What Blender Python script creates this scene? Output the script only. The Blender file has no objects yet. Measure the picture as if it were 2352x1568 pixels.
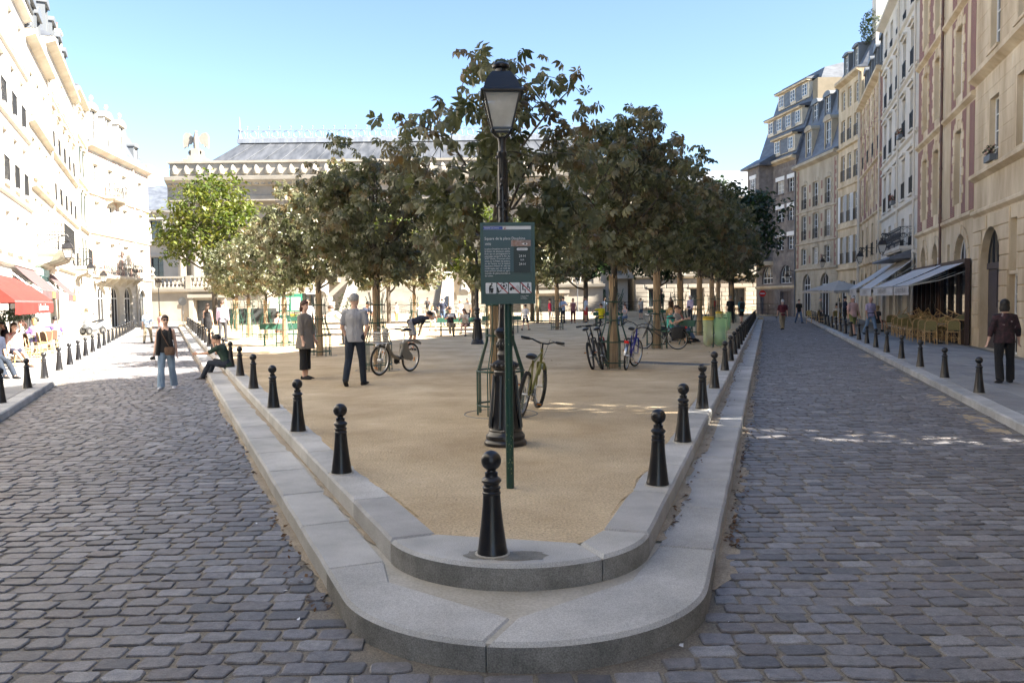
import bpy, bmesh, math, random
import numpy as np
from mathutils import Vector, Matrix
PI = math.pi
scene = bpy.context.scene
COL = scene.collection
rnd = random.Random(11)

# ------------------------------------------------------------------ camera
cam_d = bpy.data.cameras.new('camera')
cam_d.sensor_width = 36.0
cam_d.lens = 36.0 * 1900.0 / 2352.0
cam_d.clip_start = 0.1
cam_d.clip_end = 2000.0
cam = bpy.data.objects.new('camera', cam_d)
COL.objects.link(cam)
PITCH = math.atan(94.0 / 1900.0)
cam.matrix_world = Matrix.Translation((0, 0, 1.9)) @ Matrix.Rotation(PI / 2 - PITCH, 4, 'X') @ Matrix.Rotation(-0.0122, 4, 'Z')
scene.camera = cam

# ------------------------------------------------------------------ light
SUN_AZ = math.radians(18.0)      # how far behind the camera's right hand the sun stands
SUN_EL = math.radians(41.0)
sun_pos = Vector((math.cos(SUN_AZ) * math.cos(SUN_EL), -math.sin(SUN_AZ) * math.cos(SUN_EL), math.sin(SUN_EL)))
world = bpy.data.worlds.new('World')
scene.world = world
world.use_nodes = True
wn = world.node_tree
for n in list(wn.nodes):
    wn.nodes.remove(n)
sky = wn.nodes.new('ShaderNodeTexSky')
sky.sky_type = 'NISHITA'
sky.sun_disc = False
sky.sun_elevation = SUN_EL
sky.sun_rotation = math.atan2(sun_pos.x, sun_pos.y)
sky.air_density = 0.8
sky.dust_density = 0.2
sky.ozone_density = 1.6
bg = wn.nodes.new('ShaderNodeBackground')
bg.inputs['Strength'].default_value = 0.054
wo = wn.nodes.new('ShaderNodeOutputWorld')
wn.links.new(sky.outputs[0], bg.inputs['Color'])
wn.links.new(bg.outputs[0], wo.inputs['Surface'])

sun_d = bpy.data.lights.new('sun', 'SUN')
sun_d.energy = 5.0
sun_d.angle = math.radians(0.6)
sun_d.color = (1.0, 0.93, 0.83)
sun = bpy.data.objects.new('sun', sun_d)
sun.rotation_euler = (-sun_pos).to_track_quat('-Z', 'Y').to_euler()
sun.location = (40, -20, 60)
COL.objects.link(sun)

vs = scene.view_settings
vs.view_transform = 'Standard'
vs.look = 'None'
vs.gamma = 1.0
vs.exposure = 2.72
vs.use_curve_mapping = False
scene.cycles.use_denoising = True
scene.cycles.max_bounces = 7
scene.cycles.diffuse_bounces = 4
scene.cycles.glossy_bounces = 3
scene.cycles.transmission_bounces = 4
scene.cycles.transparent_max_bounces = 6
scene.cycles.sample_clamp_indirect = 6.0

# ------------------------------------------------------------------ materials
MATS = {}
def mat(name, c1, c2=None, scale=4.0, rough=0.8, bump=0.0, bscale=40.0, metal=0.0, spec=0.5, tint=None, detail=5.0, stretch=None, bdist=0.01, c3=None, speck=None):
    """Principled material: two-colour noise over world position, optional bump and per-piece tint attribute."""
    if name in MATS:
        return MATS[name]
    m = bpy.data.materials.new(name)
    m.use_nodes = True
    nt = m.node_tree
    b = nt.nodes['Principled BSDF']
    b.inputs['Roughness'].default_value = rough
    b.inputs['Metallic'].default_value = metal
    b.inputs['Specular IOR Level'].default_value = spec
    src = None
    if c2 is not None or bump:
        geo = nt.nodes.new('ShaderNodeNewGeometry')
        pos = geo.outputs['Position']
        if stretch:
            mp = nt.nodes.new('ShaderNodeMapping')
            mp.inputs['Scale'].default_value = stretch
            nt.links.new(pos, mp.inputs['Vector'])
            pos = mp.outputs[0]
    if c2 is not None:
        nz = nt.nodes.new('ShaderNodeTexNoise')
        nz.inputs['Scale'].default_value = scale
        nz.inputs['Detail'].default_value = detail
        nz.inputs['Roughness'].default_value = 0.62
        nt.links.new(pos, nz.inputs['Vector'])
        cr = nt.nodes.new('ShaderNodeValToRGB')
        cr.color_ramp.elements[0].position = 0.36
        cr.color_ramp.elements[0].color = (*c1, 1)
        cr.color_ramp.elements[1].position = 0.64
        cr.color_ramp.elements[1].color = (*c2, 1)
        if c3 is not None:
            e = cr.color_ramp.elements.new(0.74)
            e.color = (*c3, 1)
        nt.links.new(nz.outputs['Fac'], cr.inputs['Fac'])
        src = cr.outputs['Color']
    if tint:
        at = nt.nodes.new('ShaderNodeAttribute')
        at.attribute_name = 'tint'
        rp = nt.nodes.new('ShaderNodeValToRGB')
        els = rp.color_ramp.elements
        els[0].color = (*tint[0], 1)
        els[1].color = (*tint[-1], 1)
        for k, c in enumerate(tint[1:-1]):
            e = els.new((k + 1) / (len(tint) - 1))
            e.color = (*c, 1)
        nt.links.new(at.outputs['Fac'], rp.inputs['Fac'])
        if src is not None:
            mx = nt.nodes.new('ShaderNodeMixRGB')
            mx.blend_type = 'MULTIPLY'
            mx.inputs['Fac'].default_value = 1.0
            nt.links.new(rp.outputs[0], mx.inputs['Color1'])
            nt.links.new(src, mx.inputs['Color2'])
            src = mx.outputs[0]
        else:
            src = rp.outputs[0]
    if speck and src is not None:
        n3 = nt.nodes.new('ShaderNodeTexNoise')
        n3.inputs['Scale'].default_value = speck[0]
        n3.inputs['Detail'].default_value = 3
        n3.inputs['Roughness'].default_value = 0.75
        nt.links.new(geo.outputs['Position'], n3.inputs['Vector'])
        r3 = nt.nodes.new('ShaderNodeValToRGB')
        r3.color_ramp.elements[0].position = 0.34
        r3.color_ramp.elements[0].color = (speck[1],) * 3 + (1,)
        r3.color_ramp.elements[1].position = 0.66
        r3.color_ramp.elements[1].color = (speck[2],) * 3 + (1,)
        nt.links.new(n3.outputs['Fac'], r3.inputs['Fac'])
        m3 = nt.nodes.new('ShaderNodeMixRGB')
        m3.blend_type = 'MULTIPLY'
        m3.inputs['Fac'].default_value = 1.0
        nt.links.new(src, m3.inputs['Color1'])
        nt.links.new(r3.outputs[0], m3.inputs['Color2'])
        src = m3.outputs[0]
    if src is not None:
        nt.links.new(src, b.inputs['Base Color'])
    else:
        b.inputs['Base Color'].default_value = (*c1, 1)
    if bump:
        n2 = nt.nodes.new('ShaderNodeTexNoise')
        n2.inputs['Scale'].default_value = bscale
        n2.inputs['Detail'].default_value = 6
        nt.links.new(pos, n2.inputs['Vector'])
        bp = nt.nodes.new('ShaderNodeBump')
        bp.inputs['Strength'].default_value = bump
        bp.inputs['Distance'].default_value = bdist
        nt.links.new(n2.outputs['Fac'], bp.inputs['Height'])
        nt.links.new(bp.outputs[0], b.inputs['Normal'])
    MATS[name] = m
    return m

def brick_mat(name, c1, c2, mortar, bw=0.22, bh=0.07, gap=0.012, rough=0.85):
    if name in MATS:
        return MATS[name]
    m = bpy.data.materials.new(name)
    m.use_nodes = True
    nt = m.node_tree
    b = nt.nodes['Principled BSDF']
    b.inputs['Roughness'].default_value = rough
    tc = nt.nodes.new('ShaderNodeTexCoord')
    sp = nt.nodes.new('ShaderNodeSeparateXYZ')
    cb = nt.nodes.new('ShaderNodeCombineXYZ')
    nt.links.new(tc.outputs['Object'], sp.inputs[0])
    nt.links.new(sp.outputs['X'], cb.inputs['X'])
    nt.links.new(sp.outputs['Z'], cb.inputs['Y'])
    bt = nt.nodes.new('ShaderNodeTexBrick')
    bt.inputs['Color1'].default_value = (*c1, 1)
    bt.inputs['Color2'].default_value = (*c2, 1)
    bt.inputs['Mortar'].default_value = (*mortar, 1)
    bt.inputs['Scale'].default_value = 1.0
    bt.inputs['Mortar Size'].default_value = gap
    bt.inputs['Brick Width'].default_value = bw
    bt.inputs['Row Height'].default_value = bh
    nt.links.new(cb.outputs[0], bt.inputs['Vector'])
    nt.links.new(bt.outputs['Color'], b.inputs['Base Color'])
    bp = nt.nodes.new('ShaderNodeBump')
    bp.inputs['Strength'].default_value = 0.5
    bp.inputs['Distance'].default_value = 0.01
    bp.invert = True
    nt.links.new(bt.outputs['Fac'], bp.inputs['Height'])
    nt.links.new(bp.outputs[0], b.inputs['Normal'])
    MATS[name] = m
    return m

def leaf_mat(name, cols, trans=0.25, rough=0.45):
    m = bpy.data.materials.new(name)
    m.use_nodes = True
    nt = m.node_tree
    b = nt.nodes['Principled BSDF']
    b.inputs['Roughness'].default_value = rough
    b.inputs['Specular IOR Level'].default_value = 0.5
    at = nt.nodes.new('ShaderNodeAttribute')
    at.attribute_name = 'tint'
    rp = nt.nodes.new('ShaderNodeValToRGB')
    els = rp.color_ramp.elements
    els[0].color = (*cols[0], 1)
    els[1].color = (*cols[-1], 1)
    for k, c in enumerate(cols[1:-1]):
        e = els.new((k + 1) / (len(cols) - 1))
        e.color = (*c, 1)
    nt.links.new(at.outputs['Fac'], rp.inputs['Fac'])
    nt.links.new(rp.outputs[0], b.inputs['Base Color'])
    tr = nt.nodes.new('ShaderNodeBsdfTranslucent')
    hs = nt.nodes.new('ShaderNodeHueSaturation')
    hs.inputs['Value'].default_value = 1.5
    hs.inputs['Saturation'].default_value = 1.15
    nt.links.new(rp.outputs[0], hs.inputs['Color'])
    nt.links.new(hs.outputs[0], tr.inputs['Color'])
    mx = nt.nodes.new('ShaderNodeMixShader')
    mx.inputs[0].default_value = trans
    nt.links.new(b.outputs[0], mx.inputs[1])
    nt.links.new(tr.outputs[0], mx.inputs[2])
    nt.links.new(mx.outputs[0], nt.nodes['Material Output'].inputs['Surface'])
    MATS[name] = m
    return m

def bag_mat(name, col, alpha):
    m = bpy.data.materials.new(name)
    m.use_nodes = True
    b = m.node_tree.nodes['Principled BSDF']
    b.inputs['Base Color'].default_value = (*col, 1)
    b.inputs['Roughness'].default_value = 0.25
    b.inputs['Alpha'].default_value = alpha
    MATS[name] = m
    return m

CREAM = mat('cream_stone', (0.64, 0.54, 0.39), (0.75, 0.66, 0.50), 0.9, 0.9, 0.15, 25)
TAN = mat('tan_limestone', (0.44, 0.33, 0.20), (0.68, 0.56, 0.385), 0.8, 0.9, 0.25, 22, stretch=(1, 1, 0.35), detail=9, c3=(0.74, 0.66, 0.52))
GTAN = mat('greyed_limestone', (0.34, 0.285, 0.205), (0.47, 0.405, 0.305), 0.9, 0.9, 0.25, 22, stretch=(1, 1, 0.35), detail=9)
LIME = mat('white_limestone', (0.50, 0.455, 0.38), (0.62, 0.575, 0.49), 0.8, 0.9, 0.15, 25, stretch=(1, 1, 0.35))
STONE = mat('pale_stone', (0.55, 0.48, 0.37), (0.66, 0.59, 0.47), 1.3, 0.9, 0.2, 18)
WHITE_W = mat('white_render', (0.60, 0.57, 0.51), (0.68, 0.65, 0.59), 0.6, 0.9, 0.1, 30)
GREYW = mat('grey_render', (0.52, 0.49, 0.43), (0.62, 0.58, 0.51), 0.8, 0.9, 0.1, 30)
PALACE = mat('palace_stone', (0.28, 0.25, 0.205), (0.38, 0.345, 0.285), 0.5, 0.9, 0.1, 20)
PALACE_D = mat('palace_wing_stone', (0.38, 0.36, 0.33), (0.46, 0.44, 0.40), 0.5, 0.9, 0.1, 20)
RUBBLE = mat('rubble_stone', (0.13, 0.11, 0.10), (0.21, 0.18, 0.16), 2.2, 0.92, 0.3, 14)
RUBBLE2 = mat('rubble_block', (0.15, 0.13, 0.118), (0.26, 0.225, 0.195), 1.1, 0.92, 0.3, 14)
BRICK = brick_mat('red_brick', (0.20, 0.07, 0.055), (0.25, 0.10, 0.075), (0.36, 0.28, 0.22), gap=0.008)
PINKB = brick_mat('pink_brick', (0.52, 0.27, 0.20), (0.58, 0.33, 0.25), (0.62, 0.52, 0.42))
SLATE = mat('slate_roof', (0.075, 0.085, 0.105), (0.13, 0.145, 0.17), 1.2, 0.55, 0.3, 9, stretch=(1, 1, 3))
ZINC = mat('zinc_roof', (0.20, 0.22, 0.25), (0.30, 0.32, 0.345), 0.5, 0.45, 0.1, 5, stretch=(4, 4, 0.6))
PZINC = mat('palace_slate', (0.04, 0.044, 0.05), (0.09, 0.095, 0.105), 0.28, 0.5, 0.1, 5, stretch=(4, 1, 0.3))
FRAME = mat('white_paint', (0.78, 0.77, 0.74), rough=0.5)
GLASS = mat('window_glass', (0.035, 0.042, 0.05), rough=0.06, spec=0.8)
GLASSL = mat('lantern_glass', (0.60, 0.59, 0.54), (0.74, 0.73, 0.68), 6, rough=0.2, spec=0.6)
GLASSL.node_tree.nodes['Principled BSDF'].inputs['Alpha'].default_value = 0.62
CURT = mat('net_curtain', (0.40, 0.38, 0.34), rough=0.9)
DARKI = mat('dark_interior', (0.02, 0.018, 0.016), rough=0.9)
IRON = mat('black_iron', (0.018, 0.019, 0.021), rough=0.45)
CASTI = mat('glossy_black_cast_iron', (0.010, 0.0105, 0.013), (0.019, 0.018, 0.019), 3.0, rough=0.28, spec=0.55, bump=0.10, bscale=45, bdist=0.003)
GREENM = mat('dark_green_paint', (0.012, 0.052, 0.038), (0.02, 0.066, 0.048), 7, rough=0.4)
GREENB = mat('bench_green', (0.014, 0.075, 0.045), (0.02, 0.09, 0.055), 5, rough=0.55)
PIPE = mat('rust_brown_pipe', (0.075, 0.045, 0.038), (0.15, 0.075, 0.05), 1.2, rough=0.6)
PIPEC = mat('cream_pipe', (0.55, 0.50, 0.42), rough=0.6)
LEAD = mat('grey_flashing', (0.12, 0.13, 0.14), rough=0.5)
DOORB = mat('dark_door', (0.05, 0.04, 0.045), (0.07, 0.055, 0.06), 3, rough=0.5)
TEAL = mat('teal_shop_paint', (0.28, 0.44, 0.45), rough=0.5)
SHUT = mat('white_shutter', (0.72, 0.72, 0.70), rough=0.6)
GRANITE = mat('granite_kerb', (0.40, 0.395, 0.38), (0.57, 0.56, 0.54), 1.4, 0.85, 0.35, 130, bdist=0.004, tint=[(0.84, 0.84, 0.85), (0.98, 0.98, 0.97), (1.08, 1.08, 1.08)], speck=(150, 0.62, 1.22))
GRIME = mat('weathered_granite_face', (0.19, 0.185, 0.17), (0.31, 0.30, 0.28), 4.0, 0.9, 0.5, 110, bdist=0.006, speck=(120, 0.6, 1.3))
CONC = mat('pale_cement', (0.42, 0.39, 0.33), (0.52, 0.49, 0.43), 3.0, 0.9, 0.2, 60, speck=(50, 0.82, 1.12))
DIRT = mat('sandy_dirt', (0.30, 0.25, 0.185), (0.42, 0.35, 0.26), 3.0, 0.95, 0.5, 90, speck=(70, 0.65, 1.25))
WET = mat('damp_stain', (0.17, 0.155, 0.125), (0.25, 0.235, 0.20), 12, 0.6, 0.3, 130, speck=(150, 0.6, 1.3))
SLAB = mat('pavement_slab', (0.25, 0.25, 0.25), (0.34, 0.335, 0.325), 1.2, 0.85, 0.25, 80, tint=[(0.85, 0.85, 0.87), (1, 1, 1), (1.1, 1.1, 1.08)], speck=(60, 0.8, 1.12))
COBBLE = mat('worn_cobble', (0.74, 0.73, 0.74), (1.08, 1.06, 1.04), 16.0, 0.52, 0.55, 60, spec=0.42, bdist=0.006,
             tint=[(0.12, 0.117, 0.12), (0.17, 0.167, 0.172), (0.22, 0.215, 0.217), (0.165, 0.15, 0.145), (0.195, 0.19, 0.20), (0.30, 0.295, 0.295)], speck=(130, 0.7, 1.25))
JOINT = mat('joint_sand', (0.175, 0.16, 0.14), (0.28, 0.24, 0.18), 0.55, 0.95, 0.6, 120, bdist=0.008, speck=(90, 0.6, 1.3))
GRAVEL = mat('stabilised_sand', (0.45, 0.335, 0.20), (0.63, 0.50, 0.325), 0.9, 0.95, 0.9, 45, bdist=0.015, detail=14, c3=(0.72, 0.60, 0.42), speck=(48, 0.70, 1.2))
ASPH = mat('far_road', (0.16, 0.15, 0.145), (0.22, 0.205, 0.19), 3, 0.9, 0.3, 50)
EARTH = mat('terrain', (0.13, 0.12, 0.11), (0.17, 0.16, 0.15), 1, 0.95)
BARK = mat('tree_bark', (0.055, 0.048, 0.038), (0.12, 0.10, 0.08), 6, 0.95, 0.8, 22, stretch=(1, 1, 0.25))
REED = mat('reed_wrap', (0.28, 0.19, 0.11), (0.48, 0.36, 0.23), 10, 0.85, 0.3, 30, stretch=(6, 6, 0.25))
CHEST = leaf_mat('chestnut_leaf', [(0.038, 0.048, 0.018), (0.072, 0.083, 0.034), (0.108, 0.116, 0.054), (0.165, 0.17, 0.10), (0.13, 0.09, 0.038), (0.27, 0.275, 0.20)], 0.34, 0.36)
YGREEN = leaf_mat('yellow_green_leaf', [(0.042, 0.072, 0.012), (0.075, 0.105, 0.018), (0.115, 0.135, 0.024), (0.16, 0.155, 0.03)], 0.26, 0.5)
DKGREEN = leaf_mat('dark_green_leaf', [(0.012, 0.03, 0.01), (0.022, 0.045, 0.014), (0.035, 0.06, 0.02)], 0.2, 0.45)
SHRUB = leaf_mat('shrub_leaf', [(0.02, 0.045, 0.012), (0.05, 0.085, 0.02), (0.06, 0.03, 0.03), (0.09, 0.12, 0.04)], 0.2, 0.5)
DEADL = leaf_mat('dead_leaf', [(0.10, 0.05, 0.02), (0.16, 0.08, 0.03), (0.07, 0.045, 0.03)], 0.1, 0.7)
REDAW = mat('red_canvas', (0.21, 0.018, 0.012), (0.25, 0.025, 0.016), 2, 0.85)
BRAW = mat('brown_canvas', (0.10, 0.062, 0.062), (0.125, 0.075, 0.075), 2, 0.9)
WHAW = mat('white_canvas', (0.48, 0.47, 0.46), (0.56, 0.55, 0.54), 1.5, 0.85)
PARAS = mat('beige_canvas', (0.42, 0.38, 0.33), (0.47, 0.43, 0.38), 1.5, 0.9)
CANE = mat('honey_cane', (0.45, 0.27, 0.11), (0.64, 0.43, 0.20), 9, 0.5)
WEAVE = mat('olive_weave', (0.19, 0.155, 0.055), (0.30, 0.25, 0.10), 60, 0.7, 0.4, 130)
DWEAVE = mat('dark_weave', (0.06, 0.035, 0.028), (0.16, 0.09, 0.045), 60, 0.7, 0.4, 130)
TABLET = mat('table_top', (0.36, 0.26, 0.17), rough=0.35)
TYRE = mat('tyre_rubber', (0.022, 0.022, 0.022), rough=0.8)
METAL = mat('bright_metal', (0.55, 0.56, 0.57), rough=0.3, metal=0.9)
RIMB = mat('dark_rim', (0.06, 0.06, 0.065), rough=0.4, metal=0.6)
BLACKP = mat('black_plastic', (0.015, 0.015, 0.016), rough=0.45)
ORANGE = mat('orange_reflector', (0.75, 0.25, 0.02), rough=0.3)
REDREF = mat('red_reflector', (0.60, 0.02, 0.015), rough=0.3)
WHITEP = mat('white_print', (0.80, 0.81, 0.82), rough=0.5)

# ------------------------------------------------------------------ helpers
class MB:
    """collects shapes; build() links them as ONE mesh object"""
    def __init__(s):
        s.v = []
        s.f = []
        s.M = None
    def add(s, vs_, fs_):
        o = len(s.v)
        if s.M is not None:
            vs_ = [tuple(s.M @ Vector(p)) for p in vs_]
        s.v.extend(vs_)
        s.f.extend([tuple(i + o for i in f) for f in fs_])
        return s
    def box(s, x0, x1, y0, y1, z0, z1):
        return s.add([(x0, y0, z0), (x1, y0, z0), (x1, y1, z0), (x0, y1, z0), (x0, y0, z1), (x1, y0, z1), (x1, y1, z1), (x0, y1, z1)],
                     [(0, 3, 2, 1), (4, 5, 6, 7), (0, 1, 5, 4), (1, 2, 6, 5), (2, 3, 7, 6), (3, 0, 4, 7)])
    def cbox(s, c, d):
        return s.box(c[0] - d[0] / 2, c[0] + d[0] / 2, c[1] - d[1] / 2, c[1] + d[1] / 2, c[2] - d[2] / 2, c[2] + d[2] / 2)
    def bar(s, a, b, w, h=None):
        """square bar from a to b"""
        return s.tube([a, b], [w / 2 * 1.414] * 2, 4, rot=PI / 4)
    def tube(s, pts, rads, n=8, cap=True, rot=0.0, ell=1.0, ref=None):
        pts = [Vector(p) for p in pts]
        if not isinstance(rads, (list, tuple)):
            rads = [rads] * len(pts)
        m = len(pts)
        vs_ = []
        up = None
        for i, p in enumerate(pts):
            t = (pts[min(i + 1, m - 1)] - pts[max(i - 1, 0)])
            if t.length < 1e-9:
                t = Vector((0, 0, 1))
            t.normalize()
            if up is None:
                r0 = Vector(ref) if ref else (Vector((0, 0, 1)) if abs(t.z) < 0.9 else Vector((1, 0, 0)))
                up = r0
            side = t.cross(up)
            if side.length < 1e-6:
                side = t.cross(Vector((0.3, 0.9, 0.1)))
            side.normalize()
            up = side.cross(t).normalized()
            r = rads[i]
            rx, ry = (r if isinstance(r, (tuple, list)) else (r * ell, r))
            for k in range(n):
                a = 2 * PI * k / n + rot
                vs_.append(tuple(p + side * (math.cos(a) * rx) + up * (math.sin(a) * ry)))
        fs_ = []
        for i in range(m - 1):
            for k in range(n):
                k2 = (k + 1) % n
                fs_.append((i * n + k, i * n + k2, (i + 1) * n + k2, (i + 1) * n + k))
        if cap:
            fs_.append(tuple(range(n - 1, -1, -1)))
            fs_.append(tuple((m - 1) * n + k for k in range(n)))
        return s.add(vs_, fs_)
    def lathe(s, prof, n=24, c=(0, 0, 0), cap=True):
        vs_ = []
        for r, z in prof:
            for k in range(n):
                a = 2 * PI * k / n
                vs_.append((c[0] + r * math.cos(a), c[1] + r * math.sin(a), c[2] + z))
        m = len(prof)
        fs_ = []
        for i in range(m - 1):
            for k in range(n):
                k2 = (k + 1) % n
                fs_.append((i * n + k, i * n + k2, (i + 1) * n + k2, (i + 1) * n + k))
        if cap:
            fs_.append(tuple(range(n - 1, -1, -1)))
            fs_.append(tuple((m - 1) * n + k for k in range(n)))
        return s.add(vs_, fs_)
    def ball(s, c, r, n=12, m=8, sc=(1, 1, 1)):
        prof = []
        vs_ = [(c[0], c[1], c[2] - r * sc[2])]
        for i in range(1, m):
            a = PI * i / m
            for k in range(n):
                b = 2 * PI * k / n
                vs_.append((c[0] + r * sc[0] * math.sin(a) * math.cos(b), c[1] + r * sc[1] * math.sin(a) * math.sin(b), c[2] - r * sc[2] * math.cos(a)))
        vs_.append((c[0], c[1], c[2] + r * sc[2]))
        fs_ = [(0, 1 + (k + 1) % n, 1 + k) for k in range(n)]
        for i in range(m - 2):
            for k in range(n):
                k2 = (k + 1) % n
                fs_.append((1 + i * n + k, 1 + i * n + k2, 1 + (i + 1) * n + k2, 1 + (i + 1) * n + k))
        e = len(vs_) - 1
        fs_ += [(e, 1 + (m - 2) * n + k, 1 + (m - 2) * n + (k + 1) % n) for k in range(n)]
        return s.add(vs_, fs_)
    def torus(s, c, R, r, n=28, m=6, axis='Y', ry=None, a0=0.0, a1=2 * PI):
        full = abs(a1 - a0 - 2 * PI) < 1e-6
        vs_ = []
        nn = n if full else n + 1
        for i in range(nn):
            a = a0 + (a1 - a0) * i / n
            for k in range(m):
                b = 2 * PI * k / m
                q = R + r * math.cos(b)
                h = (ry or r) * math.sin(b)
                if axis == 'Y':
                    p = (q * math.cos(a), h, q * math.sin(a))
                elif axis == 'Z':
                    p = (q * math.cos(a), q * math.sin(a), h)
                else:
                    p = (h, q * math.cos(a), q * math.sin(a))
                vs_.append((c[0] + p[0], c[1] + p[1], c[2] + p[2]))
        fs_ = []
        for i in range(n):
            i2 = (i + 1) % nn
            for k in range(m):
                k2 = (k + 1) % m
                fs_.append((i * m + k, i * m + k2, i2 * m + k2, i2 * m + k))
        return s.add(vs_, fs_)
    def prism(s, poly, y0, y1):
        """polygon in x,z extruded along y"""
        n = len(poly)
        vs_ = [(x, y0, z) for x, z in poly] + [(x, y1, z) for x, z in poly]
        fs_ = [tuple(range(n)), tuple(range(2 * n - 1, n - 1, -1))]
        for i in range(n):
            j = (i + 1) % n
            fs_.append((i, n + i, n + j, j))
        return s.add(vs_, fs_)
    def slabz(s, poly, z0, z1, bevel=0.0):
        """polygon in x,y (counter-clockwise) extruded along z, top edge bevelled inwards"""
        n = len(poly)
        if bevel:
            c = offset_poly(poly, bevel)
            vs_ = [(x, y, z0) for x, y in poly] + [(x, y, z1 - bevel) for x, y in poly] + [(x, y, z1) for x, y in c]
            k = 3
        else:
            vs_ = [(x, y, z0) for x, y in poly] + [(x, y, z1) for x, y in poly]
            k = 2
        fs_ = [tuple(range(n - 1, -1, -1)), tuple((k - 1) * n + i for i in range(n))]
        for q in range(k - 1):
            for i in range(n):
                j = (i + 1) % n
                fs_.append((q * n + i, q * n + j, (q + 1) * n + j, (q + 1) * n + i))
        return s.add(vs_, fs_)
    def extx(s, poly, x0, x1):
        """polygon in y,z extruded along x"""
        n = len(poly)
        vs_ = [(x0, y, z) for y, z in poly] + [(x1, y, z) for y, z in poly]
        fs_ = [tuple(range(n)), tuple(range(2 * n - 1, n - 1, -1))]
        for i in range(n):
            j = (i + 1) % n
            fs_.append((i, n + i, n + j, j))
        return s.add(vs_, fs_)
    def mesh(s, name, m, smooth=False):
        me = bpy.data.meshes.new(name)
        me.from_pydata(s.v, [], s.f)
        if m is not None:
            me.materials.append(m)
        if smooth:
            me.shade_smooth()
            try:
                me.set_sharp_from_angle(angle=math.radians(smooth if smooth is not True else 50))
            except Exception:
                pass
        me.update()
        return me
    def build(s, name, m, parent=None, smooth=False, loc=None, recalc=False):
        me = s.mesh(name, m, smooth)
        if recalc:
            fix_normals(me)
        return obj(name, me, parent, loc)

def fix_normals(me):
    bm = bmesh.new()
    bm.from_mesh(me)
    bmesh.ops.recalc_face_normals(bm, faces=bm.faces)
    bm.to_mesh(me)
    bm.free()

def offset_poly(poly, d):
    n = len(poly)
    out = []
    for i in range(n):
        p0, p1, p2 = poly[i - 1], poly[i], poly[(i + 1) % n]
        a = Vector((p1[0] - p0[0], p1[1] - p0[1])).normalized()
        b = Vector((p2[0] - p1[0], p2[1] - p1[1])).normalized()
        na, nb = Vector((-a.y, a.x)), Vector((-b.y, b.x))
        q = na + nb
        q = q / max(0.35, (1 + na.dot(nb)))
        out.append((p1[0] + q.x * d, p1[1] + q.y * d))
    return out

def obj(name, me, parent=None, loc=None):
    o = bpy.data.objects.new(name, me)
    COL.objects.link(o)
    if parent is not None:
        o.parent = parent
    if loc is not None:
        o.location = loc
    return o

def tag(o, label=None, cat=None, group=None, kind=None):
    if label: o['label'] = label
    if cat: o['category'] = cat
    if group: o['group'] = group
    if kind: o['kind'] = kind
    return o

def thing(name, loc, rz=0.0, label=None, cat=None, group=None):
    o = bpy.data.objects.new(name, None)
    o.empty_display_size = 0.1
    o.location = loc
    o.rotation_euler = (0, 0, rz)
    COL.objects.link(o)
    return tag(o, label, cat, group)

def copy_tree(o, parent=None):
    c = o.copy()
    COL.objects.link(c)
    c.parent = parent
    for ch in o.children:
        copy_tree(ch, c)
    return c

def set_tint(me, vals):
    a = me.attributes.new('tint', 'FLOAT', 'POINT')
    a.data.foreach_set('value', np.asarray(vals, dtype=np.float32))

def text_mesh(s, size, m, ax='CENTER', ay='CENTER', ext=0.0, wide=1.0, space=1.0):
    cu = bpy.data.curves.new('lettering', 'FONT')
    cu.body = s
    cu.size = size
    cu.align_x = ax
    cu.align_y = ay
    cu.extrude = ext
    cu.space_character = space
    cu.resolution_u = 2
    ob = bpy.data.objects.new('lettering', cu)
    me = bpy.data.meshes.new_from_object(ob)
    bpy.data.objects.remove(ob)
    bpy.data.curves.remove(cu)
    me.materials.clear()
    me.materials.append(m)
    if wide != 1.0:
        for v in me.vertices:
            v.co.x *= wide
    return me

ORD = ['first', 'second', 'third', 'fourth', 'fifth', 'sixth', 'seventh', 'eighth', 'ninth', 'tenth', 'eleventh', 'twelfth', 'thirteenth',
       'fourteenth', 'fifteenth', 'sixteenth', 'seventeenth', 'eighteenth', 'nineteenth', 'twentieth', 'twenty-first', 'twenty-second',
       'twenty-third', 'twenty-fourth', 'twenty-fifth', 'twenty-sixth']

# ------------------------------------------------------------------ ground lines (metres; x right, y away, road at z = 0)
TL, TR = 0.4175, 0.3095                  # slopes of the square's two sides
AL, AR = math.atan(TL), math.atan(TR)
APEX = Vector((0.22, 1.87))
BIS = (AR - AL) / 2
BISV = Vector((math.sin(BIS), math.cos(BIS)))
HALF = (AL + AR) / 2
dL = Vector((-math.sin(AL), math.cos(AL)))
dR = Vector((math.sin(AR), math.cos(AR)))
nL = Vector((dL.y, -dL.x))                # towards the square
nR = Vector((-dR.y, dR.x))
LOW_Z, UP_Z, SAND_Z, PAVE_Z = 0.15, 0.30, 0.29, 0.13
END_Y = 66.0

def rounded_front(inset, d):
    """apex of the square inset by `inset`, rounded by a circle whose centre lies `d` along the bisector: arc points left to right"""
    a = APEX + BISV * (inset / math.sin(HALF))
    c = a + BISV * d
    r = d * math.sin(HALF)
    pts = []
    a0 = math.atan2(-nL.y, -nL.x)
    a1 = math.atan2(-nR.y, -nR.x)
    if a0 > 0: a0 -= 2 * PI
    if a1 < a0: a1 += 2 * PI
    for i in range(33):
        t = a0 + (a1 - a0) * i / 32
        pts.append(Vector((c.x + r * math.cos(t), c.y + r * math.sin(t))))
    return pts
LOW_ARC = rounded_front(0.0, 3.457)
UP_ARC = rounded_front(0.43, 2.75)

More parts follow.
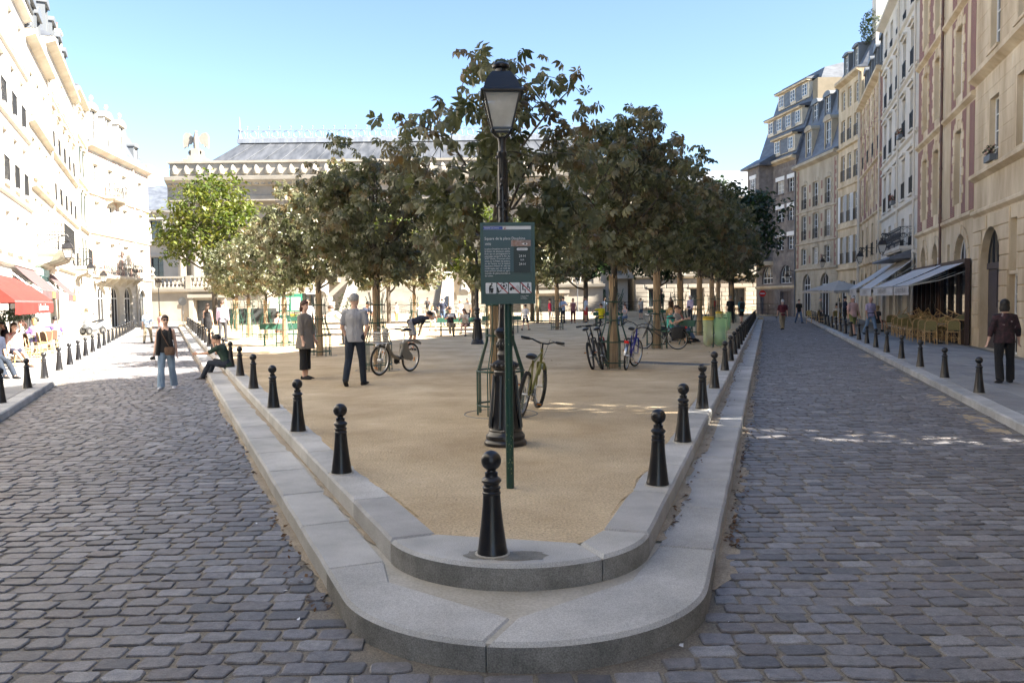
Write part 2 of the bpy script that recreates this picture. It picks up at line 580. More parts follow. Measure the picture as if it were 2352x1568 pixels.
def lineL(Y, off=0.0):                    # point on the left side line, moved `off` into the square
    return 1.0 - TL * Y + off / math.cos(AL)
def lineR(Y, off=0.0):
    return -0.36 + TR * Y - off / math.cos(AR)
def kerbL(Y): return -8.5 - 0.402 * (Y - 13.64)
def kerbR(Y): return 3.54 + 0.3045 * Y
def faceL(Y): return -5.26 - 0.424 * Y
def faceR(Y): return 7.16 + 0.31 * Y

# ------------------------------------------------------------------ terrain and roads
g = MB(); g.add([(-400, -300, -0.12), (400, -300, -0.12), (400, 600, -0.12), (-400, 600, -0.12)], [(0, 1, 2, 3)])
tag(g.build('ground', EARTH), kind='structure')

def road_piece(name, poly):
    m = MB()
    m.add([(x, y, -0.0065) for x, y in poly], [tuple(range(len(poly)))])
    o = m.build(name, JOINT)
    return tag(o, kind='structure')
ys = list(np.linspace(-10, 72, 12))
roadL = road_piece('road_left', [(-0.0, -10), (0.0, 3.0), (0.0, 4.6)] + [(lineL(Y) + 0.25, Y) for Y in (6, 30, 74)] + [(kerbL(Y) - 0.05, Y) for Y in (74, 40, 13.6, -10)])
roadR = road_piece('road_right', [(0.0, 4.6), (0.0, 3.0), (0.0, -10)] + [(kerbR(Y) + 0.05, Y) for Y in (-10, 20, 74)] + [(lineR(Y) - 0.25, Y) for Y in (74, 30, 6)])

def inside_low(x, y, m=0.0):
    """true when the point lies on the square's lower step (grown by m)"""
    if y > 4.9:
        return x > lineL(y) - m * 1.08 and x < lineR(y) + m * 1.05
    c = APEX + BISV * 3.457
    return (x - c.x) ** 2 + (y - c.y) ** 2 < (1.177 + m) ** 2

def cobble_verts(x, y, w, d, r, n=8, ang=0.0, z=0.0, tilt=(0, 0)):
    """worn stone: 12-sided rounded rectangle, two rings and a domed centre"""
    base = []
    cw, cd = w / 2, d / 2
    k = 0.007 + r.random() * 0.02
    outline = [(-cw + k, -cd), (0, -cd), (cw - k, -cd), (cw, -cd + k), (cw, cd - k), (cw - k, cd), (0, cd), (-cw + k, cd), (-cw, cd - k), (-cw, -cd + k)]
    ca, sa = math.cos(ang), math.sin(ang)
    out, inn = [], []
    q = 0.90 + r.random() * 0.045
    hz = 0.002 + r.random() * 0.003
    for px, py in outline:
        px += (r.random() - 0.5) * 0.017
        py += (r.random() - 0.5) * 0.015
        X, Yy = px * ca - py * sa, px * sa + py * ca
        out.append((x + X, y + Yy, z - 0.002 + tilt[0] * px + tilt[1] * py))
        inn.append((x + X * q, y + Yy * q, z + hz + tilt[0] * px * q + tilt[1] * py * q + (r.random() - 0.5) * 0.0016))
    N = len(outline)
    low = [(a[0], a[1], -0.05) for a in out]
    vs_ = low + out + inn + [(x, y, z + hz + 0.0005)]
    fs_ = []
    for i in range(N):
        j = (i + 1) % N
        fs_ += [(i, j, N + j, N + i), (N + i, N + j, 2 * N + j, 2 * N + i), (2 * N + i, 2 * N + j, 3 * N)]
    return vs_, fs_

def lay_cobbles():
    r = random.Random(5)
    rows = {'L': [], 'R': []}
    y = 0.6
    k = 0
    while y < 70:
        pitch = 0.150 + (r.random() - 0.5) * 0.012
        x = kerbL(y) - 0.05 + r.random() * 0.2
        xe = kerbR(y) - 0.02
        while x < xe:
            w = 0.228 + (r.random() - 0.5) * 0.085
            step = w
            if y > 5.0:
                eL, eR = lineL(y) - 0.035, lineR(y) + 0.035
                if x < eL < x + w: w = eL - x
                elif x < eR < x + w: x, w = eR, x + w - eR; step = w
                if w < 0.075:
                    x += step
                    continue
            cx = x + w / 2
            yy = y + 0.05 * math.sin(cx * 0.7 + k * 0.05) + 0.02 * math.sin(cx * 2.3 + y)
            if kerbL(yy) + 0.10 < cx < kerbR(yy) - 0.13 and not inside_low(cx, yy, 0.085 if y <= 5.0 else 0.03):
                near = yy < 30 or abs(cx / max(yy, 1)) < 0.75
                if near:
                    rows['L' if cx < 0.1 else 'R'].append((cx, yy, w, pitch))
            x += step
        y += pitch
        k += 1
    for side, road in (('L', roadL), ('R', roadR)):
        st = rows[side]
        def shown(s_):
            return s_[1] > 4.05 and abs(s_[0] / s_[1]) < 0.63
        order = sorted(range(len(st)), key=lambda i: (0 if shown(st[i]) else 1, st[i][1]))
        single = set(order[:300])
        V, F, T = [], [], []
        me_mat = COBBLE
        for i, (cx, cy, w, d) in enumerate(st):
            gap = 0.014
            t = r.random()
            vs_, fs_ = cobble_verts(0, 0, w - gap - r.random() * 0.014, d - gap - r.random() * 0.016, r, ang=(r.random() - 0.5) * 0.12,
                                    z=(r.random() - 0.4) * 0.008, tilt=((r.random() - 0.5) * 0.035, (r.random() - 0.5) * 0.05))
            if i in single:
                me = bpy.data.meshes.new('cobble')
                me.from_pydata(vs_, [], fs_)
                me.materials.append(me_mat)
                set_tint(me, [t] * len(vs_))
                obj('cobble', me, road, (cx, cy, 0))
            else:
                o = len(V)
                V += [(a + cx, b + cy, c) for a, b, c in vs_]
                F += [tuple(q + o for q in f) for f in fs_]
                T += [t] * len(vs_)
        me = bpy.data.meshes.new('cobbles')
        me.from_pydata(V, [], F)
        me.materials.append(me_mat)
        set_tint(me, T)
        tag(obj('cobbles', me, road), kind='stuff')
lay_cobbles()

# ------------------------------------------------------------------ the square: two granite steps and the sand court
def stone_mesh(L, W, H, bev, name, m, tval):
    b = MB()
    b.slabz([(0, 0), (L * .33, -.003), (L * .7, .002), (L, 0), (L, W), (0, W)], -H, 0, bev)
    me = b.mesh(name, m, smooth=35)
    set_tint(me, [tval] * len(me.vertices))
    return me
def stone_row(parent, start, d, n, length, L, W, z, H, name='kerb_stone'):
    """row of kerb stones from start along d, stones extend W to the side n"""
    ang = math.atan2(d.y, d.x)
    flip = (Vector((-d.y, d.x)).dot(n) < 0)
    pool = [stone_mesh(L - 0.005, W, H, 0.02, name, GRANITE, t) for t in (0.1, 0.35, 0.5, 0.65, 0.9)]
    s_ = 0.0
    while s_ < length:
        o = obj(name, rnd.choice(pool), parent)
        p = start + d * s_ + n * (rnd.random() * 0.004)
        if flip:
            p = p + d * (L - 0.005)
            o.rotation_euler = (0, 0, ang + PI)
        else:
            o.rotation_euler = (0, 0, ang)
        o.location = (p.x, p.y, z - rnd.random() * 0.004)
        s_ += L
    return s_

low_step = MB()
lowpoly = [(-28.0, 70.0), ] + [(p.x, p.y) for p in LOW_ARC] + [(21.3, 70.0)]
lowpoly[0] = (lineL(70), 70); lowpoly[-1] = (lineR(70), 70)
low_step.slabz([(x, y) for x, y in offset_poly(lowpoly, 0.02)], -0.05, LOW_Z - 0.012)
lower_step = tag(low_step.build('lower_step', CONC), kind='structure')
fix_normals(lower_step.data)
up_in = [(lineL(69, .45), 69)] + [(p.x, p.y) for p in offset_poly([tuple(q) for q in UP_ARC], 0.0) and UP_ARC] + [(lineR(69, .45), 69)]
um = MB(); um.slabz(offset_poly([(p[0], p[1]) for p in [(lineL(69, .43), 69)] + [tuple(q) for q in UP_ARC] + [(lineR(69, .43), 69)]], 0.02), 0.0, UP_Z - 0.02)
upper_step = tag(um.build('upper_step', CONC), kind='structure')
fix_normals(upper_step.data)

# straight runs
tanL, tanR = LOW_ARC[0], LOW_ARC[-1]
stone_row(lower_step, tanL + dL * 0.55, dL, nL, 66, 1.15, 0.40, LOW_Z, 0.2)
stone_row(lower_step, tanR + dR * 0.75, dR, nR, 66, 1.15, 0.40, LOW_Z, 0.2)
utL, utR = UP_ARC[0], UP_ARC[-1]
stone_row(upper_step, utL + dL * 0.02, dL, nL, 64, 1.2, 0.33, UP_Z, 0.2)
stone_row(upper_step, utR + dR * 0.02, dR, nR, 64, 1.2, 0.33, UP_Z, 0.2)
# rounded nose stones
def nose_stone(parent, arc, inner, z, tval):
    poly = [(p[0], p[1]) for p in arc] + inner
    m = MB()
    m.slabz(poly, z - 0.2, z, 0.022)
    me = m.mesh('kerb_stone', GRANITE, smooth=35)
    fix_normals(me)
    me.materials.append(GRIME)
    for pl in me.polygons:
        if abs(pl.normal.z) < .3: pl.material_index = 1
    set_tint(me, [tval] * len(me.vertices))
    return obj('kerb_stone', me, parent)
mid = 14
sL = tanL + dL * 0.543
sR = tanR + dR * 0.743
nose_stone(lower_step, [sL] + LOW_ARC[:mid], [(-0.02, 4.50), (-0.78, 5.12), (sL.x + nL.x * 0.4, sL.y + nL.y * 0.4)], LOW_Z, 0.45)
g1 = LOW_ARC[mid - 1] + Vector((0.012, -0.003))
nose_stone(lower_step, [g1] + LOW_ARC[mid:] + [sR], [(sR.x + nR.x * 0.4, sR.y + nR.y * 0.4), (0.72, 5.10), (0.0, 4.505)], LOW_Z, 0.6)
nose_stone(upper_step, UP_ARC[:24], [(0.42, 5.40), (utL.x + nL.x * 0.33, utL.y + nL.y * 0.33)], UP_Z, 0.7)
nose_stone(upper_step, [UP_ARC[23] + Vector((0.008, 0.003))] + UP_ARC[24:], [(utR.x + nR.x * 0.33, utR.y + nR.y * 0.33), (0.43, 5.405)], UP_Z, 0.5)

# damp dark stain round the front bollard
r_ = random.Random(9)
for cx_, cy_, rx_, ry_ in ((0.02, 5.12, 0.20, 0.105), (-.17, 5.15, .15, .10)):
    ms = MB()
    ring_ = [(cx_ + rx_ * (0.85 + .3 * r_.random()) * math.cos(2 * PI * k / 26), cy_ + ry_ * (0.85 + .3 * r_.random()) * math.sin(2 * PI * k / 26)) for k in range(26)]
    ms.add([(x, y, UP_Z + (0.0015 if cx_ > 0 else .0022)) for x, y in ring_], [tuple(range(26))])
    ms.build('damp_stain', WET, upper_step)
# sand court
inn = [(lineL(y, .43 + .30), y) for y in np.linspace(66, 5.9, 40)] + [(-0.56, 5.62), (0.40, 5.36), (0.62, 5.66)] + [(lineR(y, .43 + .30), y) for y in np.linspace(6.0, 66, 40)]
bmg = bmesh.new()
vsg = [bmg.verts.new((x, y, SAND_Z)) for x, y in inn]
bmg.faces.new(vsg)
me = bpy.data.meshes.new('sand_court'); bmg.to_mesh(me); bmg.free()
me.materials.append(GRAVEL)
fix_normals(me)
if me.polygons[0].normal.z < 0: me.flip_normals()
court = tag(obj('sand_court', me), kind='structure')
# loose grit scattered on the sand (nobody could count it)
_g = np.random.RandomState(6)
_V, _F = [], []
for _k in range(1500):
    _y = 5.6 + 16 * _g.rand() ** 1.5
    _x = _g.uniform(lineL(_y, .8), lineR(_y, .8))
    _s = _g.uniform(.002, .0055)
    _o = len(_V)
    _V += [(_x - _s, _y, SAND_Z), (_x, _y - _s, SAND_Z), (_x + _s * 1.2, _y, SAND_Z), (_x, _y + _s, SAND_Z), (_x, _y, SAND_Z + _s)]
    _F += [(_o, _o + 1, _o + 4), (_o + 1, _o + 2, _o + 4), (_o + 2, _o + 3, _o + 4), (_o + 3, _o, _o + 4)]
_me = bpy.data.meshes.new('grit'); _me.from_pydata(_V, [], _F); _me.materials.append(DIRT)
tag(obj('grit', _me), kind='stuff')
# drifts of blown sand on the cobbles beside the right pavement and around the nose (thin real patches)
def sand_drift(cx, cy, lx, ly, ang, seed):
    r = random.Random(seed)
    n = 26
    m = MB()
    ring = []
    for i in range(n):
        a = 2 * PI * i / n
        q = 0.75 + 0.35 * r.random()
        x, y = math.cos(a) * lx * q, math.sin(a) * ly * q
        ring.append((cx + x * math.cos(ang) - y * math.sin(ang), cy + x * math.sin(ang) + y * math.cos(ang)))
    vs_ = [(x, y, -0.011) for x, y in ring] + [(cx + (x - cx) * .6, cy + (y - cy) * .6, 0.0022) for x, y in ring] + [(cx, cy, 0.0032)]
    fs_ = []
    for i in range(n):
        j = (i + 1) % n
        fs_ += [(i, j, n + j, n + i), (n + i, n + j, 2 * n)]
    m.add(vs_, fs_)
    o = m.build('sand_drift', GRAVEL, None, True)
    tag(o, kind='stuff')
    return o
dr = math.atan2(dR.y, dR.x)
for k, Y in enumerate((12.2, 15.0, 18.4, 22.0, 26.5)):
    sand_drift(kerbR(Y) - 0.32, Y, 1.6, 0.26, dr, k)

# sand spilling over the kerb edge and lying in the corner of the step
def spill(f, y0, y1, z, w0, w1, side, seed, m):
    r = random.Random(seed)
    V, F = [], []
    y = y0
    a = 0.0
    while y < y1:
        a = min(w1, max(w0 if y > y0 + .4 else 0.0, a + r.uniform(-.35, .4) * w1))
        x = f(y)
        V += [(x - side * .006, y, z), (x + side * a * .6, y, z + .0012), (x + side * a, y, z - .004)]
        y += .05 + y * .006
    for i in range(len(V) // 3 - 1):
        for j in range(2):
            q = i * 3 + j
            F.append((q, q + 1, q + 4, q + 3))
    me = bpy.data.meshes.new('sand_spill'); me.from_pydata(V, [], F); me.materials.append(m)
    fix_normals(me)
    tag(obj('sand_spill', me), kind='stuff')
spill(lambda y: lineL(y, .425), 5.9, 40, LOW_Z + .002, .01, .08, -1, 1, DIRT)
spill(lambda y: lineR(y, .425), 5.9, 40, LOW_Z + .002, .01, .12, 1, 2, DIRT)
spill(lambda y: lineL(y, .77), 6.1, 40, UP_Z + .0015, .0, .07, -1, 3, GRAVEL)
spill(lambda y: lineR(y, .77), 6.1, 40, UP_Z + .0015, .0, .07, 1, 4, GRAVEL)
spill(lambda y: lineR(y, -.0), 5.3, 50, .006, .04, .16, 1, 5, DIRT)
spill(lambda y: lineL(y, -.0), 5.3, 50, .006, .02, .10, -1, 6, DIRT)

# ------------------------------------------------------------------ pavements along the houses
def pavement(name, pts_kerb, pts_face, parent=None):
    m = MB()
    poly = pts_kerb + pts_face[::-1]
    m.slabz(poly, -0.05, PAVE_Z - 0.012)
    o = m.build(name, JOINT)
    fix_normals(o.data)
    return tag(o, kind='structure')
paveL = pavement('pavement_left', [(kerbL(y) - 0.01, y) for y in (-9, 62, 74)], [(faceL(y) - 0.4, y) for y in (-9, 62, 74)])
paveR = pavement('pavement_right', [(kerbR(y) + 0.01, y) for y in (-9, 62, 74)], [(faceR(y) + 0.4, y) for y in (-9, 62, 74)])
kdL = Vector((-0.402, 1)).normalized(); kdR = Vector((0.3045, 1)).normalized()
stone_row(paveL, Vector((kerbL(1.0), 1.0)), kdL, Vector((-kdL.y, kdL.x)), 67, 1.1, 0.30, PAVE_Z, 0.18)
stone_row(paveR, Vector((kerbR(1.0), 1.0)), kdR, Vector((kdR.y, -kdR.x)), 70, 1.1, 0.30, PAVE_Z, 0.18)
def slabs(parent, kf, ff, d, n, y0, y1, sgn):
    pool = [stone_mesh(0.893, 0.593, 0.05, 0.006, 'paving_slab', SLAB, t) for t in (0.05, 0.3, 0.5, 0.7, 0.95)]
    ang = math.atan2(d.y, d.x)
    s0 = Vector((kf(y0), y0))
    cnt = 0
    row = 0
    while row < 7:
        s_ = (row % 2) * 0.45
        while s_ < (y1 - y0) / d.y:
            p = s0 + d * s_ + n * (0.31 + row * 0.6)
            e = p + n * 0.6
            if (sgn * (ff(e.y) - e.x) > 0.02):
                o = obj('paving_slab', rnd.choice(pool), parent)
                if sgn > 0:
                    q = p + d * 0.893
                    o.rotation_euler = (0, 0, ang + PI)
                    o.location = (q.x, q.y, PAVE_Z - 0.004 - rnd.random() * 0.003)
                else:
                    o.rotation_euler = (0, 0, ang)
                    o.location = (p.x, p.y, PAVE_Z - 0.004 - rnd.random() * 0.003)
                cnt += 1
            s_ += 0.9
        row += 1
slabs(paveR, kerbR, faceR, kdR, Vector((kdR.y, -kdR.x)), 5.0, 40, 1)
slabs(paveL, kerbL, faceL, kdL, Vector((-kdL.y, kdL.x)), 8.0, 44, -1)
# cross street and forecourt of the palace
m = MB(); m.add([(-60, 70.2, 0.0), (60, 70.2, 0.0), (60, 84, 0.0), (-60, 84, 0.0)], [(0, 1, 2, 3)])
tag(m.build('cross_road', ASPH), kind='structure')
m = MB(); m.box(-60, 60, 84, 100, -0.1, 0.13)
tag(m.build('forecourt', GRAVEL), kind='structure')
m = MB(); m.box(lineL(66, .0), lineR(66, .0), 66, 70.1, 0.0, 0.298)
tag(m.build('far_terrace', GRAVEL), kind='structure')

# ------------------------------------------------------------------ houses
def wall_holes(mb, L, z0, z1, ops, depth=0.3, y=0.0):
    """wall plane with real openings (x0, x1, za, zb, arched) and their reveals"""
    xs = sorted({0.0, L} | {a for o in ops for a in o[:2]})
    zs = sorted({z0, z1} | {a for o in ops for a in o[2:4]})
    for i in range(len(xs) - 1):
        for j in range(len(zs) - 1):
            cx, cz = (xs[i] + xs[i + 1]) / 2, (zs[j] + zs[j + 1]) / 2
            if any(o[0] < cx < o[1] and o[2] < cz < o[3] for o in ops):
                continue
            mb.add([(xs[i], y, zs[j]), (xs[i + 1], y, zs[j]), (xs[i + 1], y, zs[j + 1]), (xs[i], y, zs[j + 1])], [(0, 1, 2, 3)])
    for x0, x1, za, zb, arch in ops:
        if arch:
            r = (x1 - x0) / 2
            zsprg = zb - r
            xm = (x0 + x1) / 2
            arc = [(xm - r * math.cos(PI * k / 16), zsprg + r * math.sin(PI * k / 16)) for k in range(17)]
            for k in range(8):
                mb.add([(x0, y, zb), (*arc[k][:1], y, arc[k][1]), (arc[k + 1][0], y, arc[k + 1][1])], [(0, 1, 2)])
                a, b = arc[8 + k], arc[9 + k]
                mb.add([(x1, y, zb), (a[0], y, a[1]), (b[0], y, b[1])], [(0, 1, 2)])
            path = [(x0, za)] + arc + [(x1, za)]
        else:
            path = [(x0, za), (x0, zb), (x1, zb), (x1, za)]
        for a, b in zip(path[:-1], path[1:]):
            if abs(a[0] - b[0]) + abs(a[1] - b[1]) < 1e-6:
                continue
            mb.add([(a[0], y, a[1]), (b[0], y, b[1]), (b[0], y + depth, b[1]), (a[0], y + depth, a[1])], [(0, 1, 2, 3)])
        mb.add([(x0, y, za), (x1, y, za), (x1, y + depth, za), (x0, y + depth, za)], [(0, 1, 2, 3)])

WCACHE = {}
def window_meshes(w, h, arch=False, bars=3, fm=None, dark=False, curtain=False):
    key = (round(w, 3), round(h, 3), arch, bars, fm.name if fm else '', dark, curtain)
    if key in WCACHE:
        return WCACHE[key]
    f = MB()
    t = 0.055
    y0, y1 = 0.17, 0.23
    if not arch:
        f.box(0, t, y0, y1, 0, h); f.box(w - t, w, y0, y1, 0, h)
        f.box(t, w - t, y0, y1, 0, t); f.box(t, w - t, y0, y1, h - t, h)
        if w > 0.7:
            f.box(w / 2 - .035, w / 2 + .035, y0 - .012, y1, t, h - t)
        for k in range(1, bars + 1):
            z = h * k / (bars + 1)
            if w > 0.7:
                f.box(t, w / 2 - .035, y0 + .01, y1 - .002, z - .018, z + .018)
                f.box(w / 2 + .035, w - t, y0 + .01, y1 - .002, z - .018, z + .018)
            else:
                f.box(t, w - t, y0 + .01, y1 - .002, z - .018, z + .018)
        p = MB()
        p.add([(0.02, .205, .02), (w - .02, .205, .02), (w - .02, .205, h - .02), (.02, .205, h - .02)], [(0, 1, 2, 3)])
    else:
        r = w / 2
        zs = h - r
        f.box(0, t, y0, y1, 0, zs); f.box(w - t, w, y0, y1, 0, zs); f.box(t, w - t, y0, y1, 0, t)
        f.torus((r, (y0 + y1) / 2, zs), r - t / 2, t / 2, 20, 4, 'Y', a0=0, a1=PI)
        f.box(t, w - t, y0 - .01, y1, zs - .04, zs + .04)
        n = max(2, int(w / 0.6))
        for k in range(1, n):
            x = w * k / n
            f.box(x - .025, x + .025, y0, y1 - .002, t, zs + math.sqrt(max(0, r * r - (x - r) ** 2)) - .02)
        p = MB()
        arc = [(r - (r - .01) * math.cos(PI * k / 16), zs + (r - .01) * math.sin(PI * k / 16)) for k in range(17)]
        pts = [(.01, .01)] + arc + [(w - .01, .01)]
        p.add([(a, .205, b) for a, b in pts], [tuple(range(len(pts)))])
    fr = f.mesh('window', fm or FRAME)
    pa = p.mesh('pane', DARKI if dark else (CURT if curtain else GLASS))
    WCACHE[key] = (fr, pa)
    return WCACHE[key]

RCACHE = {}
def railing_mesh(w, h=0.95, style='bars'):
    key = (round(w, 2), h, style)
    if key in RCACHE:
        return RCACHE[key]
    m = MB()
    m.box(0, w, -0.03, 0.012, h - .03, h)
    m.box(0, w, -0.022, 0.004, 0.06, 0.085)
    m.box(0, .025, -.02, .005, 0, h); m.box(w - .025, w, -.02, .005, 0, h)
    if style == 'bars':
        n = max(3, int(w / 0.12))
        for k in range(1, n):
            x = w * k / n
            m.box(x - .008, x + .008, -.016, 0, .085, h - .03)
    else:
        n = max(2, int(w / 0.42))
        for k in range(n):
            x = w * (k + .5) / n
            hw = w / n / 2
            m.torus((x, -.01, h * .55), min(hw * .8, h * .3), .014, 14, 4, 'Y')
            m.torus((x, -.01, h * .55), min(hw * .4, h * .16), .012, 10, 4, 'Y')
            m.tube([(x - hw, -.01, .09), (x, -.01, h * .3), (x + hw, -.01, .09)], .011, 4)
            m.tube([(x - hw, -.01, h - .04), (x, -.01, h * .82), (x + hw, -.01, h - .04)], .011, 4)
            m.box(x + hw - .01, x + hw + .01, -.018, .002, .085, h - .03)
    RCACHE[key] = m.mesh('railing', IRON)
    return RCACHE[key]

def unit_block(name, m, ch=0.06):
    """unit block x,z 0..1, y 0..-1 with chamfered front"""
    b = MB()
    c = ch
    v = [(0, 0, 0), (1, 0, 0), (1, 0, 1), (0, 0, 1), (0, -.6, 0), (1, -.6, 0), (1, -.6, 1), (0, -.6, 1), (c, -1, c), (1 - c, -1, c), (1 - c, -1, 1 - c), (c, -1, 1 - c)]
    b.add(v, [(0, 1, 5, 4), (1, 2, 6, 5), (2, 3, 7, 6), (3, 0, 4, 7), (4, 5, 9, 8), (5, 6, 10, 9), (6, 7, 11, 10), (7, 4, 8, 11), (8, 9, 10, 11)])
    return b.mesh(name, m)
UB = {}
def ub(name, m):
    k = (name, m.name)
    if k not in UB:
        UB[k] = unit_block(name, m)
    return UB[k]
def block(parent, name, m, x0, x1, z0, z1, proud, y=0.0):
    o = obj(name, ub(name, m), parent, (x0, y, z0))
    o.scale = (x1 - x0, proud, z1 - z0)
    return o

def courses(parent, m, x0, x1, z0, z1, ch, bl, ops, proud=0.03, gap=0.018, name='stone_block', margin=0.02, seed=1, y=0.0):
    r = random.Random(seed)
    n = max(1, round((z1 - z0) / ch))
    h = (z1 - z0) / n
    for k in range(n):
        za, zb = z0 + k * h, z0 + (k + 1) * h
        zc = (za + zb) / 2
        free = [(x0, x1)]
        for o in ops:
            if o[2] < zb - .02 and o[3] > za + .02:
                a, b = o[0], o[1]
                if o[4]:
                    rr = (b - a) / 2
                    zs = o[3] - rr
                    if za > zs:
                        dz = min(rr, max(0, za - zs))
                        hw = math.sqrt(max(0, rr * rr - dz * dz))
                        a, b = (a + b) / 2 - hw, (a + b) / 2 + hw
                a -= margin; b += margin
                nf = []
                for p, q in free:
                    if b <= p or a >= q:
                        nf.append((p, q))
                    else:
                        if a > p: nf.append((p, a))
                        if b < q: nf.append((b, q))
                free = nf
        for p, q in free:
            if q - p < .08:
                continue
            c = max(1, round((q - p) / bl))
            w = (q - p) / c
            off = 0.0
            cuts = [p] + [p + w * (i + 1) + (0 if i == c - 1 else (0.5 * w * 0.5 if k % 2 else -0.12 * w)) for i in range(c)]
            for i in range(c):
                if cuts[i + 1] - cuts[i] > .06:
                    block(parent, name, m, cuts[i] + gap / 2, cuts[i + 1] - gap / 2, za + gap / 2, zb - gap / 2, proud, y)

def face_matrix(P0, P1):
    d = Vector((P1[0] - P0[0], P1[1] - P0[1], 0))
    L = d.length
    a = math.atan2(d.y, d.x)
    return L, a

def dormer(root, x, y, z, w, h, style, m, fm=FRAME, depth=1.6):
    """dormer window standing on the roof slope; front at y"""
    t = .16
    b = MB()
    b.box(x - w / 2 - t, x - w / 2, y, y + depth, z, z + h)
    b.box(x + w / 2, x + w / 2 + t, y, y + depth, z, z + h)
    b.box(x - w / 2, x + w / 2, y, y + .2, z, z + .18)
    d = b.build('dormer', m, root)
    r = MB()
    W = w / 2 + t + .08
    if style == 'arch':
        n = 12
        top = [(x - W * math.cos(PI * k / n), z + h + .34 * w * math.sin(PI * k / n)) for k in range(n + 1)]
        poly = top + [(x + W, z + h - .06), (x - W, z + h - .06)]
        r.prism(poly, y - .10, y + depth)
    else:
        r.prism([(x - W, z + h - .04), (x + W, z + h - .04), (x + W, z + h + .10), (x, z + h + (.22 if style == 'flat' else .55)), (x - W, z + h + .10)], y - .12, y + depth)
    rr = r.build('dormer_roof', LEAD if m not in (STONE, CREAM, WHITE_W, TAN, LIME, GTAN) else m, d, recalc=True)
    fr, pa = window_meshes(w - .02, h - .24, False, 2, fm)
    o = obj('window', fr, d, (x - w / 2 + .01, y - .05, z + .19))
    o = obj('pane', pa, d, (x - w / 2 + .01, y - .05, z + .19))
    return d

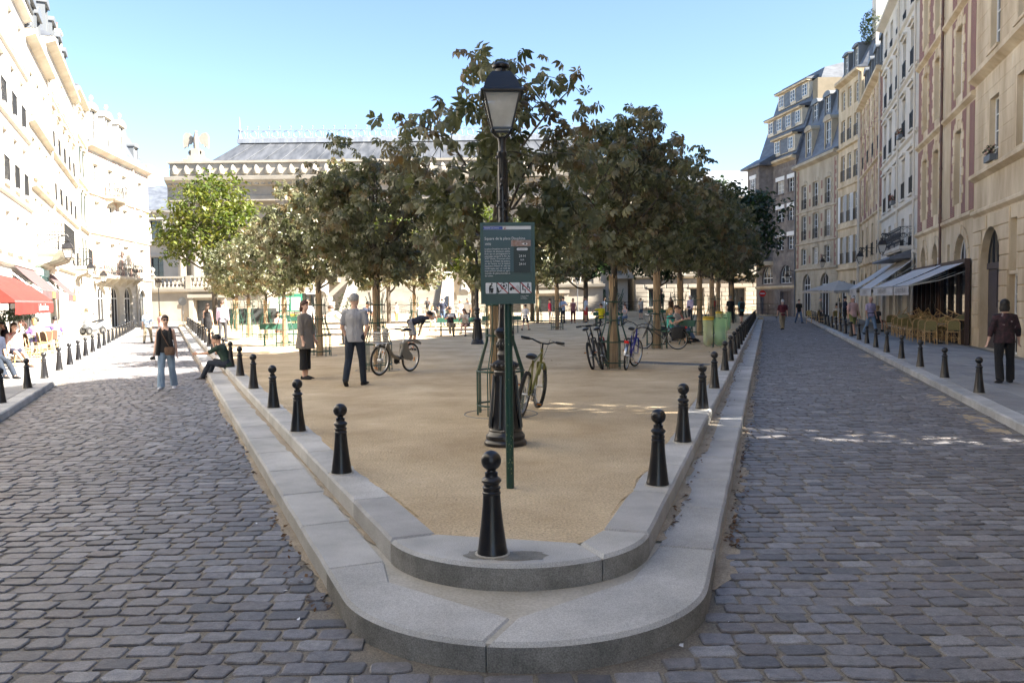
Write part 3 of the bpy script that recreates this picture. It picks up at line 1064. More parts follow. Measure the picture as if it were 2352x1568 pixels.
def house(name, P0, P1, label, H, rows, wallm, bands=(), brick=None, quoin=None, roof=None, D=9.0, dormers=(), pipes=(), chimneys=(), ground=None,
          fm=FRAME, panels=(), rail_style='bars', group='houses around the square', base_z=0.0, cat='house', roofm=SLATE, gut=None, seed=0, stone_table=False, curtains=.16):
    L, ang = face_matrix(P0, P1)
    root = thing(name, (P0[0], P0[1], base_z), ang, label, cat, group)
    r = random.Random(seed + 17)
    ops = []
    items = []
    for row in rows:
        z0, z1, w, xs, fl = row
        for x in xs:
            if x - w / 2 < 0.1 or x + w / 2 > L - 0.1:
                continue
            o = (x - w / 2, x + w / 2, z0, z1, 'a' in fl)
            ops.append(o)
            items.append((o, fl))
    mb = MB()
    wall_holes(mb, L, -0.1, H, ops, 0.34)
    mb.add([(0, 0, -.1), (0, D, -.1), (0, D, H), (0, 0, H)], [(0, 3, 2, 1)])
    mb.add([(L, 0, -.1), (L, D, -.1), (L, D, H), (L, 0, H)], [(0, 1, 2, 3)])
    mb.add([(0, D, -.1), (L, D, -.1), (L, D, H), (0, D, H)], [(0, 3, 2, 1)])
    mb.add([(0, 0, H), (L, 0, H), (L, D, H), (0, D, H)], [(0, 1, 2, 3)])
    wall = mb.build('wall', wallm, root)
    for (x0, x1, z0, z1, arch), fl in items:
        w, h = x1 - x0, z1 - z0
        if 'D' in fl:
            dm = MB()
            zt = z1 - (w / 2 if arch else 0)
            dm.box(x0, x1, .26, .32, z0, zt)
            for k in range(2):
                xa = x0 + k * w / 2 + .08
                xb = xa + w / 2 - .16
                dm.box(xa, xb, .235, .262, z0 + .15, z0 + (zt - z0) * .42)
                dm.box(xa, xb, .235, .262, z0 + (zt - z0) * .5, zt - .15)
            dm.box(x0, x1, .20, .28, zt - .10, zt + .1)
            door = dm.build('door', DOORB, root)
            hm = MB(); hm.ball((x0 + w * .56, .215, z0 + 1.05), .035, 8, 6); hm.build('handle', METAL, door)
            if arch:
                fr, pa = window_meshes(w, w / 2 + .02, True, 2, IRON)
                fo = obj('window', fr, root, (x0, .05, zt)); obj('pane', pa, fo)
            continue
        dark = 'k' in fl
        cur = (r.random() < curtains) and not dark
        fr, pa = window_meshes(w, h, arch, 2 if h < 1.6 else 3, IRON if 'i' in fl else fm, dark, cur)
        fo = obj('window', fr, root, (x0, 0, z0))
        obj('pane', pa, fo)
        if 's' in fl:
            sm = MB(); sm.box(x0 - .1, x1 + .1, -.12, .1, z0 - .1, z0 - .004); sm.build('sill', wallm, root)
        if 'r' in fl:
            obj('railing', railing_mesh(w, .9 if h > 1.7 else .5, rail_style), root, (x0, -.02, z0 - .02))
        if 'S' in fl:
            sm = MB()
            for sx in (x0 - w * .5 - .02, x1 + .02):
                sm.box(sx, sx + w * .5, -.055, -.012, z0, z1)
                n = int(h / .11)
                for k in range(1, n):
                    sm.box(sx + .05, sx + w * .5 - .05, -.075, -.055, z0 + k * h / n - .03, z0 + k * h / n + .02)
            sm.build('shutter', SHUT, root)
        if 'p' in fl:
            sm = MB(); sm.box(x0 - .16, x1 + .16, -.17, .0, z1 + .16, z1 + .28); sm.box(x0 - .1, x1 + .1, -.05, .0, z1 + .002, z1 + .16); sm.build('lintel', wallm, root)
        if 'q' in fl and quoin is not None:
            n = max(3, round((h + .25) / .34))
            hh = (h + .25) / n
            for sd in (-1, 1):
                for k in range(n):
                    ww = (.40 if k % 2 else .22)
                    xa = x0 - ww if sd < 0 else x1
                    block(root, 'quoin', quoin, xa + (0 if sd < 0 else .004), xa + ww - (.004 if sd < 0 else 0), z0 - .05 + k * hh + .006, z0 - .05 + (k + 1) * hh - .006, .045, -.0)
            # flat arch stones over the window
            for k in range(5):
                xa = x0 + w * k / 5
                block(root, 'voussoir', quoin, xa + .004, xa + w / 5 - .004, z1 + .01, z1 + (.42 if k == 2 else .36), .05 if k != 2 else .075)
        if 'v' in fl and arch:
            # arch ring stones
            rr = w / 2
            zs = z1 - rr
            vm = MB()
            nv = 9
            for k in range(nv):
                a0 = PI * k / nv + .012
                a1 = PI * (k + 1) / nv - .012
                ro = rr + .34
                xm = (x0 + x1) / 2
                poly = [(xm - (rr + .004) * math.cos(a0), zs + (rr + .004) * math.sin(a0)), (xm - ro * math.cos(a0), zs + ro * math.sin(a0)),
                        (xm - ro * math.cos(a1), zs + ro * math.sin(a1)), (xm - (rr + .004) * math.cos(a1), zs + (rr + .004) * math.sin(a1))]
                v1 = MB(); v1.prism(poly, -.045 if k != nv // 2 else -.075, 0.0)
                v1.build('voussoir', ground[5] if ground else wallm, root, recalc=True)
    if brick is not None:
        zs_ = brick[1]
        bm_ = brick[0]
        for row in rows:
            z0, z1, w, xs, fl = row
            if 'q' not in fl:
                continue
            edges = [0.05] + [e for x in xs for e in (x - w / 2 - .02, x + w / 2 + .02)] + [L - .05]
            zb = [b for b in zs_ if b[0] <= z0 + .3 and b[1] >= z1 - .3]
            za, zt = zb[0] if zb else (z0 - .6, z1 + .8)
            for a, b in zip(edges[0::2], edges[1::2]):
                if b - a < .2:
                    continue
                pm = MB()
                pm.box(a + .004, b - .004, -.012, .0, za, zt)
                pm.build('brick_panel', bm_, root)
                if stone_table and b - a > 1.9:
                    block(root, 'stone_panel', wallm, a + .75, b - .75, za + .02, zt - .02, .03)
    for i, bnd in enumerate(bands):
        z, h, pr = bnd[:3]
        b = MB()
        b.extx([(0, z), (-pr, z + h * .45), (-pr, z + h * .85), (-pr * .8, z + h), (0, z + h + .02)], 0.0, L)
        b.build('string_course' if i < len(bands) - 1 else 'cornice', bnd[3] if len(bnd) > 3 else wallm, root, recalc=True)
    if ground is not None:
        z0, z1, ch, bl, pr, gm = ground
        courses(root, gm, 0.02, L - .02, z0, z1, ch, bl, ops, pr, seed=seed)
    if roof is not None:
        rh, inn_, top = roof
        b = MB()
        b.extx([(-.22, H - .02), (-.22, H + .12), (.05, H + .2), (inn_, H + rh), (D / 2 + .3, H + rh + top), (D, H + rh * .6), (D, H - .02)], -.02, L + .02)
        ro = b.build('roof', roofm, root, recalc=True)
        gt = MB(); gt.tube([(-.02, -.30, H + .06), (L + .02, -.30, H + .06)], .07, 8); gt.build('gutter', LEAD, root)
        if dormers:
            dz, dw, dh, dst, dm, dxs = dormers
            for x in dxs:
                dormer(root, x, .12 if dz < 1.5 else inn_ * dz / rh - .15, H + dz, dw, dh, dst, dm)
    for k, (x, y0, y1, w, zt, cm) in enumerate(chimneys):
        c = MB()
        c.box(x - w / 2, x + w / 2, y0, y1, H, zt)
        c.box(x - w / 2 - .06, x + w / 2 + .06, y0 - .06, y1 + .06, zt - .25, zt - .1)
        ch = c.build('chimney', cm, root)
        n = max(2, int((y1 - y0) / .5))
        for i in range(n):
            p = MB(); p.lathe([(.12, 0), (.10, .5), (.13, .52), (.13, .56), (.08, .57)], 8, (x, y0 + (y1 - y0) * (i + .5) / n, zt - .02)); p.build('chimney_pot', BRICK, ch)
    for px, zt, pm in pipes:
        p = MB()
        p.tube([(px, -.13, .1), (px, -.13, zt)], .055, 8)
        for k in range(int(zt / 2)):
            p.tube([(px, -.13, 1.0 + 2 * k), (px, -.13, 1.08 + 2 * k)], .068, 8)
        p.build('drainpipe', pm, root, True)
    root['len'] = L
    return root

def balcony(root, x0, x1, z, proj, h=1.0, style='scroll', brackets=3, slab=CREAM):
    s_ = MB()
    s_.box(x0, x1, -proj, -.01, z - .16, z)
    s_.box(x0 + .06, x1 - .06, -proj + .06, -.01, z - .24, z - .16)
    b = s_.build('balcony', slab, root)
    obj('railing', railing_mesh(x1 - x0 - .06, h, style), b, (x0 + .03, -proj + .05, z))
    for x in (x0 + .05, x1 - .05):
        o = obj('railing', railing_mesh(proj - .08, h, style), b, (x, -proj + .05, z))
        o.rotation_euler = (0, 0, PI / 2)
    for k in range(brackets):
        x = x0 + .2 + (x1 - x0 - .4) * k / max(1, brackets - 1)
        m = MB()
        m.extx([(0, z - .24), (-proj * .8, z - .24), (-proj * .7, z - .4), (-.15, z - .62), (0, z - .9)], x - .09, x + .09)
        m.build('bracket', slab, b, recalc=True)
    return b

# ---------------- right-hand row (in shade); each house runs from its far corner to its near corner
sp = lambda L, n, a=None: [L * (k + .5) / n for k in range(n)]
G_R = 'houses along the shaded right side'
R1 = house('corner_house', (16.15, 29.0), (11.6, 14.3), 'cream rendered house with tall arched doorway and black door at the right edge', 17.8,
    [(0.13, 4.1, 2.5, [2.25], 'aD'), (2.6, 4.15, .75, [5.0], 'k'), (0.13, 2.5, 1.0, [5.0], 'k'), (.13, 4.0, 2.2, [8.4, 12.0], 'ak'),
     (6.1, 8.2, 1.15, [2.5, 5.6, 8.7, 11.8], 's'), (9.7, 12.2, 1.15, [2.5, 5.6, 8.7, 11.8], 's'), (13.0, 14.2, 1.0, [2.5, 5.6, 8.7, 11.8], '')],
    TAN, bands=[(4.55, .22, .12), (5.75, .26, .2), (9.05, .4, .25), (17.4, .4, .4)], roof=(3.0, 1.6, 1.0), group=G_R,
    ground=(.75, 4.5, .47, 1.5, .05, TAN), chimneys=[(.4, 2, 5, .8, 20.5, STONE), (14.6, 2, 6, .8, 20.0, STONE)], dormers=(.4, 1.0, 1.5, 'flat', LEAD, [2.5, 6.5, 10.5]), seed=1)
courses(R1, TAN, .05, 11.0, 9.5, 13.9, .55, 1.5, [(x - .6, x + .6, z0, z1, False) for x in (2.5, 5.6, 8.7) for z0, z1 in ((9.6, 12.3), (12.9, 14.3))], .012, gap=.014, seed=101)
courses(R1, TAN, .05, 11.0, 6.05, 9.0, .5, 1.4, [(x - .68, x + .68, 5.9, 8.3, False) for x in (2.5, 5.6, 8.7)], .012, gap=.014, seed=102)
R2 = house('brick_and_stone_house', (19.56, 40.0), (16.15, 29.0), 'stone house with brick strips and staggered quoins above the stacked cafe chairs', 17.0,
    [(0.13, 4.1, 1.25, [1.9, 4.7], 'avk'), (.13, 4.15, 2.1, [9.6], 'avk'), (2.2, 3.9, .5, [7.3], 'k'),
     (5.35, 8.05, 1.15, [1.9, 4.6, 8.9], 'q'), (9.4, 11.9, 1.15, [1.9, 4.6, 8.9], 'q'), (13.2, 15.5, 1.15, [1.9, 4.6, 8.9], 'q'), (5.8, 7.3, .5, [7.15], ''), (9.8, 11.2, .5, [7.15], '')],
    TAN, bands=[(4.62, .22, .14), (8.72, .25, .15), (12.45, .25, .16), (16.6, .45, .4)], brick=(BRICK, [(4.9, 8.66), (9.02, 12.4), (12.75, 16.1)]), quoin=TAN,
    roof=(3.0, 1.6, 1.0), group=G_R, pipes=[(6.3, 16.4, PIPE)], dormers=(.4, 1.1, 1.7, 'arch', LEAD, [2, 5, 9]), chimneys=[(.3, 2, 5, .7, 22.0, STONE)], seed=2, stone_table=True)
R3 = house('balconied_house', (23.5, 52.7), (19.56, 40.0), 'pale grey rendered house with many small window balconies and cream drainpipe', 18.6,
    [(.13, 3.2, 1.6, [1.6, 4.6, 8.0, 11.2], 'k'), (4.4, 6.0, 1.0, [1.4, 3.7, 6.2, 8.7, 11.3], 'r'),
     (7.0, 9.1, 1.05, [1.4, 3.7, 6.2, 8.7, 11.3], 'rsp'), (10.2, 12.3, 1.05, [1.4, 3.7, 6.2, 8.7, 11.3], 'rsp'), (13.3, 15.3, 1.05, [1.4, 3.7, 6.2, 8.7, 11.3], 'rsp'), (16.3, 17.9, 1.0, [1.4, 3.7, 6.2, 8.7, 11.3], 'rs')],
    GREYW, bands=[(3.9, .25, .16), (6.5, .2, .14), (9.75, .2, .12), (12.9, .2, .12), (16.0, .2, .12), (18.3, .4, .4)], roof=(2.6, 1.5, .9), group=G_R,
    pipes=[(7.45, 18.4, PIPEC), (12.9, 18.4, PIPEC)], dormers=(.35, 1.0, 1.5, 'arch', LEAD, [2, 6, 10]), chimneys=[(.5, 1.2, 5, 1.2, 23.5, GREYW), (12.8, 2.5, 5, .7, 23.5, STONE)], seed=3)
balcony(R3, 6.9, 12.6, 4.35, .7, .95, 'scroll', 3, GREYW)
R4 = house('curved_dormer_house', (27.25, 64.8), (23.5, 52.7), 'stone and brick house with curved dormer pediments and white drainpipes', 16.4,
    [(.13, 3.6, 1.3, [1.6, 4.6, 7.6, 10.8], 'avk'), (4.7, 6.9, 1.1, [1.7, 4.7, 7.8, 10.9], 'r'), (8.0, 10.2, 1.1, [1.7, 4.7, 7.8, 10.9], 'q'), (11.5, 13.4, 1.1, [1.7, 4.7, 7.8, 10.9], 'qr'), (14.0, 15.6, 1.0, [1.7, 4.7, 7.8, 10.9], 'q')],
    TAN, bands=[(4.1, .22, .15), (7.3, .22, .12), (10.8, .22, .14), (16.0, .45, .4)], brick=(BRICK, [(7.6, 10.75), (11.1, 13.75), (13.8, 15.9)]), quoin=TAN, roof=(3.4, 1.5, .8), group=G_R,
    pipes=[(.25, 16.2, PIPEC), (12.2, 16.2, PIPEC)], dormers=(.35, 1.1, 1.9, 'arch', LEAD, [1.7, 4.7, 7.8, 10.9]), chimneys=[(12.3, 1, 6, .8, 24.5, GREYW)], seed=4, stone_table=True)
R5 = house('tall_narrow_house', (27.75, 70.5), (27.25, 64.8), 'tall narrow stone house with iron balconies beside the three-window brick house', 19.6,
    [(.13, 3.2, 1.4, [1.5, 4.1], 'k'), (4.6, 6.8, 1.0, [1.2, 2.8, 4.5], 'rS'), (8.0, 10.2, 1.0, [1.2, 2.8, 4.5], 'rS'), (11.4, 13.5, 1.0, [1.2, 2.8, 4.5], 'r'), (14.6, 16.4, 1.0, [1.2, 2.8, 4.5], 'r'), (17.2, 18.8, .95, [1.2, 2.8, 4.5], '')],
    TAN, bands=[(4.0, .25, .2), (7.4, .2, .12), (10.8, .2, .12), (14.0, .2, .2), (19.2, .5, .4)], roof=(3.0, 1.4, .8), group=G_R, pipes=[(5.5, 19.3, PIPEC)],
    dormers=(.35, 1.0, 1.7, 'flat', LEAD, [1.5, 4.0]), chimneys=[(5.4, 1.0, 4, .9, 26.5, GREYW), (.5, 3.0, 4.2, .8, 25.5, BRICK)], seed=5)
R7 = house('three_window_house', (27.6, 80.5), (27.75, 70.5), 'stone house with red brick corner strips and two arched stone dormers', 14.4,
    [(.0, 4.0, 2.0, [3.0, 7.3], 'avk'), (4.9, 6.4, 1.25, [2.2, 5.0, 7.8], 'q'), (7.2, 9.5, 1.25, [2.2, 5.0, 7.8], 'qr'), (10.1, 12.3, 1.25, [2.2, 5.0, 7.8], 'qr'), (12.75, 13.2, .3, [], ''),],
    GTAN, bands=[(4.3, .25, .16), (6.75, .18, .12), (9.7, .18, .1), (13.9, .5, .45)], quoin=GTAN,
    roof=(6.0, 1.7, .8), group=G_R, ground=(.3, 4.25, .46, 1.2, .05, GTAN), dormers=(.3, 1.3, 2.6, 'arch', GTAN, [2.9, 7.4]), D=10, chimneys=[(9.3, 3.5, 5.0, 1.2, 23.5, BRICK)], pipes=[(.12, 14.2, LEAD)], seed=6)
for xs_ in (.12, 9.18):
    b = MB(); b.box(xs_, xs_ + .7, -.015, -.002, 4.6, 13.8); b.build('brick_panel', BRICK, R7)
    for k in range(26):
        w_ = .42 if k % 2 else .2
        block(R7, 'quoin', GTAN, xs_ + (0 if xs_ < 1 else .7 - w_), xs_ + (w_ if xs_ < 1 else .7), 4.62 + k * .352, 4.62 + (k + 1) * .352 - .01, .045)
for x_ in (3.45, 6.25):
    for z_ in (5.0, 7.3, 8.6, 10.2, 11.5):
        b = MB(); b.box(x_, x_ + .32, -.015, -.002, z_, z_ + .7); b.build('brick_panel', BRICK, R7)
for x in (2.0, 4.9, 7.8):
    dormer(R7, x, 1.05, 14.4 + 3.6, 1.25, 2.0, 'arch', LEAD, depth=1.2)
um_ = MB(); um_.box(-.02, 1.2, 1.6, 5.5, 20.3, 22.6); um_.build('gable_wall', mat('mustard_render', (0.20, 0.165, 0.11), (0.25, 0.205, 0.14), 1, .9), R7)

# rubble-stone corner house with a polygonal bay
R8 = house('rubble_corner_house', (26.3, 89.0), (27.6, 80.5), 'dark rubble stone corner house with white window lintels and stepped slate roof', 15.6,
    [(.0, 2.6, 3.0, [2.5], 'D'), (.0, 2.5, 2.4, [6.6], 'D'), (3.3, 5.1, 2.4, [2.6], 'a'), (3.3, 5.1, 2.4, [6.6], 'a'),
     (6.6, 7.9, 1.6, [5.4], 's'), (6.6, 7.9, 1.2, [7.6], 's'), (9.4, 10.7, 1.6, [5.4], 's'), (9.4, 10.7, 1.2, [7.6], 's'), (12.2, 13.5, 1.6, [5.4], 's'), (12.2, 13.6, 1.2, [7.6], 's')],
    RUBBLE, bands=[(2.75, .3, .14, TAN), (15.2, .45, .5, TAN)], roof=(8.4, 2.9, .5), group=G_R, seed=7, D=9,
    ground=(3.2, 14.7, .44, .85, .035, RUBBLE2))
for x, w, z in ((5.4, 1.6, 6.6), (7.6, 1.2, 6.6), (5.4, 1.6, 9.4), (7.6, 1.2, 9.4), (5.4, 1.6, 12.2), (7.6, 1.2, 12.2)):
    b = MB(); b.box(x - w / 2 - .12, x + w / 2 + .12, -.07, -.002, z + 1.32, z + 1.72); b.build('lintel', FRAME, R8)
b = MB()
bay = [(0.15, 0), (3.9, 0), (3.4, -1.3), (.65, -1.3)]
vs_ = [(x, y, 5.6) for x, y in bay] + [(x, y, 15.3) for x, y in bay]
b.add(vs_, [(0, 3, 2, 1), (4, 5, 6, 7), (0, 4, 7, 3), (3, 7, 6, 2), (2, 6, 5, 1)])
bayo = b.build('bay', RUBBLE, R8, recalc=True)
b = MB(); b.add([(x * 1.02, y * 1.06, 5.2) for x, y in bay] + [(x * 1.02, y * 1.06, 5.6) for x, y in bay], [(0, 3, 2, 1), (4, 5, 6, 7), (0, 4, 7, 3), (3, 7, 6, 2), (2, 6, 5, 1)])
b.build('bay_base', TAN, R8, recalc=True)
b = MB(); b.extx([(-1.7, 15.3), (-1.7, 15.5), (0.1, 16.5), (.1, 15.3)], -.3, 4.3); b.build('bay_roof', SLATE, R8, recalc=True)
courses(R8, RUBBLE2, .70, 3.35, 5.7, 15.0, .5, .75, [(1.5, 2.6, 6.4, 8.3, False), (1.5, 2.6, 9.4, 11.3, False), (1.5, 2.6, 12.3, 14.2, False)], .03, seed=71, y=-1.301)
for z in (6.4, 9.4, 12.3):
    fr, pa = window_meshes(1.1, 1.9, False, 3, FRAME)
    fo = obj('window', fr, R8, (1.5, -1.56, z)); obj('pane', pa, fo)
    b = MB(); b.box(1.3, 2.8, -1.42, -1.33, z + 1.9, z + 2.25); b.build('lintel', FRAME, R8)
# bands of attic windows set into the steep slate roof
for k, (z, x0, x1) in enumerate(((16.1, 4.0, 8.3), (18.7, .7, 8.0), (21.4, 1.2, 7.6))):
    y = 2.9 * (z - 15.6) / 8.4 - .15
    b = MB(); b.box(x0, x1, y, y + 1.3, z, z + 1.55); st = b.build('attic_storey', STONE, R8)
    n_ = max(2, int((x1 - x0) / 1.75))
    for i in range(n_):
        x = x0 + .3 + i * (x1 - x0 - 1.55) / (n_ - 1)
        fr, pa = window_meshes(.95, 1.15, False, 2, FRAME)
        obj('window', fr, st, (x, y - .26, z + .25)); obj('pane', pa, st, (x, y - .26, z + .25))
        if i < n_ - 1:
            q = MB(); q.box(x + 1.05, x + .2 + (x1 - x0 - 1.55) / (n_ - 1) - .3, y - .03, y + .1, z + .05, z + 1.5); q.build('brick_pier', SLATE, st)
    b = MB(); b.extx([(y - .4, z + 1.72), (y - .4, z + 1.8), (y + 1.4, z + 2.25), (y + 1.4, z + 1.72)], x0 - .25, x1 + .2)
    b.build('roof_step', SLATE, R8, recalc=True)
    b = MB(); b.box(x0 - .2, x1 + .15, y - .36, y + .2, z + 1.552, z + 1.715); b.build('fascia', TAN, R8)

# unseen right-hand houses for shade and bounce, split by an added sunlight gap
for nm_, A_, B_, lab_, sd_ in (('entrance_house_right', (9.92, 8.9), (4.3, -9.2), 'stone house beside the entrance, right of the photographer', 8), ('added_gap_house_right', (11.6, 14.3), (10.2, 9.8), 'unseen narrow stone house between the added sunlight gap and the cream corner house', 18)):
    n_ = 6 if sd_ == 8 else 1
    L_ = math.hypot(A_[0] - B_[0], A_[1] - B_[1])
    house(nm_, A_, B_, lab_, 18.4, [(.13, 3.8, 2.2, sp(L_, n_), 'ak'), (5.4, 7.8, 1.2, sp(L_, n_ + 1), 's'), (9.4, 11.6, 1.2, sp(L_, n_ + 1), 's')], TAN,
          bands=[(4.6, .25, .15), (18.0, .4, .4)], roof=(3.2, 1.6, 1.0), group=G_R, seed=sd_)
    if sd_ == 18:          # unseen block added to cut the sun strip short of the left pavement
        b = MB(); b.box(L_ + .01, L_ + .93, .3, 4.5, 13.6, 20.5); b.build('added_sun_blocker', TAN, bpy.data.objects[nm_])

# ---------------- left-hand row (sunlit); each house runs from its near corner to its far corner
G_L = 'houses along the sunlit left side'
L0 = house('entrance_house_left', (-1.45, -9.0), (-13.5, 19.4), 'white house beside the entrance, left of the photographer', 14.0,
    [(.13, 3.6, 2.2, sp(30, 7), 'ak'), (5.2, 7.4, 1.2, sp(30, 9), 's'), (9.2, 11.2, 1.2, sp(30, 9), 's')], WHITE_W, bands=[(4.4, .25, .15), (13.6, .4, .4)], roof=(3.0, 1.6, 1.0), curtains=.4, group=G_L, seed=9)
L1 = house('white_cafe_house', (-13.5, 19.4), (-20.1, 35.0), 'plain white house above the red awning at the left edge', 14.0,
    [(.13, 2.9, 1.9, [2, 5, 8.2, 11.0, 13.6, 15.8], 'k'), (3.9, 5.3, 1.05, [2, 5, 8.6, 10.9, 13.2, 15.5], 's'), (6.3, 8.2, 1.05, [2, 5, 8.6, 10.9, 13.2, 15.5], 'rs'), (9.0, 10.9, 1.05, [2, 5, 8.6, 10.9, 13.2, 15.5], 'rs'), (11.6, 13.1, 1.05, [2, 5, 8.6, 10.9, 13.2, 15.5], 's')],
    WHITE_W, bands=[(3.3, .2, .15), (5.8, .15, .12), (8.6, .15, .12), (11.2, .15, .1), (13.6, .3, .3)], roof=(2.8, 1.4, .8), curtains=.8, group=G_L,
    dormers=(.35, 1.0, 1.5, 'flat', LEAD, [8.6, 10.9, 13.2]), chimneys=[(16.6, 1.5, 5, .8, 19.5, WHITE_W)], seed=10)
L2 = house('cream_balcony_house', (-20.1, 35.0), (-23.1, 42.0), 'narrow cream house with a large iron balcony over the teal shopfront', 13.5,
    [(.13, 2.9, 1.7, [1.3, 3.4, 6.2], ''), (4.6, 6.6, 1.0, [1.4, 3.6, 6.0], ''), (7.5, 9.2, 1.0, [1.4, 3.6, 6.0], 's'), (10.2, 12.0, 1.0, [1.4, 3.6, 6.0], 's')],
    LIME, bands=[(3.6, .25, .2), (6.9, .2, .2), (9.6, .25, .25), (13.1, .4, .4)], roof=(3.4, 1.3, .8), curtains=.4, group=G_L,
    dormers=(.35, 1.2, 1.9, 'arch', LEAD, [1.6, 3.8, 6.0]), pipes=[(7.35, 13.2, PIPEC)], chimneys=[(7.1, 1.0, 4.5, .8, 19.8, LIME)], fm=TEAL, seed=11)
balcony(L2, 1.0, 5.6, 4.35, 1.15, 1.15, 'bars', 4, LIME)
L3 = house('long_white_house', (-23.1, 42.0), (-28.5, 54.8), 'long white house with small iron window balconies and dentilled eave', 15.4,
    [(.13, 3.0, 1.3, [1.4, 4.0, 6.8, 9.6, 12.4], 'a'), (4.4, 6.4, 1.05, [1.6, 4.3, 7.0, 9.7, 12.4], 'r'), (7.4, 9.3, 1.05, [1.6, 4.3, 7.0, 9.7, 12.4], 'r'), (10.1, 12.0, 1.05, [1.6, 4.3, 7.0, 9.7, 12.4], 'rp'), (13.0, 14.6, 1.0, [1.6, 4.3, 7.0, 9.7, 12.4], 's')],
    LIME, bands=[(3.8, .2, .16), (6.9, .2, .14), (9.6, .22, .2), (12.5, .2, .12), (15.0, .4, .45)], roof=(3.2, 1.3, .7), curtains=.4, group=G_L,
    dormers=(.4, .95, 1.7, 'arch', LEAD, [2, 5, 8, 11]), pipes=[(13.6, 15.2, PIPEC)], chimneys=[(.4, 1, 5, .9, 21.5, LIME), (13.4, 2, 4, .8, 21.0, STONE)], seed=12)
balcony(L3, 10.2, 13.2, 4.35, .9, 1.1, 'bars', 3, LIME)
L4 = house('shuttered_house', (-28.5, 54.8), (-31.0, 61.0), 'narrow cream house with dark open shutters and projecting sills', 16.3,
    [(.13, 3.2, 1.4, [1.7, 4.8], ''), (4.6, 6.6, 1.0, [1.3, 3.3, 5.3], 's'), (7.7, 9.7, 1.0, [1.3, 3.3, 5.3], 'sp'), (10.8, 12.7, 1.0, [1.3, 3.3, 5.3], 'sp'), (13.7, 15.3, 1.0, [1.3, 3.3, 5.3], 'sp')],
    LIME, bands=[(4.0, .25, .2), (7.1, .22, .2), (10.2, .2, .2), (13.2, .2, .2), (15.9, .4, .45)], roof=(2.6, 1.3, .8), curtains=.4, group=G_L, pipes=[(6.4, 16, PIPEC)], chimneys=[(6.2, 1.2, 3.6, .9, 21.5, STONE)], ground=(.3, 3.9, .5, 1.4, .04, LIME), seed=13)
for z in (4.6, 7.7, 10.8):
    for x in (1.3, 3.3, 5.3):
        b = MB(); b.box(x - .95, x - .52, -.06, -.012, z, z + 1.95); b.build('shutter', mat('dark_green_shutter', (.03, .045, .04), rough=.6), L4)
L5 = house('arcaded_corner_house', (-31.0, 61.0), (-32.6, 75.0), 'cream and pink brick corner house with arched ground floor and stone dormers', 13.9,
    [(.13, 3.4, 1.9, [2.1, 5.0, 8.0], 'avk'), (.5, 3.2, 1.6, [11.6], 'avi'), (4.7, 6.7, 1.15, [1.9, 4.9, 8.0, 11.9], 'q'), (7.8, 9.7, 1.15, [1.9, 4.9, 8.0, 11.9], 'q'), (10.7, 12.5, 1.1, [1.9, 4.9, 8.0, 11.9], 'q')],
    LIME, bands=[(3.95, .22, .2), (7.2, .2, .14), (10.1, .2, .16), (13.4, .55, .5)], brick=(PINKB, [(4.2, 7.15), (7.45, 10.05), (10.35, 13.3)]), quoin=LIME, roof=(3.4, 1.7, .9), curtains=.4, group=G_L,
    dormers=(.3, 1.3, 2.5, 'arch', LIME, [2.2, 5.2, 8.2]), ground=(.2, 3.9, .46, 1.1, .05, LIME), pipes=[(10.0, 13.6, PIPEC)], chimneys=[(.6, 2.2, 3.4, 1.1, 20.0, STONE)], D=10, seed=14, stone_table=True)
dormer(L5, 12.2, .3, 14.3, .9, 1.4, 'arch', LEAD)
for x in (2.2, 5.2, 8.2):
    b = MB(); b.lathe([(.05, 0), (.05, .2), (.11, .25), (.16, .4), (.1, .54), (.02, .58)], 10, (x, .25, 13.9 + .3 + 2.5 + .42)); b.build('finial', STONE, L5, True)
balcony(L5, .9, 9.6, 4.2, .8, 1.0, 'scroll', 6, LIME)
balcony(L5, 3.6, 6.4, 10.35, .8, 1.0, 'scroll', 2, LIME)

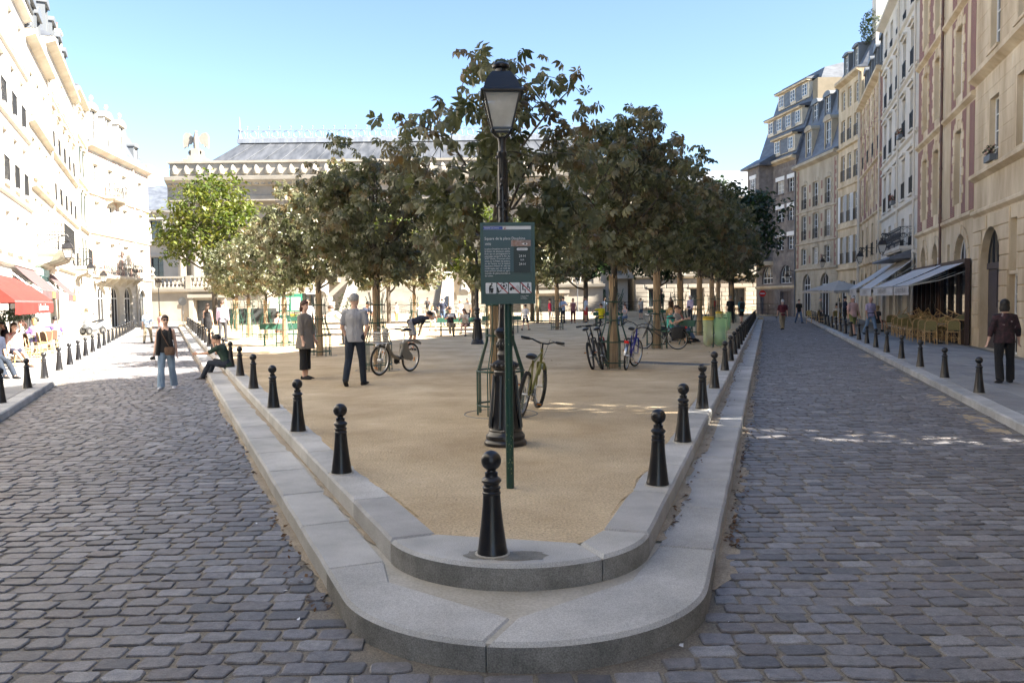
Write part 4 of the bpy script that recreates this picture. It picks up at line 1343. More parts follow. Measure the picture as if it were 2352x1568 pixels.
# ---------------- palace closing the square
def palace():
    root = thing('palace', (-12.0, 94.0, 0), 0, 'long pale stone palace with tall slate roof and grand stair closing the square', 'palace')
    W = 25.2
    H = 15.6
    ops = []
    xs = [-21.8 + 43.6 * k / 8 for k in range(9)]
    for x in xs:
        ops.append((x + W - 1.2, x + W + 1.2, 5.2, 11.4, True))
    for x in xs[:3] + xs[6:]:
        ops.append((x + W - .9, x + W + .9, 1.2, 3.0, False))
    mb = MB(); mb.M = Matrix.Translation((-W, 0, 0))
    wall_holes(mb, 2 * W, 0, H, ops, .6)
    mb.M = None
    mb.box(-W, W, .62, 22, 0, H)
    mb.build('wall', PALACE, root)
    for o in ops:
        fr, pa = window_meshes(o[1] - o[0], o[3] - o[2], o[4], 3, IRON)
        fo = obj('window', fr, root, (o[0] - W, .2, o[2])); obj('pane', pa, fo)
    # half columns with capitals
    for k in range(10):
        x = -W + .9 + (2 * W - 1.8) * k / 9
        for dx in ((-.75, .75) if k in (0, 9) else (0,)):
            c = MB()
            c.lathe([(.62, 4.6), (.62, 4.9), (.5, 5.0), (.45, 12.0), (.52, 12.15), (.45, 12.2), (.5, 12.5), (.66, 13.0), (.66, 13.15)], 14, (x + dx, -.35, 0))
            c.box(x + dx - .7, x + dx + .7, -1.05, 0, 13.15, 13.35)
            c.box(x + dx - .75, x + dx + .75, -1.1, 0, 4.2, 4.6)
            c.build('column', PALACE, root, 40)
    e = MB()
    e.extx([(0, 13.36), (-1.15, 13.36), (-1.15, 13.9), (-1.05, 14.0), (-1.05, 15.0), (-1.25, 15.1), (-1.9, 15.6), (-1.95, 16.0), (-1.7, 16.05), (0, 16.05)], -W - 1.0, W + 1.0)
    e.build('entablature', PALACE, root, recalc=True)
    e = MB()
    for k in range(70):
        x = -W - .8 + k * (2 * W + 1.6) / 70
        e.box(x, x + .4, -1.55, -1.2, 15.1, 15.36)
    tag(e.build('dentils', PALACE, root), kind='stuff')
    par = MB(); par.box(-W - .6, W + .6, -1.3, -.7, 16.06, 17.5); par.box(-W - .8, W + .8, -1.5, -.5, 17.5, 17.75)
    par.build('parapet', PALACE, root)
    for k in range(40):
        x = -W + (2 * W) * k / 39
        a = MB()
        a.lathe([(.32, 0), (.42, .35), (.25, .75), (.08, 1.0)], 8, (x, -1.36, 16.3))
        a.build('antefix', PALACE, root, True)
    r = MB()
    x0, x1 = -W + 2.0, W - 2.0
    yb, yt, z0, z1 = .3, 7.5, 17.2, 21.3
    v = [(x0, yb, z0), (x1, yb, z0), (x1, 20, z0), (x0, 20, z0), (x0 + 2.6, yt, z1), (x1 - 2.6, yt, z1), (x1 - 2.6, 12, z1), (x0 + 2.6, 12, z1)]
    r.add(v, [(0, 1, 5, 4), (1, 2, 6, 5), (2, 3, 7, 6), (3, 0, 4, 7), (4, 5, 6, 7)])
    ro = r.build('roof', PZINC, root)
    sm = MB()
    for k in range(1, 22):                       # standing seams
        t = k / 22
        xa = x0 + (x1 - x0) * t
        xb = x0 + 2.6 + (x1 - x0 - 5.2) * t
        sm.tube([(xa, yb - .06, z0 + .1), (xb, yt - .04, z1)], .035, 4)
    sm.build('roof_seams', PZINC, ro)
    cr = MB()
    cr.box(x0 + 2.2, x1 - 2.2, yt - .3, yt + .3, z1, z1 + .5)
    cr.box(x0 + 2.3, x1 - 2.3, yt - .06, yt + .06, z1 + .55, z1 + .65)
    cr.box(x0 + 2.3, x1 - 2.3, yt - .05, yt + .05, z1 + 1.5, z1 + 1.58)
    n = 32
    for k in range(n):
        x = x0 + 2.8 + (x1 - x0 - 5.6) * k / (n - 1)
        cr.torus((x, yt, z1 + 1.05), .38, .05, 12, 4, 'Y')
        cr.bar((x + .62, yt, z1 + .6), (x + .62, yt, z1 + 1.95), .07)
        cr.ball((x + .62, yt, z1 + 1.95), .1, 6, 4)
    cr.build('roof_cresting', ZINC, ro)
    fm_ = MB(); fm_.lathe([(.3, 0), (.2, .5), (.08, .9), (.22, 1.2), (.06, 1.5), (.05, 2.6), (.01, 2.8)], 10, (x0 + 2.5, yt, z1 + .4)); fm_.build('finial', ZINC, ro, True)
    # eagle on a scroll pedestal at the corner
    ea = thing('stone_eagle', (-12.0 - W + 2.2, 94.0 - .7, 17.75), 0, 'pale stone eagle with raised wings on the left corner of the palace parapet', 'statue')
    b = MB(); b.box(-1.3, 1.3, -.6, .6, 0, .3); b.box(-.8, .8, -.5, .5, .3, .65); b.box(-.45, .45, -.4, .4, .65, 1.45); b.build('pedestal', PALACE, ea)
    b = MB(); b.torus((-.5, 0, 1.0), .26, .11, 14, 6, 'Y', ry=.3); b.torus((.5, 0, 1.0), .26, .11, 14, 6, 'Y', ry=.3); b.build('scroll', PALACE, ea, True)
    b = MB()
    b.tube([(0, .05, 1.5), (0, 0, 2.1), (0, 0, 2.7), (.02, -.08, 3.1), (.1, -.15, 3.35), (.3, -.2, 3.32)], [.22, .3, .28, .15, .13, .04], 10)
    b.tube([(-.15, 0, 1.45), (-.15, -.05, 1.9)], [.12, .16], 6); b.tube([(.15, 0, 1.45), (.15, -.05, 1.9)], [.12, .16], 6)
    b.build('body', PALACE, ea, True)
    for s_ in (-1, 1):
        b = MB()
        pts = [(.3, 2.75), (.75, 3.2), (1.15, 3.25), (1.4, 2.9), (1.45, 2.2), (1.35, 1.5), (1.1, 1.75), (.95, 1.6), (.8, 2.0), (.6, 1.95), (.42, 2.2)]
        b.prism([(s_ * x, z) for x, z in (pts if s_ > 0 else pts[::-1])], .0, .22)
        b.build('wing', PALACE, ea, recalc=True)
    # lower wing blocks either side
    for sx, lab in ((-1, 'left'), (1, 'right')):
        X0 = sx * (W + (13.2 if sx < 0 else 15.8))
        wroot = thing('palace_wing', (-12.0 + X0, 104.0 if sx < 0 else 97.0, 0), 0, ('grey stone palace wing with blue slate roof behind the arcaded house' if sx < 0 else 'pale palace wing with banded stone base behind the dark tree on the right'), 'palace')
        hw = 12.2 if sx < 0 else 14.6
        ops = []
        for k in range(6):
            x = hw * 2 * (k + .5) / 6
            for z, h in ((1.0, 2.0), (5.0, 2.8), (10.0, 2.4)):
                ops.append((x - .75, x + .75, z, z + h, False))
        HH = 13.6
        mb = MB(); mb.M = Matrix.Translation((-hw, 0, 0)); wall_holes(mb, 2 * hw, 0, HH, ops, .5); mb.M = None
        mb.box(-hw, hw, .52, 14, 0, HH)
        wm = PALACE_D if sx < 0 else PALACE
        mb.build('wall', wm, wroot)
        for o in ops:
            fr, pa = window_meshes(1.5, o[3] - o[2], False, 2, IRON)
            fo = obj('window', fr, wroot, (o[0] - hw, .1, o[2])); obj('pane', pa, fo)
            b = MB(); b.box(o[0] - hw - .25, o[1] - hw + .25, -.18, -.002, o[2] - .2, o[2] - .005); b.box(o[0] - hw - .2, o[1] - hw + .2, -.14, -.002, o[3] + .15, o[3] + .4); b.build('surround', wm, wroot)
        for z in (4.2, 9.2, 13.2):
            b = MB(); b.extx([(0, z), (-.35, z + .2), (-.4, z + .45), (0, z + .5)], -hw - .1, hw + .1); b.build('cornice', wm, wroot, recalc=True)
        if sx > 0:
            ops2 = [(o[0] - hw, o[1] - hw, o[2], o[3], False) for o in ops]
            courses(wroot, PALACE, -hw + .05, hw - .05, .1, 4.1, .5, 1.25, ops2, .07, gap=.05, seed=31)
        b = MB()
        z0 = HH + .1
        b.add([(-hw - .2, -.3, z0), (hw + .2, -.3, z0), (hw + .2, 14, z0), (-hw - .2, 14, z0), (-hw + 2.5, 3.2, z0 + 3.4), (hw - 2.5, 3.2, z0 + 3.4), (hw - 2.5, 11, z0 + 3.4), (-hw + 2.5, 11, z0 + 3.4)],
              [(0, 1, 5, 4), (1, 2, 6, 5), (2, 3, 7, 6), (3, 0, 4, 7), (4, 5, 6, 7)])
        b.build('roof', SLATE if sx < 0 else ZINC, wroot)
        b = MB(); b.box(hw - 5.0 if sx > 0 else 2.0, hw - 3.6 if sx > 0 else 3.6, 4, 6, z0 + 2, z0 + 6.4); b.build('chimney', PALACE, wroot)
    # grand stair, terraces and balustrades in front
    st = thing('grand_staircase', (-12.0, 94.0, 0), 0, 'wide pale stone staircase rising to the palace between two terraces', 'staircase')
    n = 20
    for k in range(n):
        b = MB(); b.box(-4.6, 4.6, -10.0 + k * .36, -10.0 + (k + 1) * .36, .13, .13 + (k + 1) * .21); b.build('step', PALACE, st)
    b = MB(); b.box(-4.6, 4.6, -2.8, -.02, .13, .13 + n * .21); b.build('landing', PALACE, st)
    for s_ in (-1, 1):
        b = MB(); b.extx([(-10.4, .13), (-10.4, 1.0), (-2.8, 5.2), (-.02, 5.2), (-.02, .13)], 4.62 if s_ > 0 else -5.5, 5.5 if s_ > 0 else -4.62); b.build('cheek_wall', PALACE, st, recalc=True)
        b = MB()
        b.box(-1.1, 1.1, -.7, .7, 0, .5)
        b.tube([(-.7, 0, .7), (-.2, 0, 1.0), (.4, 0, 1.25), (.75, 0, 1.75), (1.05, 0, 2.05)], [.5, .55, .5, .42, .2], 8)
        b.tube([(.55, .2, 1.2), (.75, .25, .5)], [.2, .16], 6); b.tube([(.55, -.2, 1.2), (.75, -.25, .5)], [.2, .16], 6)
        li = thing('stone_lion', (-12.0 + s_ * 7.2, 84.6, 2.0), PI / 2 if s_ > 0 else PI / 2, 'pale stone lion lying on a plinth %s of the palace stair' % ('right' if s_ > 0 else 'left'), 'statue')
        b.build('body', PALACE, li, True)
        q = MB(); q.box(-1.3, 1.3, -.9, .9, -1.9, 0); q.build('plinth', PALACE, li)
    return root
palace()

def terrace(x0, x1, lab, doors):
    """stone terrace block with balustrade, standing in front of the palace"""
    t = thing('stone_terrace', (x0, 86.0, .13), 0, lab, 'terrace')
    L = x1 - x0
    ops = [(d - 1.3, d + 1.3, 0, 2.2, False) for d in doors]
    b = MB(); wall_holes(b, L, 0, 3.2, ops, .5); b.box(0, L, .55, 7.9, 0, 3.2); b.build('wall', PALACE, t)
    for d in doors:
        b = MB(); b.box(d - 1.3, d + 1.3, .45, .5, 0, 2.2); b.build('door', mat('iron_gate', (.05, .06, .07), (.09, .1, .11), 3, .6), t)
        b = MB(); b.box(d - 2.0, d + 2.0, -.4, -.002, 2.45, 2.8); b.box(d - 1.9, d - 1.45, -.3, -.002, 0, 2.45); b.box(d + 1.45, d + 1.9, -.3, -.002, 0, 2.45); b.build('door_surround', PALACE, t)
    b = MB(); b.extx([(0, 3.0), (-.35, 3.1), (-.4, 3.35), (0, 3.4)], -.2, L + .2); b.build('cornice', PALACE, t, recalc=True)
    b = MB(); b.box(0, L, -.2, .2, 3.41, 3.6); b.box(0, L, -.22, .22, 4.5, 4.68); b.build('rail', PALACE, t)
    me = MB().lathe([(.13, 0), (.13, .08), (.08, .14), (.15, .4), (.07, .68), (.12, .8), (.13, .9)], 8).mesh('baluster', PALACE, True)
    n = int(L / .42)
    for k in range(n):
        x = .3 + (L - .6) * k / max(1, n - 1)
        if k % 9 == 0:
            b = MB(); b.box(x - .28, x + .28, -.27, .27, 3.41, 4.75); b.build('pier', PALACE, t)
        else:
            obj('baluster', me, t, (x, 0, 3.6))
    b = MB(); b.lathe([(.1, 0), (.25, .1), (.12, .3), (.28, .55), (.3, .7), (.05, .9)], 10, (.3, 0, 4.76)); b.build('urn', PALACE, t, True)
    return t
terrace(-37.5, -25.5, 'pale stone terrace with balustrade and iron door left of the palace stair', [6.0])
terrace(1.0, 9.5, 'pale stone terrace with balustrade right of the palace stair', [3.0])

# ------------------------------------------------------------------ trees
def leaf_template(near=True):
    """palmate chestnut leaf: seven or five drooping leaflets around the stalk end"""
    V, F = [], []
    angs = [-120, -78, -38, 0, 38, 78, 120] if near else [-100, -48, 0, 48, 100]
    lens = [.62, .82, .95, 1.0, .95, .82, .62] if near else [.7, .9, 1, .9, .7]
    for a, l in zip(angs, lens):
        a = math.radians(a)
        d = Vector((math.sin(a), math.cos(a), 0))
        s_ = Vector((d.y, -d.x, 0))
        o = len(V)
        w = .20 * l if near else .27 * l
        if near:
            pts = [d * .03, d * .5 * l + s_ * w * .75 + Vector((0, 0, -.06)), d * .72 * l + s_ * w + Vector((0, 0, -.24)), d * .92 * l + Vector((0, 0, -.58)),
                   d * .72 * l - s_ * w + Vector((0, 0, -.24)), d * .5 * l - s_ * w * .75 + Vector((0, 0, -.06)), d * .62 * l + Vector((0, 0, -.06))]
            V += pts
            F += [(o, o + 1, o + 6), (o + 1, o + 2, o + 6), (o + 2, o + 3, o + 6), (o + 3, o + 4, o + 6), (o + 4, o + 5, o + 6), (o + 5, o, o + 6)]
        else:
            pts = [d * .03, d * .65 * l + s_ * w + Vector((0, 0, -.16)), d * .94 * l + Vector((0, 0, -.5)), d * .65 * l - s_ * w + Vector((0, 0, -.16))]
            V += pts
            F += [(o, o + 1, o + 2), (o, o + 2, o + 3)]
    return np.array([tuple(p) for p in V], dtype=np.float64), np.array(F, dtype=np.int64)
LEAF_N, LEAF_F = leaf_template(True), leaf_template(False)
# plain oval leaf for the yellow-green trees and shrubs
OVAL = (np.array([(0, 0, 0), (.28, .5, .05), (0, 1, -.12), (-.28, .5, .05)], dtype=np.float64), np.array([(0, 1, 2), (0, 2, 3)], dtype=np.int64))

def rand_rot(rs, n, droop):
    """random rotations: yaw anywhere, tipped over by up to `droop` radians"""
    yaw = rs.uniform(0, 2 * PI, n)
    tip = rs.normal(droop, .45, n)
    roll = rs.normal(0, .35, n)
    cy, sy, ct, st, cr, sr = np.cos(yaw), np.sin(yaw), np.cos(tip), np.sin(tip), np.cos(roll), np.sin(roll)
    Z = np.zeros(n); O = np.ones(n)
    Rz = np.stack([np.stack([cy, -sy, Z], -1), np.stack([sy, cy, Z], -1), np.stack([Z, Z, O], -1)], 1)
    Rx = np.stack([np.stack([O, Z, Z], -1), np.stack([Z, ct, st], -1), np.stack([Z, -st, ct], -1)], 1)
    Ry = np.stack([np.stack([cr, Z, sr], -1), np.stack([Z, O, Z], -1), np.stack([-sr, Z, cr], -1)], 1)
    return Rz @ Rx @ Ry

def leaves_mesh(name, pos, size, tmpl, mt, rs, droop=.5, tint=None):
    V, F = tmpl
    n = len(pos)
    R = rand_rot(rs, n, droop)
    sc = size * rs.uniform(.7, 1.2, n)
    P = np.einsum('nij,kj->nki', R, V) * sc[:, None, None] + pos[:, None, :]
    k = len(V)
    if k > 4:
        P = P + rs.normal(0, .055, P.shape) * sc[:, None, None]
    FF = (F[None, :, :] + (np.arange(n) * k)[:, None, None]).reshape(-1, 3)
    me = bpy.data.meshes.new(name)
    me.vertices.add(n * k)
    me.vertices.foreach_set('co', P.reshape(-1).astype(np.float32))
    me.loops.add(len(FF) * 3)
    me.loops.foreach_set('vertex_index', FF.reshape(-1).astype(np.int32))
    me.polygons.add(len(FF))
    me.polygons.foreach_set('loop_start', (np.arange(len(FF)) * 3).astype(np.int32))
    me.materials.append(mt)
    me.update(calc_edges=True)
    me.validate()
    t = rs.uniform(0, 1, n) if tint is None else tint
    set_tint(me, np.repeat(t, k))
    return me

def tree_parts(seed, h, stem, cr, cz, nclump, per, leaf, tmpl, mt, trunk_r=.085, clump_r=.36, hollow=.35, droop=.55, squash=1.0, bot=-1.0):
    """returns trunk mesh, crown mesh, clump points: crown is an uneven ellipsoid of leaf clumps carried by limbs"""
    rs = np.random.RandomState(seed)
    r = random.Random(seed)
    cl = []
    tries = 0
    while len(cl) < nclump and tries < 20000:
        tries += 1
        p = rs.normal(0, 1, 3)
        p /= np.linalg.norm(p)
        q = rs.uniform(hollow, 1.0) ** .6 * rs.uniform(.86, 1.08)
        p = p * q
        if p[2] < bot:
            continue
        c = np.array([p[0] * cr[0], p[1] * cr[1], cz + p[2] * cr[2]])
        if all(np.linalg.norm(c - d) > clump_r * .62 for d in cl):
            cl.append(c)
    cl = np.array(cl)
    tr = MB()
    wob = [(r.uniform(-.04, .04), r.uniform(-.04, .04)) for _ in range(8)]
    top = cz + cr[2] * .72
    path = [(0, 0, -.05)] + [(wob[k][0] * (k + 1) / 3, wob[k][1] * (k + 1) / 3, stem * (k + 1) / 4) for k in range(4)] + [(wob[5][0] * 2, wob[5][1] * 2, (stem + top) / 2), (wob[6][0] * 3, wob[6][1] * 3, top)]
    tr.tube(path, [trunk_r * 1.25, trunk_r * 1.05, trunk_r, trunk_r * .95, trunk_r * .95, trunk_r * .55, trunk_r * .15], 9)
    # limbs: group the clumps by direction, one limb per group, twigs to each clump
    nl = max(5, nclump // 7)
    limbs = []
    for k in range(nl):
        a = 2 * PI * k / nl * 2.4 + r.uniform(-.3, .3)
        z0 = stem * .92 + (top - stem) * (k / nl) * .75
        e = r.uniform(.5, .75)
        z1 = z0 + cr[2] * r.uniform(.25, .6)
        p0 = Vector((0, 0, z0)); p3 = Vector((cr[0] * e * math.cos(a), cr[1] * e * math.sin(a), min(z1, cz + cr[2] * .8)))
        p1 = p0.lerp(p3, .35) + Vector((0, 0, -.05 * cr[2])); p2 = p0.lerp(p3, .7) + Vector((r.uniform(-.1, .1), r.uniform(-.1, .1), .04))
        rr = trunk_r * (.5 - .2 * k / nl)
        tr.tube([p0, p1, p2, p3], [rr, rr * .8, rr * .6, rr * .35], 6)
        limbs += [(p1, rr * .4), (p2, rr * .35), (p3, rr * .3)]
    for c in cl:
        cv = Vector(c)
        b, br = min(limbs, key=lambda l: (l[0] - cv).length + max(0, l[0].z - cv.z) * .8)
        m_ = b.lerp(cv, .5) + Vector((0, 0, .06))
        tr.tube([b, m_, cv], [br, br * .7, .006], 4)
    n = len(cl) * per
    idx = np.repeat(np.arange(len(cl)), per)
    off = rs.normal(0, 1, (n, 3))
    off /= np.linalg.norm(off, axis=1)[:, None]
    off *= (rs.uniform(.15, 1, n) ** .5)[:, None] * clump_r * rs.uniform(.75, 1.25, len(cl))[idx][:, None]
    off[:, 2] *= .75
    pos = cl[idx] + off
    base_t = rs.uniform(.0, .5, len(cl))[idx]
    tint = np.clip(base_t + rs.uniform(0, .5, n) * rs.choice([1, 1, 1, 1.2], n), 0, 1)
    tm = tr.mesh('trunk', BARK, True)
    cm = leaves_mesh('crown', pos, leaf, tmpl, mt, rs, droop, tint)
    return tm, cm, pos, tint

def plant_tree(name, P, label, parts, rz=0.0, sc=1.0, wrap=True, group='young chestnut trees on the square', z=SAND_Z):
    t = thing(name, (P[0], P[1], z), rz, label, 'tree', group)
    t.scale = (sc, sc, sc)
    obj('trunk', parts[0], t)
    tag(obj('crown', parts[1], t), kind='stuff')
    if wrap:
        obj('reed_wrap', WRAP, t)
    return t
wm = MB()
for k in range(14):
    a = 2 * PI * k / 14
    wm.tube([(.080 * math.cos(a), .080 * math.sin(a), .0), (.076 * math.cos(a), .076 * math.sin(a), 1.95 + .05 * math.sin(k * 2.1))], .016, 5)
WRAP = wm.mesh('reed_wrap', REED, True)

def guard_meshes():
    """green iron tree guard: bars that swell outwards at the foot, hoops, foot ring"""
    bars = []
    n = 8
    for k in range(n):
        a = 2 * PI * k / n
        m = MB()
        ca, sa = math.cos(a), math.sin(a)
        hh = 1.75 + (.1 if k % 2 else 0)
        for da in (-.055, .055):
            pts = [(.34, 0), (.34, .62), (.205, 1.05), (.19, hh - .2), (.25, hh)]
            if da > 0: pts = [(.34, 0), (.34, .62), (.205, 1.05), (.19, 1.22)]
            m.tube([(q * math.cos(a + da), q * math.sin(a + da), z) for q, z in pts], .0095, 5)
        bars.append(m.mesh('bar', GREENM))
    hoops = []
    for R_, z in ((.34, .14), (.34, .62), (.197, 1.12), (.19, 1.55)):
        m = MB(); m.torus((0, 0, z), R_, .013, 22, 4, 'Z'); hoops.append(m.mesh('hoop', GREENM))
    m = MB(); m.torus((0, 0, -.002), .52, .010, 30, 4, 'Z'); ring = m.mesh('foot_ring', LEAD)
    return bars, hoops, ring
GB, GH, GRING = guard_meshes()
def tree_guard(P, label, rz=0.0):
    t = thing('tree_guard', (P[0], P[1], SAND_Z), rz, label, 'tree guard', 'green iron tree guards')
    for b in GB: obj('bar', b, t)
    for b in GH: obj('hoop', b, t)
    obj('foot_ring', GRING, t)
    return t

near_parts = tree_parts(3, 5.8, 2.2, (1.72, 1.4, 1.62), 3.45, 64, 10, .17, LEAF_N, CHEST, .06, .38, .25, .85, bot=-.95)
def front_tree():
    """front tree: three hundred of its leaves are single pieces, the rest one mass"""
    tm, cm, pos, tint = near_parts
    t = thing('chestnut_tree', (-.22, 11.73, SAND_Z), 0, 'tall thin chestnut tree with sparse crown right behind the street lamp', 'tree', 'young chestnut trees on the square')
    obj('trunk', tm, t)
    obj('reed_wrap', WRAP, t)
    rs = np.random.RandomState(77)
    order = np.argsort(pos[:, 1])            # nearest the viewer first
    first, rest = order[:300], order[300:]
    crown = obj('crown', leaves_mesh('crown', pos[rest], .17, LEAF_N, CHEST, rs, .85, tint[rest]), t)
    tag(crown, kind='stuff')
    pool = []
    for k in range(12):
        me = leaves_mesh('leaf', np.zeros((1, 3)), .17, LEAF_N, CHEST, rs, .85, np.array([k / 11.0 * .95]))
        pool.append(me)
    for i in first:
        o = obj('leaf', pool[int(tint[i] * 11)], crown, tuple(pos[i]))
        o.rotation_euler = (rs.normal(0, .25), rs.normal(0, .25), rs.uniform(0, 2 * PI))
front_tree()
big_parts = [tree_parts(21 + k, 6.2, 2.2, (1.75, 1.75, 1.75), 3.72, 104, 15, .165, LEAF_N, CHEST, .07, .40, .3, .85, bot=-.8) for k in range(2)]
plant_tree('chestnut_tree', (-3.19, 19.55), 'dense chestnut tree above the grey hire bicycle', big_parts[0], .4, 1.0)
plant_tree('chestnut_tree', (2.38, 19.35), 'dense chestnut tree above the black and blue bicycles', big_parts[1], 1.3, 1.1)
mid_parts = [tree_parts(41 + k, 5.8, 2.2, (1.75, 1.75, 1.65), 3.65, 84, 16, .18, LEAF_F, CHEST, .068, .44, .3, .8, bot=-.75) for k in range(3)]
TREES = [((-5.85, 25.13), 'chestnut tree behind the woman in the grey tunic', 0, 1.0), ((4.7, 26.8), 'chestnut tree at the black city bicycle with panniers', 1, 1.25),
         ((-8.43, 30.7), 'slim chestnut tree left of the woman in the grey tunic', 2, .92), ((8.15, 35.9), 'chestnut tree behind the green rubbish bags', 0, 1.28),
         ((-10.94, 36.8), 'sunlit chestnut tree, third from the left kerb end', 1, .9), ((-12.7, 40.0), 'sunlit chestnut tree, second beyond the seated man', 2, .95),
         ((-4.77, 40.65), 'chestnut tree with forked trunk left of the bench couple', 0, 1.0), ((2.46, 44.84), 'chestnut tree with guard just right of the walking boy', 1, 1.2),
         ((-16.3, 49.1), 'sunlit chestnut tree beside the couple walking away', 2, 1.0), ((-18.0, 53.7), 'furthest left sunlit chestnut tree near the yellow-green tree', 1, .95),
         ((1.82, 58.0), 'chestnut tree right of the sign post, before the palace terrace', 2, 1.15), ((12.58, 50.4), 'chestnut tree beside the two people walking away on the right', 0, 1.3),
         ((14.48, 54.5), 'last chestnut tree of the right row', 1, 1.25), ((10.4, 43.0), 'chestnut tree between the rubbish bags and the walking pair', 2, 1.3),
         ((6.4, 31.4), 'chestnut tree behind the bench group', 1, 1.25), ((-8.0, 49.5), 'sunlit chestnut tree left of the palace stair', 0, 1.05), ((-1.5, 52.0), 'chestnut tree behind the second street lamp', 1, 1.0)]
for k, (P, lab, v, sc) in enumerate(TREES):
    plant_tree('chestnut_tree', P, lab, mid_parts[v], k * 1.7, sc)
for P, lab in [((-.17, 11.73), 'tree guard behind the street lamp with the yellow bicycle leaning on it'), ((-3.19, 19.55), 'tree guard behind the grey hire bicycle'),
               ((2.38, 19.35), 'tree guard with black and blue bicycles around it')]:
    tree_guard(P, lab, .3)
for k, (P, lab, v, sc) in enumerate(TREES):
    tree_guard(P, 'tree guard around the ' + lab, k * .3)

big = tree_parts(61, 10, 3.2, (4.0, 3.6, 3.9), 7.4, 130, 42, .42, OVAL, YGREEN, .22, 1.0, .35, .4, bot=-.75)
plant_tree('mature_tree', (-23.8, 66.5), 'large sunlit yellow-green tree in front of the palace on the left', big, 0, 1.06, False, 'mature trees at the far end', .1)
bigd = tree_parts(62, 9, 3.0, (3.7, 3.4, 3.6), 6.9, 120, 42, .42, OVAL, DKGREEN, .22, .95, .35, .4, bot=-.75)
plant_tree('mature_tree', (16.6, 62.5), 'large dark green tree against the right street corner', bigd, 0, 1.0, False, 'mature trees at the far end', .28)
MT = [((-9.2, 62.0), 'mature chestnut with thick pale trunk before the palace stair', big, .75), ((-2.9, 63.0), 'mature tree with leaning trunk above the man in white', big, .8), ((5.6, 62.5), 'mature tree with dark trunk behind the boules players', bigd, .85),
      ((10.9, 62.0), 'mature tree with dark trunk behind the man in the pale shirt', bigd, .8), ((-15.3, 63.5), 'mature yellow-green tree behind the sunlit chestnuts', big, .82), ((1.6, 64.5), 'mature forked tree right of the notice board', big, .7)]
for k, (P, lab, pt, sc) in enumerate(MT):
    plant_tree('mature_tree', P, lab, pt, 1 + k * 1.3, sc, False, 'mature trees at the far end')

def shrub(P, label, w, h, mt, seed, n=640, leaf=.10, z=SAND_Z, name='shrub'):
    rs = np.random.RandomState(seed)
    p = rs.normal(0, 1, (n, 3)); p /= np.linalg.norm(p, axis=1)[:, None]
    p *= (rs.uniform(.3, 1, n) ** .5)[:, None]
    pos = np.stack([p[:, 0] * w / 2, p[:, 1] * w / 2, h * .5 + p[:, 2] * h * .5], 1)
    t = thing(name, (P[0], P[1], z), 0, label, 'shrub', 'shrubs before the palace')
    m = MB()
    for k in range(5):
        a = k * 1.26
        m.tube([(0, 0, -.02), (w * .15 * math.cos(a), w * .15 * math.sin(a), h * .4), (w * .3 * math.cos(a), w * .3 * math.sin(a), h * .75)], [.03, .02, .008], 5)
    m.build('stem', BARK, t)
    tag(obj('foliage', leaves_mesh('foliage', pos, leaf, OVAL, mt, rs, .3), t), kind='stuff')
    return t
for k, (x, y, w, h, lab) in enumerate([(-24.5, 80, 2.4, 3.0, 'purple-leaved shrub right of the terrace door'), (-20.0, 80, 2.0, 2.6, 'shrub left of the green notice frame'), (-16.5, 80.5, 2.2, 3.0, 'dark shrub behind the sunlit tree guards'),
                                   (9.2, 73.5, 1.6, 2.8, 'upright evergreen shrub behind the bench group'), (15.0, 76, 1.6, 2.6, 'loose dark shrub left of the walking pair'), (-14.0, 71.5, 1.0, 2.6, 'ivy-green column shrub behind the bench players')]):
    shrub((x, y), lab, w, h, SHRUB, 90 + k, 500, .16, .0)

# unseen foliage added in the house gap to break sunlight into dapples
_cp = np.random.RandomState(33)
_u = _cp.rand(1350)
_pos = np.stack([11.5 + 1.2 * _u + .1 * _cp.normal(0, 1, 1350), 8.95 - .37 * _u + _cp.uniform(-.5, .5, 1350), _cp.uniform(4.0, 15.5, 1350)], 1)
_t = thing('added_dapple_plant', (0, 0, 0), 0, 'unseen foliage added in the gap right of the photographer to break up sunlight', 'plant')
tag(obj('foliage', leaves_mesh('foliage', _pos, .34, OVAL, SHRUB, _cp, .4), _t), kind='stuff')

# fallen leaves and litter along the steps (nobody could count them)
def fallen():
    rs = np.random.RandomState(8)
    P = []
    for k in range(640):
        Y = 6.2 + 40 * rs.rand() ** 1.6
        if rs.rand() < .65:
            P.append((lineR(Y) + .05 + abs(rs.normal(0, .05)), Y, .018))
        else:
            P.append((lineR(Y, .38 - abs(rs.normal(0, .05))), Y, LOW_Z + .006))
    for k in range(120):
        Y = 5 + 25 * rs.rand() ** 1.6
        P.append((lineL(Y) - .05 - abs(rs.normal(0, .06)), Y, .018))
    for k in range(160):
        Y = 18 + 30 * rs.rand()
        P.append((lineR(Y, 1 + 5 * rs.rand()), Y, SAND_Z + .006))
    P = np.array(P)
    me = leaves_mesh('fallen_leaves', P, .05, OVAL, DEADL, rs, .0)
    tag(obj('fallen_leaves', me), 'small brown fallen leaves gathered along the granite steps', 'leaves', kind='stuff')
fallen()
_l = np.random.RandomState(19)
_p = [(lineR(y) + _l.uniform(.1, 2.6), y, .012) for y in 12 + 45 * _l.rand(46)] + [(lineL(y) - _l.uniform(.05, .3), y, .012) for y in 4.6 + 12 * _l.rand(12)] + [(1.25, 4.75, .01), (.9, 4.45, .012), (-1.3, 4.9, .012)]
_me = leaves_mesh('paper_litter', np.array(_p), .045, OVAL, WHITEP, _l, .0)
tag(obj('paper_litter', _me), 'scraps of white paper litter along the road edges', 'litter', kind='stuff')

